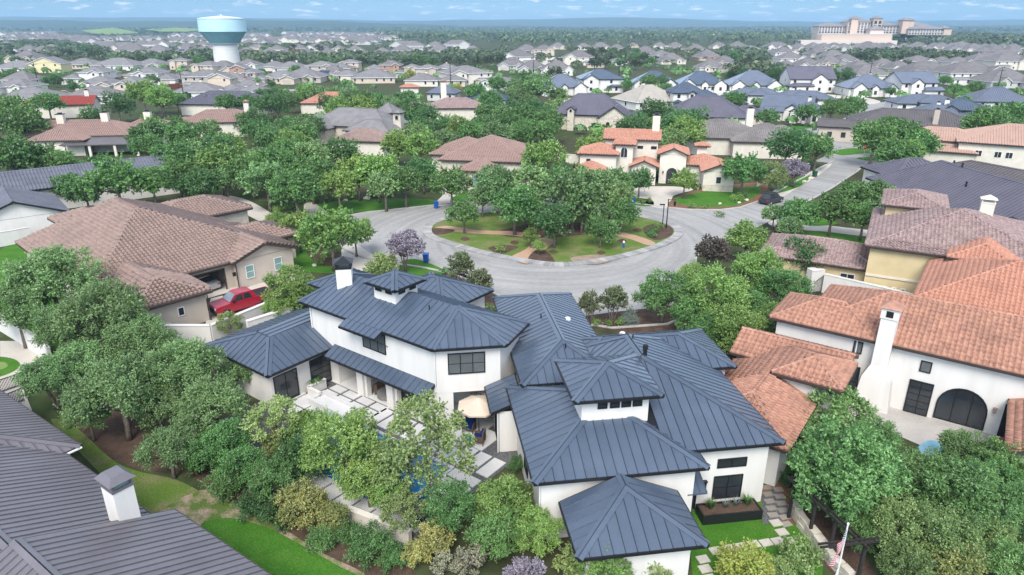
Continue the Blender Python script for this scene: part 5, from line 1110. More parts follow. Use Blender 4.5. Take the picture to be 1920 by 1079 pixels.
GREEN = {'oak': ((0.046, 0.102, 0.028), (0.105, 0.194, 0.050)), 'live': ((0.078, 0.132, 0.046), (0.163, 0.232, 0.093)), 'bright': ((0.074, 0.178, 0.028), (0.194, 0.349, 0.050)), 'deep': ((0.031, 0.081, 0.025), (0.070, 0.147, 0.040)), 'lime': ((0.248, 0.403, 0.031), (0.465, 0.620, 0.046)),
         'loose': ((0.093, 0.194, 0.040), (0.232, 0.364, 0.093)), 'laurel': ((.035, .105, .025), (.16, .30, .085)), 'lav': ((0.202, 0.186, 0.264), (0.372, 0.341, 0.480)), 'plum': ((0.054, 0.034, 0.040), (0.116, 0.070, 0.078)), 'bronze': ((.06, .13, .03), (.25, .21, .07)), 'olive': ((.045, .095, .028), (.175, .21, .075)),
         'myrtle': ((0.054, 0.093, 0.039), (0.132, 0.132, 0.062)), 'spruce': ((0.155, 0.232, 0.217), (0.264, 0.357, 0.326)), 'twig': ((0.248, 0.232, 0.139), (0.419, 0.372, 0.248)), 'orange': ((.085, .13, .035), (.42, .24, .08)), 'far': ((0.043, 0.081, 0.034), (0.090, 0.147, 0.056))}
LM = {k: leafmat('leaves_' + k, *[tuple(min(.42, c * ((1.1, 1.0, .9)[i] if k in ('far', 'lime', 'lav', 'spruce') else ((1.05, 1.12, .9), (1.3, 1.62, 1.05))[h_][i])) for i, c in enumerate(q)) for h_, q in enumerate(v)], trans=.32) for k, v in GREEN.items()}
TPL = {}
def template(key, leafk, R, cz, n, nl, lf, rz=.75, low=-.35, r0=.2, stems=1, rr=(.26, .42), long=1.6, fill=.35, bark='bark', lean=0, core=.55, spread=.25, up=.35):
    C = clumps(R, cz, n, rr, rz, low, core, sum(map(ord, key)))
    me = crown('crown', LM[leafk], C, nl, lf, up, long, fill); tr = limbs('trunk', M[bark], cz, C, r0, lean, stems, spread) if r0 else None
    TPL[key] = (R, cz, me, tr)
# near templates: leaf by leaf; mid templates: fewer, larger leaves
for v in (1, 2, 3):
    template('live%d' % v, 'live', 4.0, 4.6, 44 + 3 * v, 30000, .165, .72, -.45, .24, stems=1 + (v == 2), rr=(.13, .25), fill=.75, core=.3)
    template('oak%d' % v, 'oak', 4.0, 4.3, 28 + 2 * v, 7500, .34, .78, -.35, .24, rr=(.17, .31), fill=.5, core=.42)
    template('bright%d' % v, 'bright', 4.0, 4.4, 26 + 2 * v, 8000, .33, .85, -.35, .2, rr=(.17, .31), fill=.5, core=.42)
    template('liveM%d' % v, 'live', 4.0, 4.3, 32 + v, 7500, .33, .75, -.4, .22, rr=(.15, .28), fill=.6, core=.38)
template('deep1', 'deep', 4.0, 4.4, 18, 7500, .34, .9, -.5, .22); template('deep2', 'deep', 4.0, 4.2, 15, 7000, .34, .8, -.4, .22)
template('brightN1', 'bright', 3.0, 3.2, 36, 24000, .145, .95, -.6, .16, rr=(.16, .28), fill=.6, core=.4); template('brightN2', 'bright', 3.0, 3.2, 34, 24000, .145, .9, -.6, .16, rr=(.15, .27), fill=.6, core=.4)
template('oakN1', 'oak', 3.0, 3.1, 30, 23000, .145, .9, -.6, .16, rr=(.16, .28), fill=.6, core=.4); template('oakN2', 'oak', 3.0, 3.1, 34, 23000, .14, .9, -.6, .16, rr=(.15, .27), fill=.6, core=.4)
template('loose1', 'loose', 4.0, 4.4, 40, 15000, .18, .9, -.6, .13, rr=(.12, .22), fill=.95, core=.2, bark='palebark'); template('loose2', 'loose', 3.0, 3.4, 30, 12000, .17, .9, -.6, .11, rr=(.14, .24), fill=.8, core=.25, bark='palebark')
template('laurel1', 'laurel', 4.0, 4.3, 46, 28000, .23, 1.0, -.75, .16, rr=(.14, .28), long=2.4, fill=.6, core=.4); template('laurel2', 'laurel', 3.6, 3.6, 40, 24000, .22, .95, -.7, .16, rr=(.14, .28), long=2.4, fill=.6, core=.4)
template('lime1', 'lime', 2.0, 1.6, 16, 11000, .15, .8, -.6, 0, rr=(.25, .4)); template('limetree', 'lime', 3.0, 3.6, 14, 4000, .34, 1.1, -.5, .15)
template('lav1', 'lav', 2.6, 3.2, 26, 8000, .20, .8, -.4, .08, stems=4, rr=(.16, .26), fill=.6, core=.35); template('plum1', 'plum', 2.6, 3.0, 18, 7000, .22, .7, -.35, .08, stems=3, rr=(.2, .3))
template('myrtle1', 'myrtle', 1.6, 2.9, 16, 5500, .17, 1.15, -.5, .05, stems=4, rr=(.24, .36), spread=.35)
template('bronze1', 'bronze', 2.4, 2.3, 18, 14000, .16, .85, -.7, 0, rr=(.24, .38)); template('olive1', 'olive', 3.2, 3.0, 34, 22000, .145, .9, -.7, .1, rr=(.15, .28), fill=.6, core=.4); template('orange1', 'orange', 1.8, 1.6, 14, 9000, .14, .85, -.7, 0, rr=(.25, .38))
template('twig1', 'twig', 1.6, 1.3, 16, 3500, .15, .8, -.7, .03, stems=5, rr=(.18, .3), fill=.9, core=.3)
template('shrub1', 'oak', 2.0, 1.5, 14, 11000, .13, .95, -.8, 0, rr=(.28, .42)); template('shrub2', 'deep', 2.0, 1.5, 14, 11000, .13, .95, -.8, 0, rr=(.28, .42)); template('shrub3', 'loose', 1.6, 1.2, 12, 6000, .15, .85, -.7, 0, rr=(.26, .4)); template('shrub4', 'bright', 1.6, 1.2, 12, 7000, .14, .85, -.7, 0, rr=(.26, .42))
template('bush', 'oak', 1.0, .55, 7, 900, .16, .7, -.5, 0, rr=(.35, .5)); template('lushbush', 'bright', 1.0, .55, 7, 900, .16, .7, -.5, 0, rr=(.35, .5))
template('far1', 'far', 5.0, 4.6, 13, 1500, .8, .75, -.35, .25); template('far2', 'far', 5.0, 4.8, 11, 1500, .8, .85, -.4, .25); template('far3', 'oak', 5.0, 4.6, 12, 1500, .8, .8, -.35, .25)
def cone_t(key, leafk, R, Hh, nl, lf):
    C = [(RNG.uniform(-.1, .1) * R, RNG.uniform(-.1, .1) * R, Hh * (i + .5) / 9, max(.18, R * (1 - (i + .3) / 9.6) * (1 if R > .8 else 1.6 * (.5 + .5 * math.sin(3.1 * (i + 1) / 10))))) for i in range(9)]
    TPL[key] = (R, Hh * .45, crown('crown', LM[leafk], C, nl, lf, .2, 1.8, .3), None)
cone_t('spruce1', 'spruce', 1.3, 3.0, 8000, .12); cone_t('cypress1', 'deep', .35, 2.6, 2600, .11)
KIND = {'live': ('oak_tree', 'live oak', 'tree'), 'liveM': ('oak_tree', 'grey-green live oak', 'tree'), 'oak': ('oak_tree', 'dark green oak', 'tree'), 'bright': ('leafy_tree', 'bright green leafy tree', 'tree'), 'deep': ('dense_tree', 'dense deep green tree', 'tree'), 'brightN': ('leafy_tree', 'fresh green bushy tree', 'tree'), 'oakN': ('dense_tree', 'dark bushy evergreen', 'tree'),
        'loose': ('airy_tree', 'airy light green tree', 'tree'), 'laurel': ('laurel_tree', 'glossy laurel tree', 'tree'), 'lime': ('lime_shrub', 'chartreuse shrub', 'shrub'), 'limetree': ('lime_tree', 'lime green conical tree', 'tree'), 'lav': ('vitex_tree', 'lavender flowering vitex', 'tree'), 'plum': ('plum_tree', 'dark purple-leaved plum', 'tree'), 'myrtle': ('crape_myrtle', 'vase shaped crape myrtle', 'tree'),
        'bronze': ('bronze_shrub', 'bronze tipped shrub', 'shrub'), 'olive': ('olive_shrub', 'olive brown bushy shrub', 'shrub'), 'orange': ('orange_shrub', 'orange leaved shrub', 'shrub'), 'twig': ('twiggy_shrub', 'pale twiggy shrub', 'shrub'), 'shrub': ('shrub', 'rounded green shrub', 'shrub'), 'bush': ('bush', 'small dark bush', 'bush'), 'lushbush': ('bush', 'small bright bush', 'bush'), 'far': ('distant_tree', 'distant dark tree', 'tree'), 'spruce': ('blue_spruce', 'blue-grey conical spruce', 'tree'), 'cypress': ('cypress_tree', 'thin pencil cypress', 'tree')}
NT = [0]
def plant(kind, x, y, s, sz=None, label=None, base_z=0, pxy=None):
    base = kind.rstrip('123456789'); R, cz, me, tr = TPL[kind]; nm, ph, cat = KIND[base]; rz = RNG.uniform(0, 6.28); sz = sz or s * RNG.uniform(.92, 1.08)
    px, py = pxy or proj((x, y, cz * s))
    if tr is None: E = link(nm, me, None, (x, y, base_z), rz, (s, s, sz))
    else:
        E = link(nm, None, None, (x, y, base_z), rz, (s, s, sz)); link('trunk', tr, E); link('crown', me, E)
    tag(E, label, cat, {'tree': 'trees of the neighbourhood', 'shrub': 'garden shrubs', 'bush': 'small bushes in the beds'}[cat])
    if not label:
        d = depth((x, y, 0)); rp = R * s * FOC / d; sizew = 'large ' if rp > 62 else 'small ' if rp < 24 and base not in ('bush', 'lushbush', 'far', 'cypress') else ''
        auto(E, sizew + ph, px, py)
    NT[0] += 1; return E
def tree(kind, cx, cy, rpx, label=None, k=1.0):
    if kind in ('live', 'oak', 'bright', 'liveM'): kind += str(NT[0] % 3 + 1)
    elif kind in ('brightN', 'oakN', 'deep', 'loose', 'laurel'): kind += str(NT[0] % 2 + 1)
    elif kind + '1' in TPL and kind not in TPL: kind += '1'
    R, cz = TPL[kind][:2]; s = 1.0
    for _ in range(6): p = at(cx, cy, cz * s * k); s = rpx / FOC * depth(p) / R
    return plant(kind, p[0], p[1], s, s * k, label, 0, (cx, cy))
for a in [  # bottom left oaks and hedge
 ('live', 95, 525, 92), ('live', 190, 590, 95), ('live', 262, 640, 72), ('live', 30, 580, 70), ('live', 92, 705, 62), ('live', 222, 735, 92), ('live', 150, 680, 60), ('live', 340, 690, 82), ('live', 400, 760, 75), ('live', 315, 840, 60, 'leaning live oak at the lawn edge beside the white corner chimney'), ('live', 300, 760, 60), ('oakN', 420, 830, 55), ('live', 440, 700, 42), ('loose2', 515, 790, 62), ('live', 130, 610, 70), ('live', 165, 778, 50), ('oakN', 390, 850, 48),
 ('oakN', 455, 872, 50), ('oakN', 510, 905, 52), ('shrub2', 560, 870, 52), ('bronze', 570, 945, 50), ('brightN', 640, 842, 84), ('shrub2', 535, 850, 40), ('bronze', 520, 835, 36), ('shrub1', 690, 1020, 46), ('shrub1', 735, 1045, 32), ('bronze', 625, 975, 36), ('shrub1', 650, 1000, 30), ('brightN', 580, 810, 48), ('brightN', 690, 905, 55),
 ('loose1', 800, 830, 112, 'tall airy green tree standing in front of the swimming pool'), ('loose2', 735, 880, 66), ('loose2', 760, 960, 52), ('loose2', 690, 850, 55), ('loose2', 668, 800, 46), ('brightN', 730, 925, 44),
 ('orange', 815, 1010, 42), ('orange', 780, 1040, 32), ('oakN', 845, 950, 62), ('brightN', 945, 945, 66), ('brightN', 1010, 995, 52), ('oakN', 930, 1000, 58), ('twig', 880, 1050, 38), ('twig', 830, 1060, 30), ('shrub4', 980, 930, 36), ('shrub1', 970, 870, 20),
 ('lav', 985, 1078, 46, 'lavender-blue flowering shrub at the bottom edge below the bushes'), ('brightN', 1135, 1075, 62), ('shrub3', 1075, 1060, 40), ('shrub3', 1230, 1075, 40), ('shrub4', 1180, 1060, 36),
 ('lime', 1395, 1068, 58, 'chartreuse yellow-green rounded shrub at the bottom edge beside the paver lawn'), ('shrub3', 1500, 1045, 46), ('shrub3', 1465, 1070, 30),
 ('laurel', 1585, 885, 112), ('laurel', 1565, 775, 72), ('laurel', 1510, 820, 50), ('laurel', 1795, 932, 86), ('laurel', 1806, 846, 48), ('laurel', 1650, 820, 40), ('oakN', 1885, 870, 60), ('oakN', 1860, 900, 55), ('olive', 1690, 990, 76), ('olive', 1780, 1010, 74), ('olive', 1850, 1000, 56), ('laurel', 1900, 960, 60), ('olive', 1700, 1060, 55), ('bronze', 1790, 1060, 55), ('laurel', 1620, 950, 56), ('laurel', 1905, 1060, 55), ('shrub2', 1500, 890, 32), ('shrub2', 1485, 850, 30), ('shrub2', 1520, 930, 26), ('oakN', 1620, 1000, 46), ('laurel', 1720, 900, 70),
 ('shrub2', 385, 865, 34), ('shrub1', 425, 905, 38), ('shrub2', 478, 945, 36), ('shrub1', 600, 1010, 30), ('shrub2', 520, 965, 34), ('loose2', 430, 606, 30), ('bush', 405, 622, 14), ('brightN', 545, 545, 56, 'broad glossy magnolia between the red pickup and the white chimney'), ('brightN', 522, 580, 34), ('oakN', 575, 560, 30),
 # street side trees of the white house
 ('brightN', 1345, 560, 74), ('oakN', 1245, 552, 58), ('brightN', 1425, 515, 62), ('brightN', 1385, 620, 60), ('oakN', 1470, 545, 58), ('deep', 1503, 484, 44), ('oakN', 1300, 590, 48), ('brightN', 1450, 610, 50), ('oakN', 1395, 580, 52), ('oakN', 1330, 620, 44), ('brightN', 1300, 520, 36),
 ('myrtle', 1150, 562, 29), ('myrtle', 1107, 570, 25), ('spruce', 1183, 590, 18), ('plum', 1335, 470, 40), ('bright', 1400, 450, 44), ('myrtle', 864, 497, 27), ('myrtle', 898, 528, 27), ('shrub3', 722, 497, 30), ('shrub3', 700, 508, 22), ('lav', 757, 462, 42, 'lavender-blue flowering vitex on the drive edge left of the traffic island'), ('bright', 620, 440, 66, 'big bright green spreading tree at the left mouth of the cul-de-sac'), ('bright', 665, 440, 40), ('bright', 560, 430, 42), ('brightN', 520, 420, 30),
 # traffic island
 ('oak', 870, 402, 36), ('oak', 965, 388, 52), ('deep', 1040, 418, 46), ('deep', 1127, 432, 34), ('oak', 1166, 400, 38), ('liveM', 1075, 366, 66), ('liveM', 1000, 348, 58), ('liveM', 1112, 352, 56), ('liveM', 940, 356, 50), ('liveM', 1145, 372, 46), ('oak', 1040, 350, 50), ('liveM', 985, 382, 44), ('liveM', 1092, 392, 44), ('oak', 1060, 335, 46), ('liveM', 925, 340, 40), ('oak', 1150, 345, 40), ('bright', 995, 445, 20), ('bright', 1010, 462, 16), ('liveM', 905, 372, 34),
 # right of the street
 ('deep', 1199, 340, 30), ('bright', 1284, 340, 30), ('oak', 1394, 322, 44), ('olive', 1445, 330, 36), ('lav', 1492, 318, 28), ('oak', 1532, 280, 38), ('deep', 1500, 265, 30), ('oak', 1502, 402, 42), ('oak', 1562, 396, 46), ('oak', 1606, 366, 38), ('oak', 1620, 408, 42), ('liveM', 1452, 402, 28), ('oak', 1640, 370, 46), ('liveM', 1480, 430, 30), ('oak', 1690, 395, 34),
 ('oak', 1690, 258, 46), ('oak', 1640, 262, 48), ('oak', 1725, 275, 40), ('bright', 1700, 292, 38), ('oak', 1895, 225, 46), ('oak', 1850, 235, 46), ('deep', 1905, 255, 40), ('oak', 1830, 325, 30), ('oak', 1560, 205, 26), ('oak', 1600, 200, 28), ('oak', 1590, 208, 22), ('oak', 1440, 222, 24), ('oak', 1515, 212, 24), ('oak', 1375, 190, 26), ('deep', 1300, 232, 36), ('oak', 1310, 195, 20), ('deep', 1270, 240, 40), ('bright', 1020, 300, 46, 'solid round bright green tree left of the orange roofed villa'), ('deep', 1230, 215, 34), ('deep', 1190, 240, 34),
 ('lime', 128, 0, 1) if False else ('limetree', 769, 142, 13, 'lime green conical tree in front of the brick and beige houses'), ('limetree', 858, 164, 9),
 ('oak', 42, 235, 48), ('oak', 22, 295, 58), ('oak', 70, 300, 44), ('oak', 110, 308, 38), ('oak', 218, 340, 58), ('oak', 160, 362, 40), ('oak', 285, 345, 46), ('oak', 190, 320, 40), ('oak', 130, 350, 36), ('oak', 35, 415, 26), ('bright', 268, 178, 34), ('bright', 300, 186, 32), ('oak', 90, 195, 30), ('oak', 25, 208, 40), ('deep', 220, 198, 30), ('deep', 175, 222, 26), ('oak', 28, 140, 16), ('oak', 12, 142, 14), ('bright', 56, 140, 16), ('deep', 85, 152, 10), ('deep', 105, 150, 13), ('deep', 136, 163, 11), ('oak', 285, 152, 16), ('deep', 510, 158, 9), ('oak', 555, 130, 11), ('oak', 412, 168, 8), ('oak', 432, 170, 9), ('liveM', 1010, 165, 34), ('liveM', 975, 168, 28), ('liveM', 1045, 178, 20), ('loose1', 1052, 180, 18), ('oak', 985, 150, 24), ('oak', 1175, 160, 14), ('oak', 1250, 165, 12), ('oak', 1670, 172, 12), ('oak', 1690, 150, 18), ('oak', 1770, 152, 14), ('oak', 1790, 168, 16), ('oak', 1830, 165, 18), ('oak', 1895, 178, 16), ('oak', 1850, 182, 18), ('bright', 1745, 165, 12)]: tree(*a)
for x, y, r in ((1623, 540, 5), (1667, 537, 5), (1674, 532, 5), (1712, 540, 6), (1722, 545, 6), (1650, 715, 6), (1648, 735, 5)): tree('cypress', x, y, r)
for x, y, r, k in ((866, 482, 14, 'bush'), (835, 508, 12, 'bush'), (848, 515, 12, 'lushbush'), (920, 580, 14, 'bush'), (1118, 604, 12, 'lushbush'), (1140, 606, 12, 'lushbush'), (1165, 604, 12, 'lushbush'), (1350, 402, 10, 'lushbush'), (1300, 386, 10, 'lushbush'), (1320, 388, 9, 'lushbush'), (1205, 378, 9, 'lushbush'), (1215, 376, 9, 'lushbush'), (1190, 374, 8, 'bush'), (1335, 352, 7, 'bush'), (1368, 354, 7, 'bush'), (1380, 372, 14, 'lushbush'), (1395, 366, 12, 'bush'), (860, 360, 8, 'bush'), (880, 361, 8, 'bush'), (905, 360, 8, 'bush'), (845, 359, 7, 'bush'), (600, 492, 10, 'lushbush'), (618, 480, 10, 'bush'), (630, 470, 9, 'bush'), (940, 467, 12, 'lushbush'), (1225, 432, 13, 'bush'), (1235, 425, 10, 'lushbush'), (1222, 440, 12, 'bush'), (590, 372, 10, 'bush'), (570, 376, 10, 'bush'), (620, 370, 12, 'lushbush'), (660, 366, 12, 'bush'), (700, 362, 12, 'bush'), (730, 360, 12, 'bush'), (760, 362, 10, 'bush'), (545, 385, 14, 'bush'), (520, 392, 12, 'lushbush'), (1462, 352, 9, 'bush'), (1480, 345, 9, 'bush'), (1520, 305, 9, 'bush'), (1075, 604, 12, 'bush')): tree(k, x, y, r)
# wooded quarters: fill a photo polygon with separate trees spaced as they grow
def fillwood(poly, kinds, rm=3.9, gap=1.0, far=False, cz=4.2):
    ys = [p[1] for p in poly]; y = min(ys); pts = []
    while y < max(ys):
        d = depth(at(960, y, cz)); rp = rm * FOC / d; x = min(p[0] for p in poly) + RNG.uniform(0, rp)
        while x < max(p[0] for p in poly):
            if inside(poly, x, y): pts.append((x + RNG.uniform(-.35, .35) * rp, y + RNG.uniform(-.2, .2) * rp, rp * RNG.uniform(.75, 1.2)))
            x += rp * 1.35 * gap
        y += max(2.0, rp * .62 * gap)
    return pts
WOODS = [([(1045, 252), (1290, 264), (1290, 276), (1140, 284), (1080, 282)], ['oak', 'bright', 'liveM'], 1.0), ([(430, 225), (560, 215), (600, 240), (560, 262), (470, 262)], ['oak', 'deep', 'liveM'], 1.0), ([(860, 180), (960, 150), (1020, 175), (1040, 196), (960, 190), (930, 205)], ['oak', 'liveM'], 1.2), ([(1350, 132), (1500, 136), (1580, 140), (1620, 150), (1480, 152), (1360, 148)], ['oak', 'deep'], 1.3), ([(1180, 150), (1330, 140), (1330, 150), (1190, 156)], ['oak', 'deep'], 1.3), ([(1690, 215), (1760, 262), (1740, 300), (1690, 300), (1640, 285), (1650, 250)], ['oak', 'bright'], 1.3), ([(1840, 215), (1925, 215), (1925, 262), (1860, 258)], ['oak', 'deep'], 1.1), ([(255, 228), (320, 215), (430, 262), (550, 238), (560, 262), (640, 292), (700, 300), (720, 312), (840, 330), (846, 352), (800, 366), (700, 366), (560, 372), (500, 380), (425, 352), (330, 350), (330, 300), (260, 300)], ['oak', 'oak', 'liveM', 'bright', 'deep', 'liveM', 'oak'], 1.0),
         ([(560, 168), (700, 182), (790, 196), (800, 225), (740, 232), (620, 205), (580, 190), (480, 200), (360, 192), (300, 200), (250, 195), (330, 190), (430, 188)], ['oak', 'deep', 'liveM', 'oak', 'bright'], .95),
         ([(740, 240), (860, 232), (900, 205), (1030, 205), (1040, 250), (1070, 262), (1150, 250), (1270, 230), (1290, 262), (1230, 262), (1080, 275), (1060, 270), (980, 262), (850, 262), (720, 252)], ['oak', 'liveM', 'bright', 'oak', 'deep'], .95),
         ([(690, 255), (740, 258), (850, 272), (836, 300), (740, 300)], ['oak', 'bright', 'liveM'], 1.0),
         ([(1480, 258), (1560, 262), (1500, 290), (1470, 280)], ['oak', 'deep'], 1.0)]
cnt = 0
for poly, kinds, gap in WOODS:
    for x, y, r in fillwood(poly, kinds, gap=gap):
        tree(RNG.choice(kinds), x, y, r); cnt += 1
FARW = [[(0, 110), (110, 112), (200, 108), (320, 110), (400, 104), (400, 122), (250, 116), (120, 112), (0, 116)], [(0, 84), (100, 80), (140, 88), (210, 98), (150, 104), (90, 104), (0, 100)], [(455, 108), (640, 112), (640, 124), (455, 122)], [(455, 92), (520, 92), (640, 86), (640, 92), (540, 96), (460, 97)], [(640, 104), (720, 112), (900, 104), (960, 108), (960, 124), (850, 122), (700, 124), (640, 120)], [(1080, 98), (1200, 98), (1230, 104), (1232, 122), (1120, 122), (1070, 110)], [(1020, 130), (1120, 128), (1240, 126), (1330, 130), (1320, 140), (1200, 140), (1140, 136), (1030, 142)], [(1350, 98), (1420, 100), (1440, 110), (1450, 120), (1400, 122), (1360, 110)], [(1600, 104), (1700, 100), (1830, 112), (1830, 120), (1700, 122), (1600, 118)], [(1350, 136), (1440, 128), (1480, 138), (1480, 150), (1390, 146)], [(940, 140), (1000, 148), (1020, 160), (980, 170), (950, 160)]]
for poly in FARW:
    for x, y, r in fillwood(poly, None, rm=4.6, gap=1.5, far=True):
        if NT[0] < 760 and RNG.random() < .8: tree(RNG.choice(['far1', 'far2', 'far3']), x, y, r)
# far woods that read as one mass
def wood(name, poly, n, hgt, size, m, per=26):
    W_ = [at(x, y)[:2] for x, y in poly]; xs = [p[0] for p in W_]; ys = [p[1] for p in W_]; P = []
    while len(P) < n:
        x, y = RNG.uniform(min(xs), max(xs)), RNG.uniform(min(ys), max(ys))
        if inside(W_, x, y): P.append((x, y))
    P = np.array(P); k = len(P); R_ = size * NP.uniform(.6, 1.35, k); d = unit(k * per); d[:, 2] = np.abs(d[:, 2]) * 1.0 - .15
    i = np.repeat(np.arange(k), per); h = hgt * NP.uniform(.7, 1.25, k)
    p = np.c_[P, h * .55][i] + d * R_[i][:, None] * np.array([1, 1, .8]) * NP.uniform(.75, 1.05, (k * per, 1))
    nrm = d + unit(k * per) * .5; t = np.cross(nrm, unit(k * per)); t /= np.linalg.norm(t, axis=1, keepdims=True); s = np.cross(nrm / np.linalg.norm(nrm, axis=1, keepdims=True), t)
    L_ = R_[i][:, None] * NP.uniform(.35, .65, (k * per, 1))
    V = np.stack([p - t * L_ * .6, p + s * L_ * .45, p + t * L_ * .6, p - s * L_ * .45], 1).reshape(-1, 3)
    tint = np.clip(NP.random(k)[i] * .7 + NP.random(k * per) * .3, 0, 1)
    return tag(link(name, fast_mesh(name, V, np.arange(k * per * 4).reshape(-1, 4), [m], np.repeat(tint, 4))), kind='stuff')
fm = LM['far']
wood('woodland', [(690, 58), (980, 55), (1300, 56), (1520, 60), (1500, 80), (1340, 84), (1150, 82), (960, 86), (760, 80), (700, 68)], 3200, 11, 7.5, fm)
wood('woodland', [(0, 54), (150, 53), (700, 55), (1920, 55), (1920, 62), (1500, 61), (760, 60), (540, 62), (330, 64), (250, 66), (140, 60), (0, 63)], 3000, 12, 14, fm, 20)
wood('woodland', [(1680, 70), (1800, 68), (1920, 76), (1920, 92), (1760, 90), (1680, 84)], 900, 10, 7, fm)
for poly in FARW[:5] + FARW[7:10]:
    ar = abs(sum(p[0] * q[1] - q[0] * p[1] for p, q in zip(W2(poly), W2(poly)[1:] + W2(poly)[:1]))) / 2
    wood('woodland', poly, min(700, int(ar / 70)), 6.2, 3.6, fm, 36)
wood('scrub', [(0, 64), (1920, 64), (1920, 92), (1300, 94), (640, 94), (0, 90)], 1500, 5, 4, fm)
wood('scrub', [(0, 90), (640, 94), (1300, 94), (1920, 92), (1920, 128), (1300, 130), (640, 126), (0, 130)], 800, 4, 3, fm, 40)
wood('scrub', [(0, 128), (640, 126), (1300, 130), (1920, 130), (1920, 250), (1300, 262), (700, 250), (300, 205), (0, 215)], 480, 3.4, 2.0, LM['oak'], 60)
# ------------------------------------------------------------------ landmarks: water tower, hotel, power lines
x, y, _ = at(428, 128); 
t = thing('water_tower', 'tall water tower with a white shaft and pale blue flat drum tank on the skyline', 'water tower', (x, y, 0))
M['tower_white'] = mat('tower_concrete', (.66, .65, .62), (.60, .59, .565), .4, .8, .2, stretch=(.4, .4, 3)); M['tank_blue'] = mat('tank_pale_blue', (.46, .68, .74), (.42, .64, .71), .15, .45, .4); M['tank_dark'] = mat('tank_teal', (.22, .42, .50), (.19, .38, .46), .2, .5, .4); M['tank_top'] = mat('tank_roof', (.62, .72, .74), None, .3, .5, .3)
b = MB(); b.lathe([(8.3, 0), (7.5, 15.2)], 40)
for i in range(1, 9): b.lathe([(8.3 - .1 * i, 1.85 * i), (8.34 - .1 * i, 1.85 * i + .03), (8.3 - .1 * i, 1.85 * i + .06)], 40)
b.build('shaft', M['tower_white'], t, smooth=True)
b = MB(); b.lathe([(7.4, 15.3), (9.0, 15.3), (14.2, 22.3)], 48); b.build('tank_cone', M['tank_dark'], t)
b = MB(); b.lathe([(14.0, 22.2), (14.5, 22.3), (14.3, 30.0), (14.1, 30.2)], 48); b.build('tank_drum', M['tank_blue'], t)
b = MB(); b.lathe([(14.5, 29.8), (14.5, 30.25), (7, 31.2), (1.2, 31.8), (0, 31.8)], 48); b.lathe([(.5, 31.5), (.5, 32.5), (0, 32.7)], 10); b.build('tank_roof', M['tank_top'], t)
b = MB(); b.lathe([(7.5, 14.8), (8.9, 15.0), (9.0, 15.35), (7.6, 15.4)], 40); b.build('collar', M['tank_top'], t)
M['hotel'] = mat('salmon_stucco', (.58, .45, .36), (.54, .42, .335), .02, .85, .15); M['hotel2'] = mat('pale_salmon_stucco', (.64, .55, .49), (.60, .51, .45), .02, .85, .15); M['hotel_roof'] = mat('hotel_grey_roof', (.24, .225, .225), (.2, .19, .19), .05, .8, .2)
o = at(1660, 86); t = thing('resort_hotel', 'long salmon coloured resort hotel with square towers on the right skyline', 'hotel', (o[0], o[1], 0), math.radians(-8))
K = depth(o) / FOC
def hb(name, x0, x1, d0, d1, y0, y1, m, rf=None, rh=4, col=0, rows=3):    # photo x range, depth range, photo y range (bottom, top)
    u0, u1 = (x0 - 1660) * K, (x1 - 1660) * K; z0, z1 = max(0, (86 - y0) * K * 1.0), (86 - y1) * K
    b = MB(); b.box(u0, u1, d0, d1, z0, z1); w_ = b.build(name, M[m], t)
    if rf:
        b = MB(); e = 1.5; hw = min((u1 - u0), (d1 - d0)) / 2 + e; c = [(u0 - e, d0 - e, z1), (u1 + e, d0 - e, z1), (u1 + e, d1 + e, z1), (u0 - e, d1 + e, z1)]; vm = (d0 + d1) / 2; k = min(hw, (u1 - u0) / 2 + e)
        A, B_ = (u0 - e + k - .01, vm, z1 + rh), (u1 + e - k + .01, vm, z1 + rh)
        for f in ([c[0], c[1], B_, A], [c[2], c[3], A, B_], [c[1], c[2], B_], [c[3], c[0], A], c[::-1]): b.poly(f)
        b.build('roof', M['hotel_roof'], t)
    for i in range(col):
        xx = u0 + (u1 - u0) * (i + .5) / col; ww = (u1 - u0) / col * .3; b = MB(); b.box(xx - ww, xx + ww, d0 - .4, d0 + .02, z0 + (z1 - z0) * .1, z0 + (z1 - z0) * .88); f = b.build('window', M['glass'], w_)
        b = MB()
        for r in range(1, rows): zz = z0 + (z1 - z0) * (.1 + .78 * r / rows); b.box(xx - ww, xx + ww, d0 - .7, d0 + .02, zz - .35, zz + .35)
        b.build('spandrel', M['frame_w'], f)
hb('podium', 1508, 1680, 0, 30, 86, 77, 'hotel2'); hb('podium', 1546, 1672, 6, 60, 86, 66.5, 'hotel'); hb('parapet', 1546, 1672, 5.5, 8, 66.5, 65.5, 'frame_w')
hb('wing', 1562, 1612, 70, 110, 66, 52, 'hotel2', 1, 6, 9); hb('middle_block', 1613, 1655, 62, 100, 66, 44, 'hotel2', 1, 8, 7, 5)
hb('tower', 1617, 1629, 58, 70, 66, 38.5, 'hotel', 1, 4); hb('tower', 1657, 1673, 56, 74, 72, 38, 'hotel', 1, 4, 2, 4); hb('end_gable', 1647, 1672, 40, 60, 70, 58, 'hotel2', 1, 6); hb('wing', 1676, 1718, 80, 118, 66, 51, 'hotel2', 1, 6, 7, 4)
hb('tower', 1716, 1728, 66, 86, 66, 41, 'hotel', 1, 4); hb('tower', 1729, 1740, 72, 90, 64, 41.5, 'hotel', 1, 4); hb('wing', 1727, 1790, 60, 100, 68, 57, 'hotel2', 1, 7, 12, 3); hb('wing', 1738, 1785, 104, 140, 62, 50, 'hotel2', 1, 6, 8, 3); hb('end_pavilion', 1790, 1804, 58, 96, 68, 56, 'hotel', 1, 4)
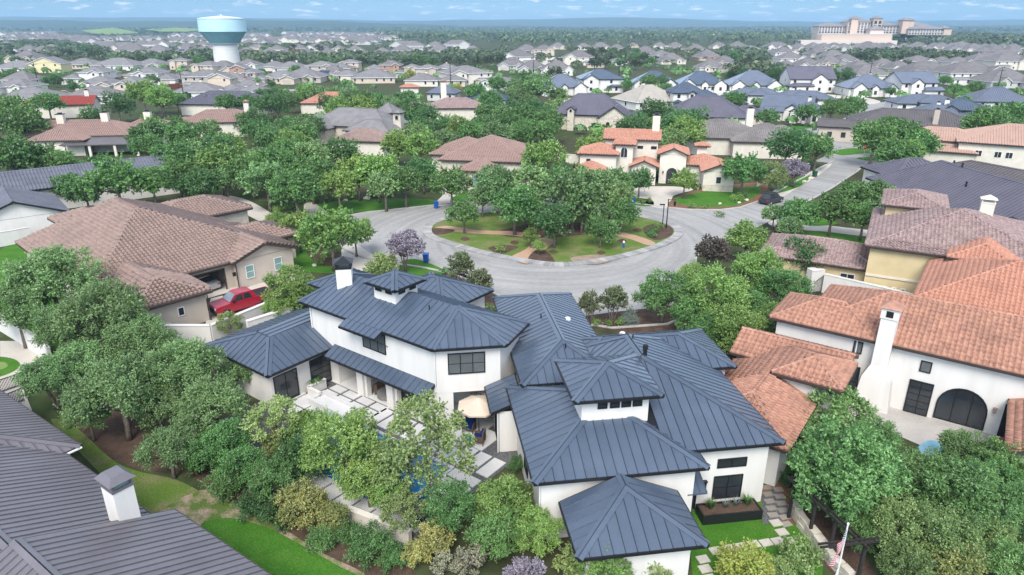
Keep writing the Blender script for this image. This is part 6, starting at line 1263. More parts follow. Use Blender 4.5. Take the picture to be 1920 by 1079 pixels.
# utility poles with wires
PL = [(-60, 112, 22), (150, 119, 22), (400, 119, 22), (560, 119, 22), (845, 163, 13), (1000, 160, 12), (1120, 128, 18)]
tops = []
for px, py, _h in [(845, 163, 0), (347, 196, 0), (1160, 152, 0), (1118, 132, 0), (1000, 140, 0), (640, 118, 0), (330, 118, 0), (72, 160, 0), (1628, 158, 0), (1868, 178, 0)]:
    p = at(px, py); h = {845: 12.5, 347: 11}.get(px, 10)
    t = thing('utility_pole', None, 'utility pole', p, 0, 'utility poles along the power lines'); auto(t, 'wooden utility pole with crossarm', px, py - 20)
    b = MB(); b.tube([(0, 0, 0), (0, 0, h)], [.2, .13], 6); b.build('pole', M['wood'], t); b = MB(); b.box(-1.3, 1.3, -.08, .08, h - .9, h - .7); b.build('crossarm', M['wood'], t)
    for k in (-1.1, 0, 1.1): b = MB(); b.tube([(k, 0, h - .7), (k, 0, h - .45)], .07, 5); b.build('insulator', M['grey'], t)
    tops.append((px, Vector((p[0], p[1], h - .5))))
def wire(a, c, sag=.8, r=.05):
    P = [a + (c - a) * s + Vector((0, 0, -sag * 4 * s * (1 - s))) for s in np.linspace(0, 1, 9)]; b = MB(); b.tube(P, r, 4); o = b.build('power_line', M['black']); tag(o, None, 'power line', 'power lines between the poles'); m = (a + c) / 2; q = proj(m); auto(o, 'thin sagging power line', q[0], q[1])
TP = dict(tops)
for a, c in ((330, 640), (640, 845), (845, 1000), (1118, 1160), (72, 330)): wire(TP[a], TP[c], 1.2)
# ------------------------------------------------------------------ vehicles
M['red_paint'] = mat('dark_red_car_paint', (.32, .012, .03), (.29, .012, .028), 1, .25, .6); M['silver'] = mat('silver_car_paint', (.42, .43, .44), None, 1, .3, .6, metal=.4); M['whitecar'] = mat('white_car_paint', (.72, .72, .72), None, 1, .3, .5); M['darkcar'] = mat('dark_car_paint', (.03, .034, .045), None, 1, .25, .6); M['yellowcar'] = mat('yellow_car_paint', (.75, .50, .02), None, 1, .3, .5); M['tyre'] = mat('tyre_rubber', (.02, .02, .02), None, 1, .8, .2); M['lamp'] = mat('headlight_glass', (.5, .5, .5), None, 1, .1, .6); M['tail'] = mat('tail_light', (.35, .02, .02), None, 1, .2, .5); M['windscreen'] = mat('windscreen', (.12, .16, .19), (.16, .2, .23), 1, .06, .7)
def vehicle(name, label, pos, rz, paint, L_=4.6, W_=1.85, Hh=1.5, kind='sedan'):
    t = thing(name, label, 'pickup truck' if kind == 'pickup' else 'car', pos, rz); w = W_ / 2
    def sec(x, z0, z1, ins=0, top=0): return [(x, -w + ins, z0), (x, w - ins, z0), (x, w - ins - top, z1), (x, -w + ins + top, z1)]
    def loft(S, m, name_, par=None):
        b = MB()
        for s, e in zip(S, S[1:]):
            for i in range(4): b.poly([s[i], s[(i + 1) % 4], e[(i + 1) % 4], e[i]][::-1])
        b.poly(S[0]); b.poly(S[-1][::-1]); o = b.build(name_, M[m] if isinstance(m, str) else m, par or t)
        bv = o.modifiers.new('bevel', 'BEVEL'); bv.width = .05; bv.segments = 2; bv.limit_method = 'ANGLE'; bv.angle_limit = .5; return o
    l = L_ / 2
    if kind == 'pickup':                    # +x is the front
        loft([sec(l - .02, .55, .98, .12), sec(l - .1, .45, 1.12, .02), sec(l - .45, .42, 1.2, 0), sec(l - 1.45, .42, 1.28, 0), sec(-l + 1.75, .42, 1.28, 0)], paint, 'body')
        c = loft([sec(l - 1.4, 1.27, 1.3, .06, .03), sec(l - 2.15, 1.27, 1.9, .06, .2), sec(l - 2.5, 1.27, 1.97, .06, .2), sec(-l + 2.15, 1.27, 1.95, .06, .2), sec(-l + 1.8, 1.27, 1.32, .06, .03)], paint, 'cab')
        b = MB(); b.poly([(l - 1.46, -.82, 1.33), (l - 1.46, .82, 1.33), (l - 2.1, .68, 1.89), (l - 2.1, -.68, 1.89)]); 
        b.v = [(x + .025, y, z + .02) for x, y, z in b.v]; b.build('windscreen', M['windscreen'], c)
        for s in (-1, 1):
            for x0, x1, x2, x3 in ((l - 1.75, l - 2.2, l - 2.72, l - 2.72), (l - 2.82, l - 2.82, l - 3.62, l - 3.45)):
                b = MB(); b.poly([(x0, s * .957, 1.33), (x2, s * .957, 1.33), (x3, s * .80, 1.84), (x1, s * .80, 1.84)][::s]); b.build('side_window', M['glass'], c)
            b = MB(); b.box(l - 1.85, l - 1.65, s * 1.0 - .14, s * 1.0 + .14, 1.3, 1.52); b.build('mirror', M['black'], t)
            b = MB(); b.box(l - .2, l + .0, s * .72 - .16, s * .72 + .16, .85, 1.06); b.build('headlight', M['lamp'], t)
            b = MB(); b.box(-l + .0, -l + 1.78, s * w - s * .06 - .05, s * w - s * .06 + .05, .5, 1.3); b.build('bed_side', M[paint], t)
            b = MB(); b.box(-l - .02, -l + .08, s * .85 - .09, s * .85 + .09, .85, 1.25); b.build('tail_light', M['tail'], t)
        b = MB(); b.box(-l, -l + .08, -w + .1, w - .1, .55, 1.3); b.build('tailgate', M[paint], t)
        b = MB(); b.box(-l + .02, -l + 1.8, -w + .1, w - .1, .6, 1.26); b.build('bed_cover', M['black'], t)
        b = MB(); b.box(l - .06, l + .03, -.62, .62, .68, 1.06); b.build('grille', M['black'], t); b = MB(); b.box(l - .1, l + .08, -w + .05, w - .05, .45, .66); b.build('bumper', M['black'], t)
        wr = .42; wx = (l - .95, -l + 1.1)
    else:
        hi = Hh; bk = -l + (.35 if kind == 'suv' else 1.0)
        loft([sec(l, .42, .62, .15), sec(l - .12, .3, .78, .05), sec(l - 1.1, .28, .92, 0), sec(-l + .6, .28, .98, 0), sec(-l + .06, .32, .9, .06)], paint, 'body')
        c = loft([sec(l - 1.05, .9, .93, .08, .02), sec(l - 1.85, .9, hi - .03, .08, .16), sec(-l + 1.5, .9, hi, .08, .16), sec(bk + .45, .9, hi - .08, .08, .16), sec(bk, .9, .98, .08, .02)], 'glass', 'window')
        b = MB(); b.box(-l + 1.3 if kind != 'suv' else bk + .5, l - 1.9, -w + .25, w - .25, hi - .06, hi + .015); b.build('roof', M[paint], t)
        for s in (-1, 1):
            b = MB(); b.box(l - .22, l - .03, s * .62 - .16, s * .62 + .16, .6, .74); b.build('headlight', M['lamp'], t); b = MB(); b.box(-l + .02, -l + .12, s * .68 - .16, s * .68 + .16, .7, .86); b.build('tail_light', M['tail'], t)
        wr = .33; wx = (l - .85, -l + .8)
    for x in wx:
        for s in (-1, 1):
            b = MB(); y0, y1 = s * w - s * .22, s * w + s * .01; b.tube([(x, y0, wr), (x, y1, wr)], wr, 14); wl = b.build('wheel', M['tyre'], t); b = MB(); b.tube([(x, y1 - s * .02, wr), (x, y1 + s * .012, wr)], wr * .6, 10); b.build('rim', M['silver'], wl)
    return t
p = at(446, 584); vehicle('pickup_truck', 'dark red crew cab pickup with black bed cover parked behind the white boundary wall', (p[0] + .3, p[1] + .6, .02), math.radians(180 + 45), 'red_paint', 5.9, 2.02, 1.97, 'pickup')
q = TH_.world((9.9, 9.4, .02)); vehicle('parked_car', 'silver saloon car inside the open garage of the tan house', q, math.radians(48 + 100), 'silver')
for px, py, r, c, k, lab in ((1445, 381, 40, 'darkcar', 'suv', 'dark car parked at the kerb near the lawn of the orange villa'), (1552, 246, 15, 'whitecar', 'sedan', 'white car parked on the back street beside the gabled house'), (1560, 252, 15, 'darkcar', 'suv', 'dark car parked in front of the white car on the back street'), (124, 179, 10, 'yellowcar', 'suv', 'yellow off-road car on a drive at the left'), (42, 176, 5, 'whitecar', 'sedan', 'white car on the street beside the brick red end wall'), (66, 159, 10, 'darkcar', 'suv', 'dark vehicle parked by the bushes upper left'), (464, 154, 30, 'whitecar', 'suv', 'white sport utility car outside the tan garage by the water tower'), (1382, 168, 70, 'darkcar', 'suv', 'dark car on the drive of a white gabled house'), (1470, 432, 60, 'darkcar', 'sedan', 'dark car glimpsed behind the white flowering tree by the street')):
    p = at(px, py); vehicle('parked_car', lab, (p[0], p[1], .03), math.radians(r), c, kind=k, Hh=1.7 if k == 'suv' else 1.45)
# ------------------------------------------------------------------ street furniture
M['binblue'] = mat('blue_plastic', (.012, .09, .38), None, 1, .5, .3); M['bingreen'] = mat('green_plastic', (.02, .09, .05), None, 1, .5, .3)
for px, py, c, lab in ((818, 391, 'binblue', 'blue wheeled bin at the kerb left of the traffic island trees'), (799, 492, 'binblue', 'blue wheeled bin on the street below the vitex tree'), (1186, 386, 'binblue', 'blue wheeled bin at the kerb near the orange villa drive'), (246, 287, 'binblue', 'blue bin against the porch of the three chimney house'), (1464, 417, 'binblue', 'blue bin half hidden by the oak row on the right'), (1527, 332, 'bingreen', 'dark green bin at the street corner by the grey vitex')):
    p = at(px, py); t = thing('wheeled_bin', lab, 'bin', p, RNG.uniform(-.5, .5))
    b = MB(); r0 = [(-.26, -.3, .08), (.26, -.3, .08), (.26, .3, .08), (-.26, .3, .08)]; r1 = [(-.31, -.37, 1.0), (.31, -.37, 1.0), (.31, .37, 1.0), (-.31, .37, 1.0)]
    for i in range(4): b.poly([r0[i], r0[(i + 1) % 4], r1[(i + 1) % 4], r1[i]])
    b.poly(r0[::-1]); b.build('body', M[c], t); b = MB(); b.box(-.34, .34, -.41, .41, 1.0, 1.07); b.box(-.25, .25, .36, .46, .95, 1.02); b.build('lid', M[c], t)
    for s in (-.24, .24): b = MB(); b.tube([(s - .04, .3, .12), (s + .04, .3, .12)], .12, 10); b.build('wheel', M['tyre'], t)
p = at(1249, 430); t = thing('street_lamp', 'black street lamp with a hanging lantern on the traffic island', 'street lamp', (*p[:2], .1))
b = MB(); b.tube([(0, 0, 0), (0, 0, 4.1)], [.09, .06], 8); b.build('post', M['black'], t); b = MB(); b.bar((-.1, 0, 4.0), (1.0, 0, 4.0), .07, .07); b.build('arm', M['black'], t); b = MB(); b.lathe([(0, 3.1), (.1, 3.15), (.2, 3.6), (.22, 3.7), (.05, 3.85), (0, 3.95)], 8, (.9, 0, 0)); b.build('lantern', M['black'], t)
p = at(1242, 424); t = thing('sign_post', 'slim dark post with a small flat head beside the island street lamp', 'sign post', (*p[:2], .1)); b = MB(); b.tube([(0, 0, 0), (0, 0, 3.0)], .06, 6); b.build('post', M['black'], t); b = MB(); b.box(-.6, .12, -.08, .08, 2.85, 3.02); b.build('head', M['black'], t)
p = at(1169, 466); t = thing('fire_hydrant', 'small white and blue hydrant on the island lawn', 'hydrant', (*p[:2], .1)); b = MB(); b.lathe([(0, 0), (.16, 0), (.16, .08), (.11, .1), (.11, .65), (0, .65)], 10); b.build('barrel', M['binblue'], t); b = MB(); b.lathe([(.15, .62), (.15, .72), (.1, .85), (0, .92)], 10); b.build('cap', M['frame_w'], t)
p = at(1618, 300); t = thing('stop_sign', 'red octagonal stop sign on a post at the street corner', 'stop sign', p); b = MB(); b.tube([(0, 0, 0), (0, 0, 2.9)], .05, 6); b.build('post', M['grey'], t)
M['signred'] = mat('sign_red', (.55, .02, .02), None, 1, .5, .3)
def octo(r, y): return [(r * math.cos(math.radians(22.5 + 45 * i)), y, 2.6 + r * math.sin(math.radians(22.5 + 45 * i))) for i in range(8)]
b = MB(); b.poly(octo(.5, -.07), 1); b.poly(octo(.45, -.08), 0); b.poly(octo(.5, -.05)[::-1], 1); pl = b.build('plate', [M['signred'], M['frame_w']], t)
cv = bpy.data.curves.new('lettering', 'FONT'); cv.body = 'STOP'; cv.size = .34; cv.align_x = 'CENTER'; cv.align_y = 'CENTER'; cv.materials.append(M['frame_w']); co_ = link('lettering', cv); me_ = bpy.data.meshes.new_from_object(co_); bpy.data.objects.remove(co_); o = link('lettering', me_, pl, (0, -.09, 2.6)); o.rotation_euler = (math.radians(90), 0, 0)
# ------------------------------------------------------------------ garden walls, fences
def gwall(name, label, pts, h, th, m, cat='wall', cap=None):
    c = pts[0]; t = thing(name, label, cat, (c[0], c[1], 0)); P = [(p[0] - c[0], p[1] - c[1]) for p in pts]; b = MB(); k = MB()
    for a, d in zip(P, P[1:]): b.bar((*a, h / 2 - .2), (*d, h / 2 - .2), th, h + .4); k.bar((*a, h + .03), (*d, h + .03), th + .08, .07)
    b.build('wall_body', M[m], t); k.build('coping', M[cap or m], t); return t
gwall('boundary_wall', 'long white stucco boundary wall between the red pickup and the white house', [at(280, 645)[:2], at(400, 645)[:2], at(500, 602)[:2], at(560, 580)[:2]], 1.75, .3, 'white')
gwall('boundary_wall', 'short white wall end rising behind the low left wing roof', [at(468, 640)[:2], at(550, 612)[:2]], 1.9, .35, 'white')
gwall('boundary_wall', 'white wall at the left edge above the pale pool deck', [at(-30, 600)[:2], at(80, 668)[:2], at(100, 690)[:2]], 1.7, .25, 'white')
gwall('boundary_wall', 'white wall below the slate grey gable at the left edge', [at(-10, 465)[:2], at(60, 452)[:2]], 1.8, .25, 'white')
gwall('boundary_wall', 'white courtyard wall in front of the yellow house', [at(1541, 548)[:2], at(1690, 585)[:2], at(1740, 600)[:2]], 2.0, .3, 'white')
gwall('gate_pier', 'square white gate pier beside the black gate near the yellow house', [at(1512, 545)[:2], at(1536, 543)[:2]], 2.3, .9, 'white', 'gate pier')
gwall('garden_wall', 'low cream wall along the south side of the pool under shrubs', [at(655, 975)[:2], at(770, 1020)[:2]], .8, .3, 'cream')
gwall('garden_wall', 'small white wall at the edge of the stone wall by the vitex', [at(1420, 350)[:2], at(1455, 330)[:2]], 1.4, .25, 'cream')
gwall('garden_wall', 'stone edged white wall behind the round tree left of the orange villa', [at(1045, 305)[:2], at(1085, 308)[:2]], 1.8, .25, 'cream')
def railing(label, a, c, h, n, m='black', name='iron_railing'):
    a, c = Vector((*a, 0)), Vector((*c, 0)); t = thing(name, label, 'railing', tuple(a)); d = c - a
    for z in (.12, h - .06): b = MB(); b.bar((0, 0, z), tuple(d + Vector((0, 0, z))), .05, .05); b.build('rail', M[m], t)
    for i in range(n + 1): q = d * i / n; b = MB(); b.box(q.x - .015, q.x + .015, q.y - .015, q.y + .015, 0, h); b.build('baluster', M[m], t)
railing('black iron railing in front of the terrace at the left edge', at(-12, 742)[:2], at(46, 722)[:2], 1.1, 22); railing('second iron railing lower down at the left edge', at(-12, 776)[:2], at(46, 752)[:2], 1.1, 22)
railing('black iron gate leaf beside the white pier near the yellow house', at(1522, 562)[:2], at(1540, 548)[:2], 1.9, 8); railing('black iron fence panel beside the magnolia near the pickup', at(483, 600)[:2], at(520, 590)[:2], 1.7, 9); railing('thin black fence behind the pavers lawn at the left of the drive', at(530, 380)[:2], at(600, 372)[:2], 1.8, 26)
def boards(label, a, c, h, n, m, name='board_fence'):
    a, c = Vector((*a, 0)), Vector((*c, 0)); d = c - a; ln = d.length; t = thing(name, label, 'fence', tuple(a), math.atan2(d.y, d.x)); w_ = ln / n
    for i in range(n): b = MB(); b.box(i * w_ + .02, (i + 1) * w_ - .02, -.03 + .01 * (i % 2), .03 + .01 * (i % 2), 0, h + .06 * (i % 3)); b.build('board', M[m], t)
boards('red board fence in front of the grey houses at the right edge', at(1812, 172)[:2], at(1902, 180)[:2], 2.0, 40, 'redfence'); boards('weathered board fence behind the white house upper left', at(184, 137)[:2], at(238, 138)[:2], 2.0, 26, 'fencewood'); boards('weathered board fence across the lawn below the pale houses', at(196, 152)[:2], at(236, 155)[:2], 2.0, 22, 'fencewood'); boards('red-brown board fence beside the tan houses', at(305, 168)[:2], at(342, 165)[:2], 2.0, 22, 'redfence'); boards('brown board fence at the far left below the trees', at(0, 156)[:2], at(52, 155)[:2], 2.0, 26, 'fencewood'); boards('rust coloured board fence behind the blue metal roof', at(880, 168)[:2], at(935, 165)[:2], 2.0, 24, 'redfence')
# ------------------------------------------------------------------ side garden of the white house: planter, pavers, pergola, stone wall, flag
def RW(u, v, z=0): return MH.world((u, v, z))
RA = math.radians(8.3)
t = thing('planter_box', 'long black raised planter with tufts of grass under the side windows', 'planter', RW(11.3, .2), RA)
b = MB()
for q in ((-1.75, 1.75, -.55, -.47), (-1.75, 1.75, .47, .55), (-1.75, -1.67, -.47, .47), (1.67, 1.75, -.47, .47)): b.box(*q, 0, .62)
b.build('box', M['black'], t); b = MB(); b.box(-1.67, 1.67, -.47, .47, 0, .54); b.build('soil', M['mulch'], t)
def grass_tuft(u, v, par_pos, col, n=60, h=.55, lab=''):
    b = MB()
    for i in range(n):
        a = RNG.uniform(0, 6.28); r = RNG.uniform(.15, .5); k = RNG.uniform(.6, 1) * h * 1.25; s = Vector((-math.sin(a), math.cos(a), 0)) * .02; e = Vector((math.cos(a) * r, math.sin(a) * r, k)); m_ = e * .5 + Vector((0, 0, k * .2)); b.poly([s, -s, m_ - s, m_ + s]); b.poly([m_ + s, m_ - s, e])
    o = b.build('grass_tuft', LM[col], None, par_pos, 0); tag(o, lab, 'plant', 'tufts in the planter')
grass_tuft(0, 0, RW(10.2, .25, .54), 'bright', 90, .55, 'left hand green grass tuft in the black planter'); grass_tuft(0, 0, RW(12.4, .3, .54), 'bright', 90, .55, 'right hand green grass tuft in the black planter'); grass_tuft(0, 0, RW(11.1, .3, .54), 'spruce', 30, .4, 'left hand small silvery tuft in the black planter'); grass_tuft(0, 0, RW(11.75, .35, .54), 'spruce', 30, .4, 'right hand small silvery tuft in the black planter')
pv = sheet('paver_path', W2([(1430, 980), (1452, 974), (1500, 1010), (1500, 1032), (1320, 1052), (1310, 1040), (1440, 1016)]), .016, 'lawn')
for px, py in ((1455, 982), (1466, 999), (1480, 1016), (1342, 1034), (1366, 1030), (1390, 1026), (1413, 1022), (1436, 1019), (1458, 1016), (1318, 1050), (1322, 1068), (1330, 1086)):
    p = at(px, py); b = MB(); b.box(-.31, .31, -.25, .25, 0, .06); b.build('paver', M['drive'], pv, (p[0], p[1], .01), RA + .1)
st = sheet('flagstone_path', W2([(1428, 925), (1455, 918), (1490, 970), (1430, 985)]), .018, 'gravel')
for i in range(6):
    for j in range(2): p = at(1437 + j * 22 + i * 3, 915 + i * 13 + j * 4); b = MB(); b.box(-.29, .29, -.19, .19, 0, .05); b.build('flagstone', M['flag'], st, (p[0], p[1], .015), RA + RNG.uniform(-.15, .15))
t = thing('pergola', 'dark timber beam frame on posts running along the retaining wall at the lower right', 'pergola', at(1478, 972))
o = Vector(at(1478, 972)); ps = [Vector(at(*q)) - o for q in ((1478, 972), (1516, 1012), (1552, 1048), (1605, 1100))]; hp = 2.5
for q in ps: b = MB(); b.box(q.x - .075, q.x + .075, q.y - .075, q.y + .075, 0, hp); b.build('post', M['wood'], t)
for s in (-.12, .12): b = MB(); b.bar((ps[0].x + s - .2, ps[0].y + .3, hp + .1), (ps[3].x + s + .1, ps[3].y - .3, hp + .1), .06, .13); b.build('beam', M['wood'], t)
for s in (-.1, .12): b = MB(); b.bar((ps[3].x + .6, ps[3].y + s + .1, hp + .3), (ps[3].x - 2.4, ps[3].y - .3 + s, hp + .3), .06, .12); b.build('beam', M['wood'], t)
t = thing('retaining_wall', 'pale limestone retaining wall beside the pergola posts', 'wall', at(1486, 958)); o = Vector(at(1486, 958)); P = [Vector(at(*q)) - o for q in ((1483, 955), (1500, 985), (1525, 1018), (1555, 1055), (1590, 1090))]
for a, c in zip(P, P[1:]):
    d = c - a; n = max(2, int(d.length / .55)); ang = math.atan2(d.y, d.x)
    for i in range(n):
        for j in range(2): q = a + d * ((i + .5 + .25 * j) / n); b = MB(); w_ = d.length / n / 2 - .02; b.box(-w_, w_, -.22 + RNG.uniform(-.05, .05), .22 + RNG.uniform(-.05, .05), j * .36, j * .36 + .34 + RNG.uniform(-.05, .05)); b.build('stone', M['stone'], t, (q.x, q.y, 0), ang + RNG.uniform(-.06, .06))
p = at(1590, 984, 8.5); p = (p[0], p[1], 0); t = thing('flagpole', 'tall slim white flagpole in front of the pergola at the lower right', 'flagpole', p); b = MB(); b.tube([(0, 0, 0), (0, 0, 8.5)], [.05, .03], 8); b.build('pole', M['frame_w'], t); b = MB(); b.lathe([(0, 0), (.05, .05), (0, .1)], 8, (0, 0, 8.5)); b.build('finial', M['frame_w'], t)
M['flagred'] = mat('flag_red', (.50, .02, .035), None, 1, .8, .1); M['flagwhite'] = mat('flag_white', (.75, .75, .75), None, 1, .8, .1); M['flagblue'] = mat('flag_blue', (.02, .035, .16), None, 1, .8, .1)
fl = thing('national_flag', 'drooping red and white striped flag with starred blue canton on the flagpole', 'flag', (p[0], p[1] - .05, 8.4))
def cloth(s, r): # s along the fly 0..1, r along the hoist 0..1 ; the cloth hangs in folds
    return Vector((-.04 - .40 * s + .05 * math.sin(s * 9 + r * 2) * s, -.03 - .16 * s + .12 * math.sin(s * 12 + 1.3 * r) * s, -.05 - r * .72 - s * 1.0))
ns = 14
for i in range(13):
    b = MB()
    for j in range(ns):
        s0, s1 = j / ns, (j + 1) / ns
        if i < 7 and s1 <= .4: continue
        b.poly([cloth(s0, i / 13), cloth(s1, i / 13), cloth(s1, (i + 1) / 13), cloth(s0, (i + 1) / 13)])
    b.build('stripe', M['flagred' if i % 2 == 0 else 'flagwhite'], fl)
b = MB()
for j in range(6):
    s0, s1 = .4 * j / 6, .4 * (j + 1) / 6; b.poly([cloth(s0, 0), cloth(s1, 0), cloth(s1, 7 / 13), cloth(s0, 7 / 13)])
cn = b.build('canton', M['flagblue'], fl); b = MB()
for r in range(9):
    for c in range(6 - r % 2):
        s, q = .4 * (c + .5 + .5 * (r % 2)) / 6, 7 / 13 * (r + .6) / 9.4; f = cloth(s, q); n = (cloth(s + .01, q) - f).cross(cloth(s, q + .01) - f).normalized()
        for sg_ in (-1, 1): b.poly([f + n * .006 * sg_ + Vector((.016 * math.cos(a), 0, .016 * math.sin(a))) for a in [math.radians(90 + 36 * k) for k in range(10)] for _ in [0]][::2])
tag(b.build('star', M['flagwhite'], cn), kind='stuff')
f2 = thing('white_flag', 'second smaller white flag hanging below the striped flag', 'flag', (p[0], p[1] - .05, 6.6)); b = MB()
for j in range(10):
    for i in range(3): b.poly([cloth(j / 10, i / 3) * .8, cloth((j + 1) / 10, i / 3) * .8, cloth((j + 1) / 10, (i + 1) / 3) * .8, cloth(j / 10, (i + 1) / 3) * .8])
b.build('cloth', M['flagwhite'], f2); b = MB(); f = cloth(.5, .5) * .8
for sg_ in (-1, 1): b.poly([f + Vector((.1 * math.cos(a), .03 * sg_, .1 * math.sin(a))) for a in [6.283 * k / 10 for k in range(10)]])
b.build('emblem', M['flagblue'], f2)
# ------------------------------------------------------------------ terrace furniture
M['canvas'] = mat('beige_canvas', (.60, .50, .39), (.56, .46, .36), 1, .9, .1); M['wicker'] = mat('brown_wicker', (.10, .065, .045), (.15, .10, .07), 12, .8, .2, bump=.6); M['navy'] = mat('navy_cushion', (.012, .03, .13), None, 2, .9, .1); M['teal'] = mat('teal_ceramic', (.01, .19, .23), None, 2, .3, .5); M['greycush'] = mat('grey_cushion', (.22, .21, .2), None, 2, .9, .1)
t = thing('parasol', 'beige octagonal parasol over two navy cushioned chairs', 'parasol', LW(2.5, 1.1, .08))
b = MB(); b.tube([(0, 0, .1), (0, 0, 2.75)], .03, 8); b.build('pole', M['black'], t); b = MB(); b.lathe([(0, 0), (.28, 0), (.28, .06), (.05, .12), (.05, .3), (0, .3)], 12); b.build('base', M['black'], t)
for i in range(8):
    a0, a1 = math.radians(22.5 + 45 * i), math.radians(22.5 + 45 * (i + 1)); R_ = 1.45; b = MB()
    e0, e1 = Vector((R_ * math.cos(a0), R_ * math.sin(a0), 2.2)), Vector((R_ * math.cos(a1), R_ * math.sin(a1), 2.2)); ap = Vector((0, 0, 2.78)); m0, m1 = (e0 + ap) / 2 - Vector((0, 0, .03)), (e1 + ap) / 2 - Vector((0, 0, .03))
    b.poly([e0, e1, m1, m0]); b.poly([m0, m1, ap]); b.poly([e0 - Vector((0, 0, .12)), e1 - Vector((0, 0, .12)), e1, e0]); b.build('canopy_panel', M['canvas'], t)
    b = MB(); b.bar(e0 - Vector((0, 0, .03)), ap - Vector((0, 0, .06)), .025, .025); b.build('rib', M['wood'], t)
def armchair(label, pos, rz):
    t = thing('wicker_armchair', label, 'armchair', pos, rz, 'navy cushioned wicker chairs')
    for x in (-.36, .36):
        for y in (-.34, .34): b = MB(); b.box(x - .03, x + .03, y - .03, y + .03, 0, .32); b.build('leg', M['wicker'], t)
    b = MB(); b.box(-.4, .4, -.38, .38, .3, .38); b.build('seat_frame', M['wicker'], t); b = MB(); b.box(-.33, .33, -.36, .3, .38, .52); b.build('seat_cushion', M['navy'], t)
    b = MB(); b.box(-.4, .4, .3, .39, .38, .95); b.build('backrest', M['wicker'], t); b = MB(); b.box(-.31, .31, .16, .3, .52, .95); b.build('back_cushion', M['navy'], t)
    for x in (-.38, .38): b = MB(); b.box(x - .05, x + .05, -.36, .34, .38, .66); b.build('armrest', M['wicker'], t)
armchair('wicker armchair with navy cushions left of the parasol pole', LW(1.75, .95, .08), math.radians(-15)); armchair('wicker armchair with navy cushions right of the teal stool', LW(3.2, .25, .08), math.radians(-100))
t = tag(MB().lathe([(0, 0), (.2, 0), (.27, .12), (.28, .32), (.22, .46), (.1, .5), (0, .48)], 16).build('garden_stool', M['teal'], None, LW(2.55, -.1, .1), smooth=True), 'round teal ceramic drum stool between the navy chairs', 'stool')
slab(1.3, 3.9, -.35, 1.9, .08)
t = thing('daybed', 'round brown wicker daybed sofa under the porch roof', 'sofa', LW(-6.2, .9, .05), LR)
for i in range(5):
    a0, a1 = math.radians(-30 + 48 * i), math.radians(-30 + 48 * (i + 1) - 3); b = MB(); A = [a0 + (a1 - a0) * k / 4 for k in range(5)]
    b.prism([(1.05 * math.cos(a), 1.05 * math.sin(a)) for a in A] + [(.8 * math.cos(a), .8 * math.sin(a)) for a in A[::-1]], 0, .85); b.build('back_panel', M['wicker'], t)
b = MB(); b.lathe([(0, .02), (.8, .02), (.8, .42), (0, .44)], 18); b.build('seat', M['greycush'], t)
for x, y in ((.3, .4), (-.35, .35), (.55, 0)): b = MB(); b.box(-.22, .22, -.08, .08, 0, .38); b.build('cushion', M['greycush'] if x > .4 else M['flagwhite'], t, (x, y, .44), x * 3)
b = MB(); b.box(-.55, .55, -.4, .4, 0, .35); t = thing('fire_table', 'charcoal square fire table on the pale slabs left of the pool', 'table', LW(-8.4, -4.9, .1), LR); b.build('body', M['gravel'], t); b = MB(); b.box(-.6, .6, -.45, .45, .35, .42); b.build('tabletop', M['black'], t)
t = gwall('planter_wall', 'low white L shaped wall with a palm by the terrace door', [LW(-11.0, -1.0)[:2], LW(-11.0, -2.6)[:2], LW(-9.6, -2.6)[:2]], .75, .18, 'white', 'wall')
b = MB()
for i in range(16):
    a = i * 2.4; r = .8; 
    for k in range(4): s0, s1 = k / 4, (k + 1) / 4; P0, P1 = [Vector((math.cos(a) * r * s, math.sin(a) * r * s, .5 + 1.1 * s - 1.0 * s * s)) for s in (s0, s1)]; n = Vector((-math.sin(a), math.cos(a), 0)) * .09; b.poly([P0 - n * (1 - s0), P0 + n * (1 - s0), P1 + n * (1 - s1), P1 - n * (1 - s1)])
tag(b.build('palm', LM['bright'], None, LW(-11.3, -1.7, .1)), 'small potted palm with arching fronds beside the dark terrace door', 'plant')
for i, (x, y) in enumerate(((772, 972), (800, 968))):
    p = at(x, y); t = thing('pool_lounger', 'navy lounge chair south of the pool, %s one' % ('left' if i == 0 else 'right'), 'lounger', (*p[:2], .08), .4); b = MB(); b.box(-.35, .35, -.9, .5, .28, .4); b.build('seat', M['navy'], t); b = MB(); b.bar((0, .5, .34), (0, 1.0, .8), .7, .1); b.build('backrest', M['navy'], t)
    for x_ in (-.3, .3):
        for y_ in (-.8, .4): b = MB(); b.box(x_ - .03, x_ + .03, y_ - .03, y_ + .03, 0, .28); b.build('leg', M['black'], t)
t = thing('dining_table', 'wooden patio table in the open doorway of the terracotta roofed house', 'table', RH.world((16.6, -1.2, .06)), -.6); b = MB(); b.box(-.8, .8, -.45, .45, .7, .76); b.build('tabletop', M['wood'], t)
for x_ in (-.7, .7):
    for y_ in (-.36, .36): b = MB(); b.box(x_ - .04, x_ + .04, y_ - .04, y_ + .04, 0, .7); b.build('leg', M['wood'], t)
for i, (u, v, nm) in enumerate(((17.2, -3.2, 'nearest'), (16.2, -2.9, 'second'))):
    t = thing('slatted_chair', '%s dark slatted chair under the tiled porch at the right edge' % nm, 'chair', RH.world((u, v, .02)), -.5)
    b = MB(); b.box(-.25, .25, -.25, .25, .42, .46); b.build('seat', M['wood'], t)
    for k in range(4): b = MB(); b.box(-.25, .25, .22, .26, .52 + k * .12, .59 + k * .12); b.build('slat', M['wood'], t)
    for x_ in (-.22, .22):
        for y_, h_ in ((-.22, .42), (.24, 1.0)): b = MB(); b.box(x_ - .025, x_ + .025, y_ - .025, y_ + .025, 0, h_); b.build('leg', M['wood'], t)
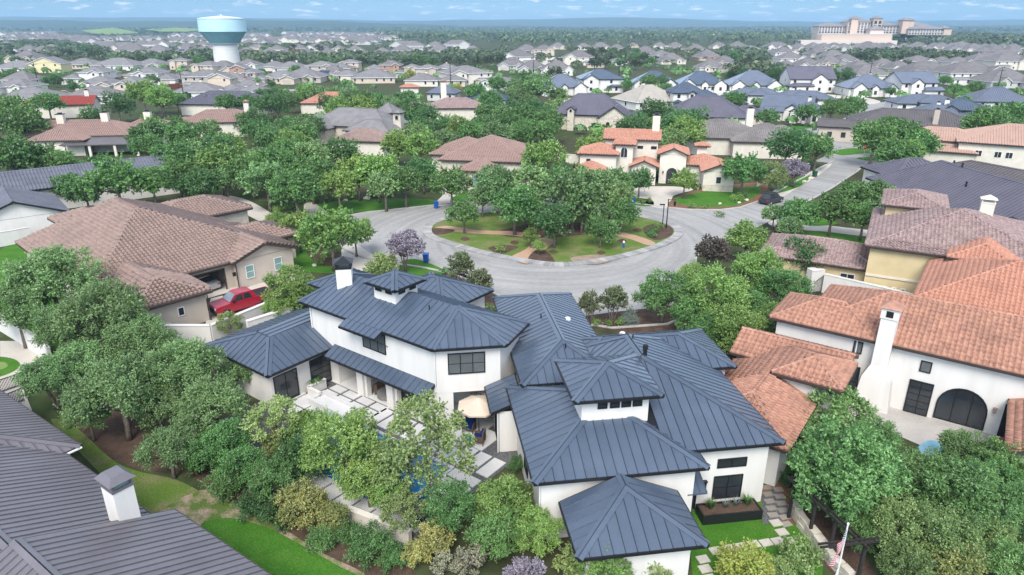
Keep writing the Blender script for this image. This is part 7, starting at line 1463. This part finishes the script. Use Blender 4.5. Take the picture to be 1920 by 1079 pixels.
for i, (px, py, s) in enumerate(((688, 374, 1.2), (1400, 377, .7), (1386, 382, .6), (1350, 384, .6), (1508, 343, .9), (1520, 337, 1), (1532, 330, .8), (648, 378, .8), (590, 500, .6))):
    p = at(px, py); bm = bmesh.new(); bmesh.ops.create_icosphere(bm, subdivisions=2, radius=.5 * s)
    for v in bm.verts: v.co *= RNG.uniform(.8, 1.15); v.co.z *= .65
    me = bpy.data.meshes.new('boulder'); bm.to_mesh(me); bm.free(); me.materials.append(M['stone']); o = link('boulder', me, None, (p[0], p[1], .15)); tag(o, None, 'boulder', 'garden boulders'); auto(o, 'pale limestone garden boulder', px, py)
# ------------------------------------------------------------------ far hills and the air
M['hill'] = mat('wooded_hill', (.030, .055, .024), (.045, .075, .03), .004, .95, .1, fine=.3)
def hill(name, y, pts, wd=900):
    b = MB(); P = [((px - 960) / FOC * (y * CP + 10), h) for px, h in pts]; xs = np.linspace(P[0][0], P[-1][0], 140); hs_ = np.interp(xs, [p[0] for p in P], [p[1] for p in P])
    hs_ = hs_ + 3.0 * np.sin(xs * .004 + y) * (hs_ > 4) + 1.6 * np.sin(xs * .011 + y * 2) + NP.normal(0, .6, 140)
    rows = [(-wd, -1), (-wd * .5, .55), (0, 1), (wd * .5, .5), (wd, -1)]; n = len(xs)
    for dy, k in rows: b.v += [(float(x), y + dy + 80 * math.sin(x * .003), float(max(-.5, h * k if k > 0 else -1))) for x, h in zip(xs, hs_)]
    for r in range(4):
        for i in range(n - 1): b.f.append((r * n + i, r * n + i + 1, (r + 1) * n + i + 1, (r + 1) * n + i)); b.m.append(0)
    tag(b.build(name, M['hill'], smooth=True), kind='structure')
def ht(y, py): return CAMH + (49.2 - py) / FOC * y / CP * 1.0
hill('hills', 4600, [(-300, ht(4600, 40)), (0, ht(4600, 41)), (200, ht(4600, 43)), (420, ht(4600, 41)), (620, ht(4600, 43)), (760, ht(4600, 46)), (900, ht(4600, 50)), (1300, ht(4600, 54)), (1400, ht(4600, 50)), (1500, ht(4600, 52)), (1800, ht(4600, 50)), (2000, ht(4600, 48)), (2300, ht(4600, 47))])
hill('hills', 7600, [(-300, ht(7600, 36)), (0, ht(7600, 36)), (250, ht(7600, 37)), (430, ht(7600, 37)), (600, ht(7600, 40)), (800, ht(7600, 42)), (960, ht(7600, 40)), (1130, ht(7600, 37)), (1250, ht(7600, 38)), (1420, ht(7600, 43)), (1600, ht(7600, 43)), (1750, ht(7600, 42)), (1870, ht(7600, 40)), (2300, ht(7600, 39))], 1200)
b = MB(); b.box(-9100, 9100, -300, 14100, -2.1, 140); hz_ = b.build('haze', [])
m = bpy.data.materials.new('haze'); m.use_nodes = True; t = m.node_tree; t.nodes.clear(); out = t.nodes.new('ShaderNodeOutputMaterial'); pv_ = t.nodes.new('ShaderNodeVolumePrincipled'); pv_.inputs['Color'].default_value = (.42, .66, .88, 1); pv_.inputs['Density'].default_value = .00015; t.links.new(pv_.outputs[0], out.inputs['Volume'])
hz_.data.materials.append(m); hz_['kind'] = 'stuff'
m.cycles.homogeneous_volume = True if hasattr(m.cycles, 'homogeneous_volume') else None
write_labels()
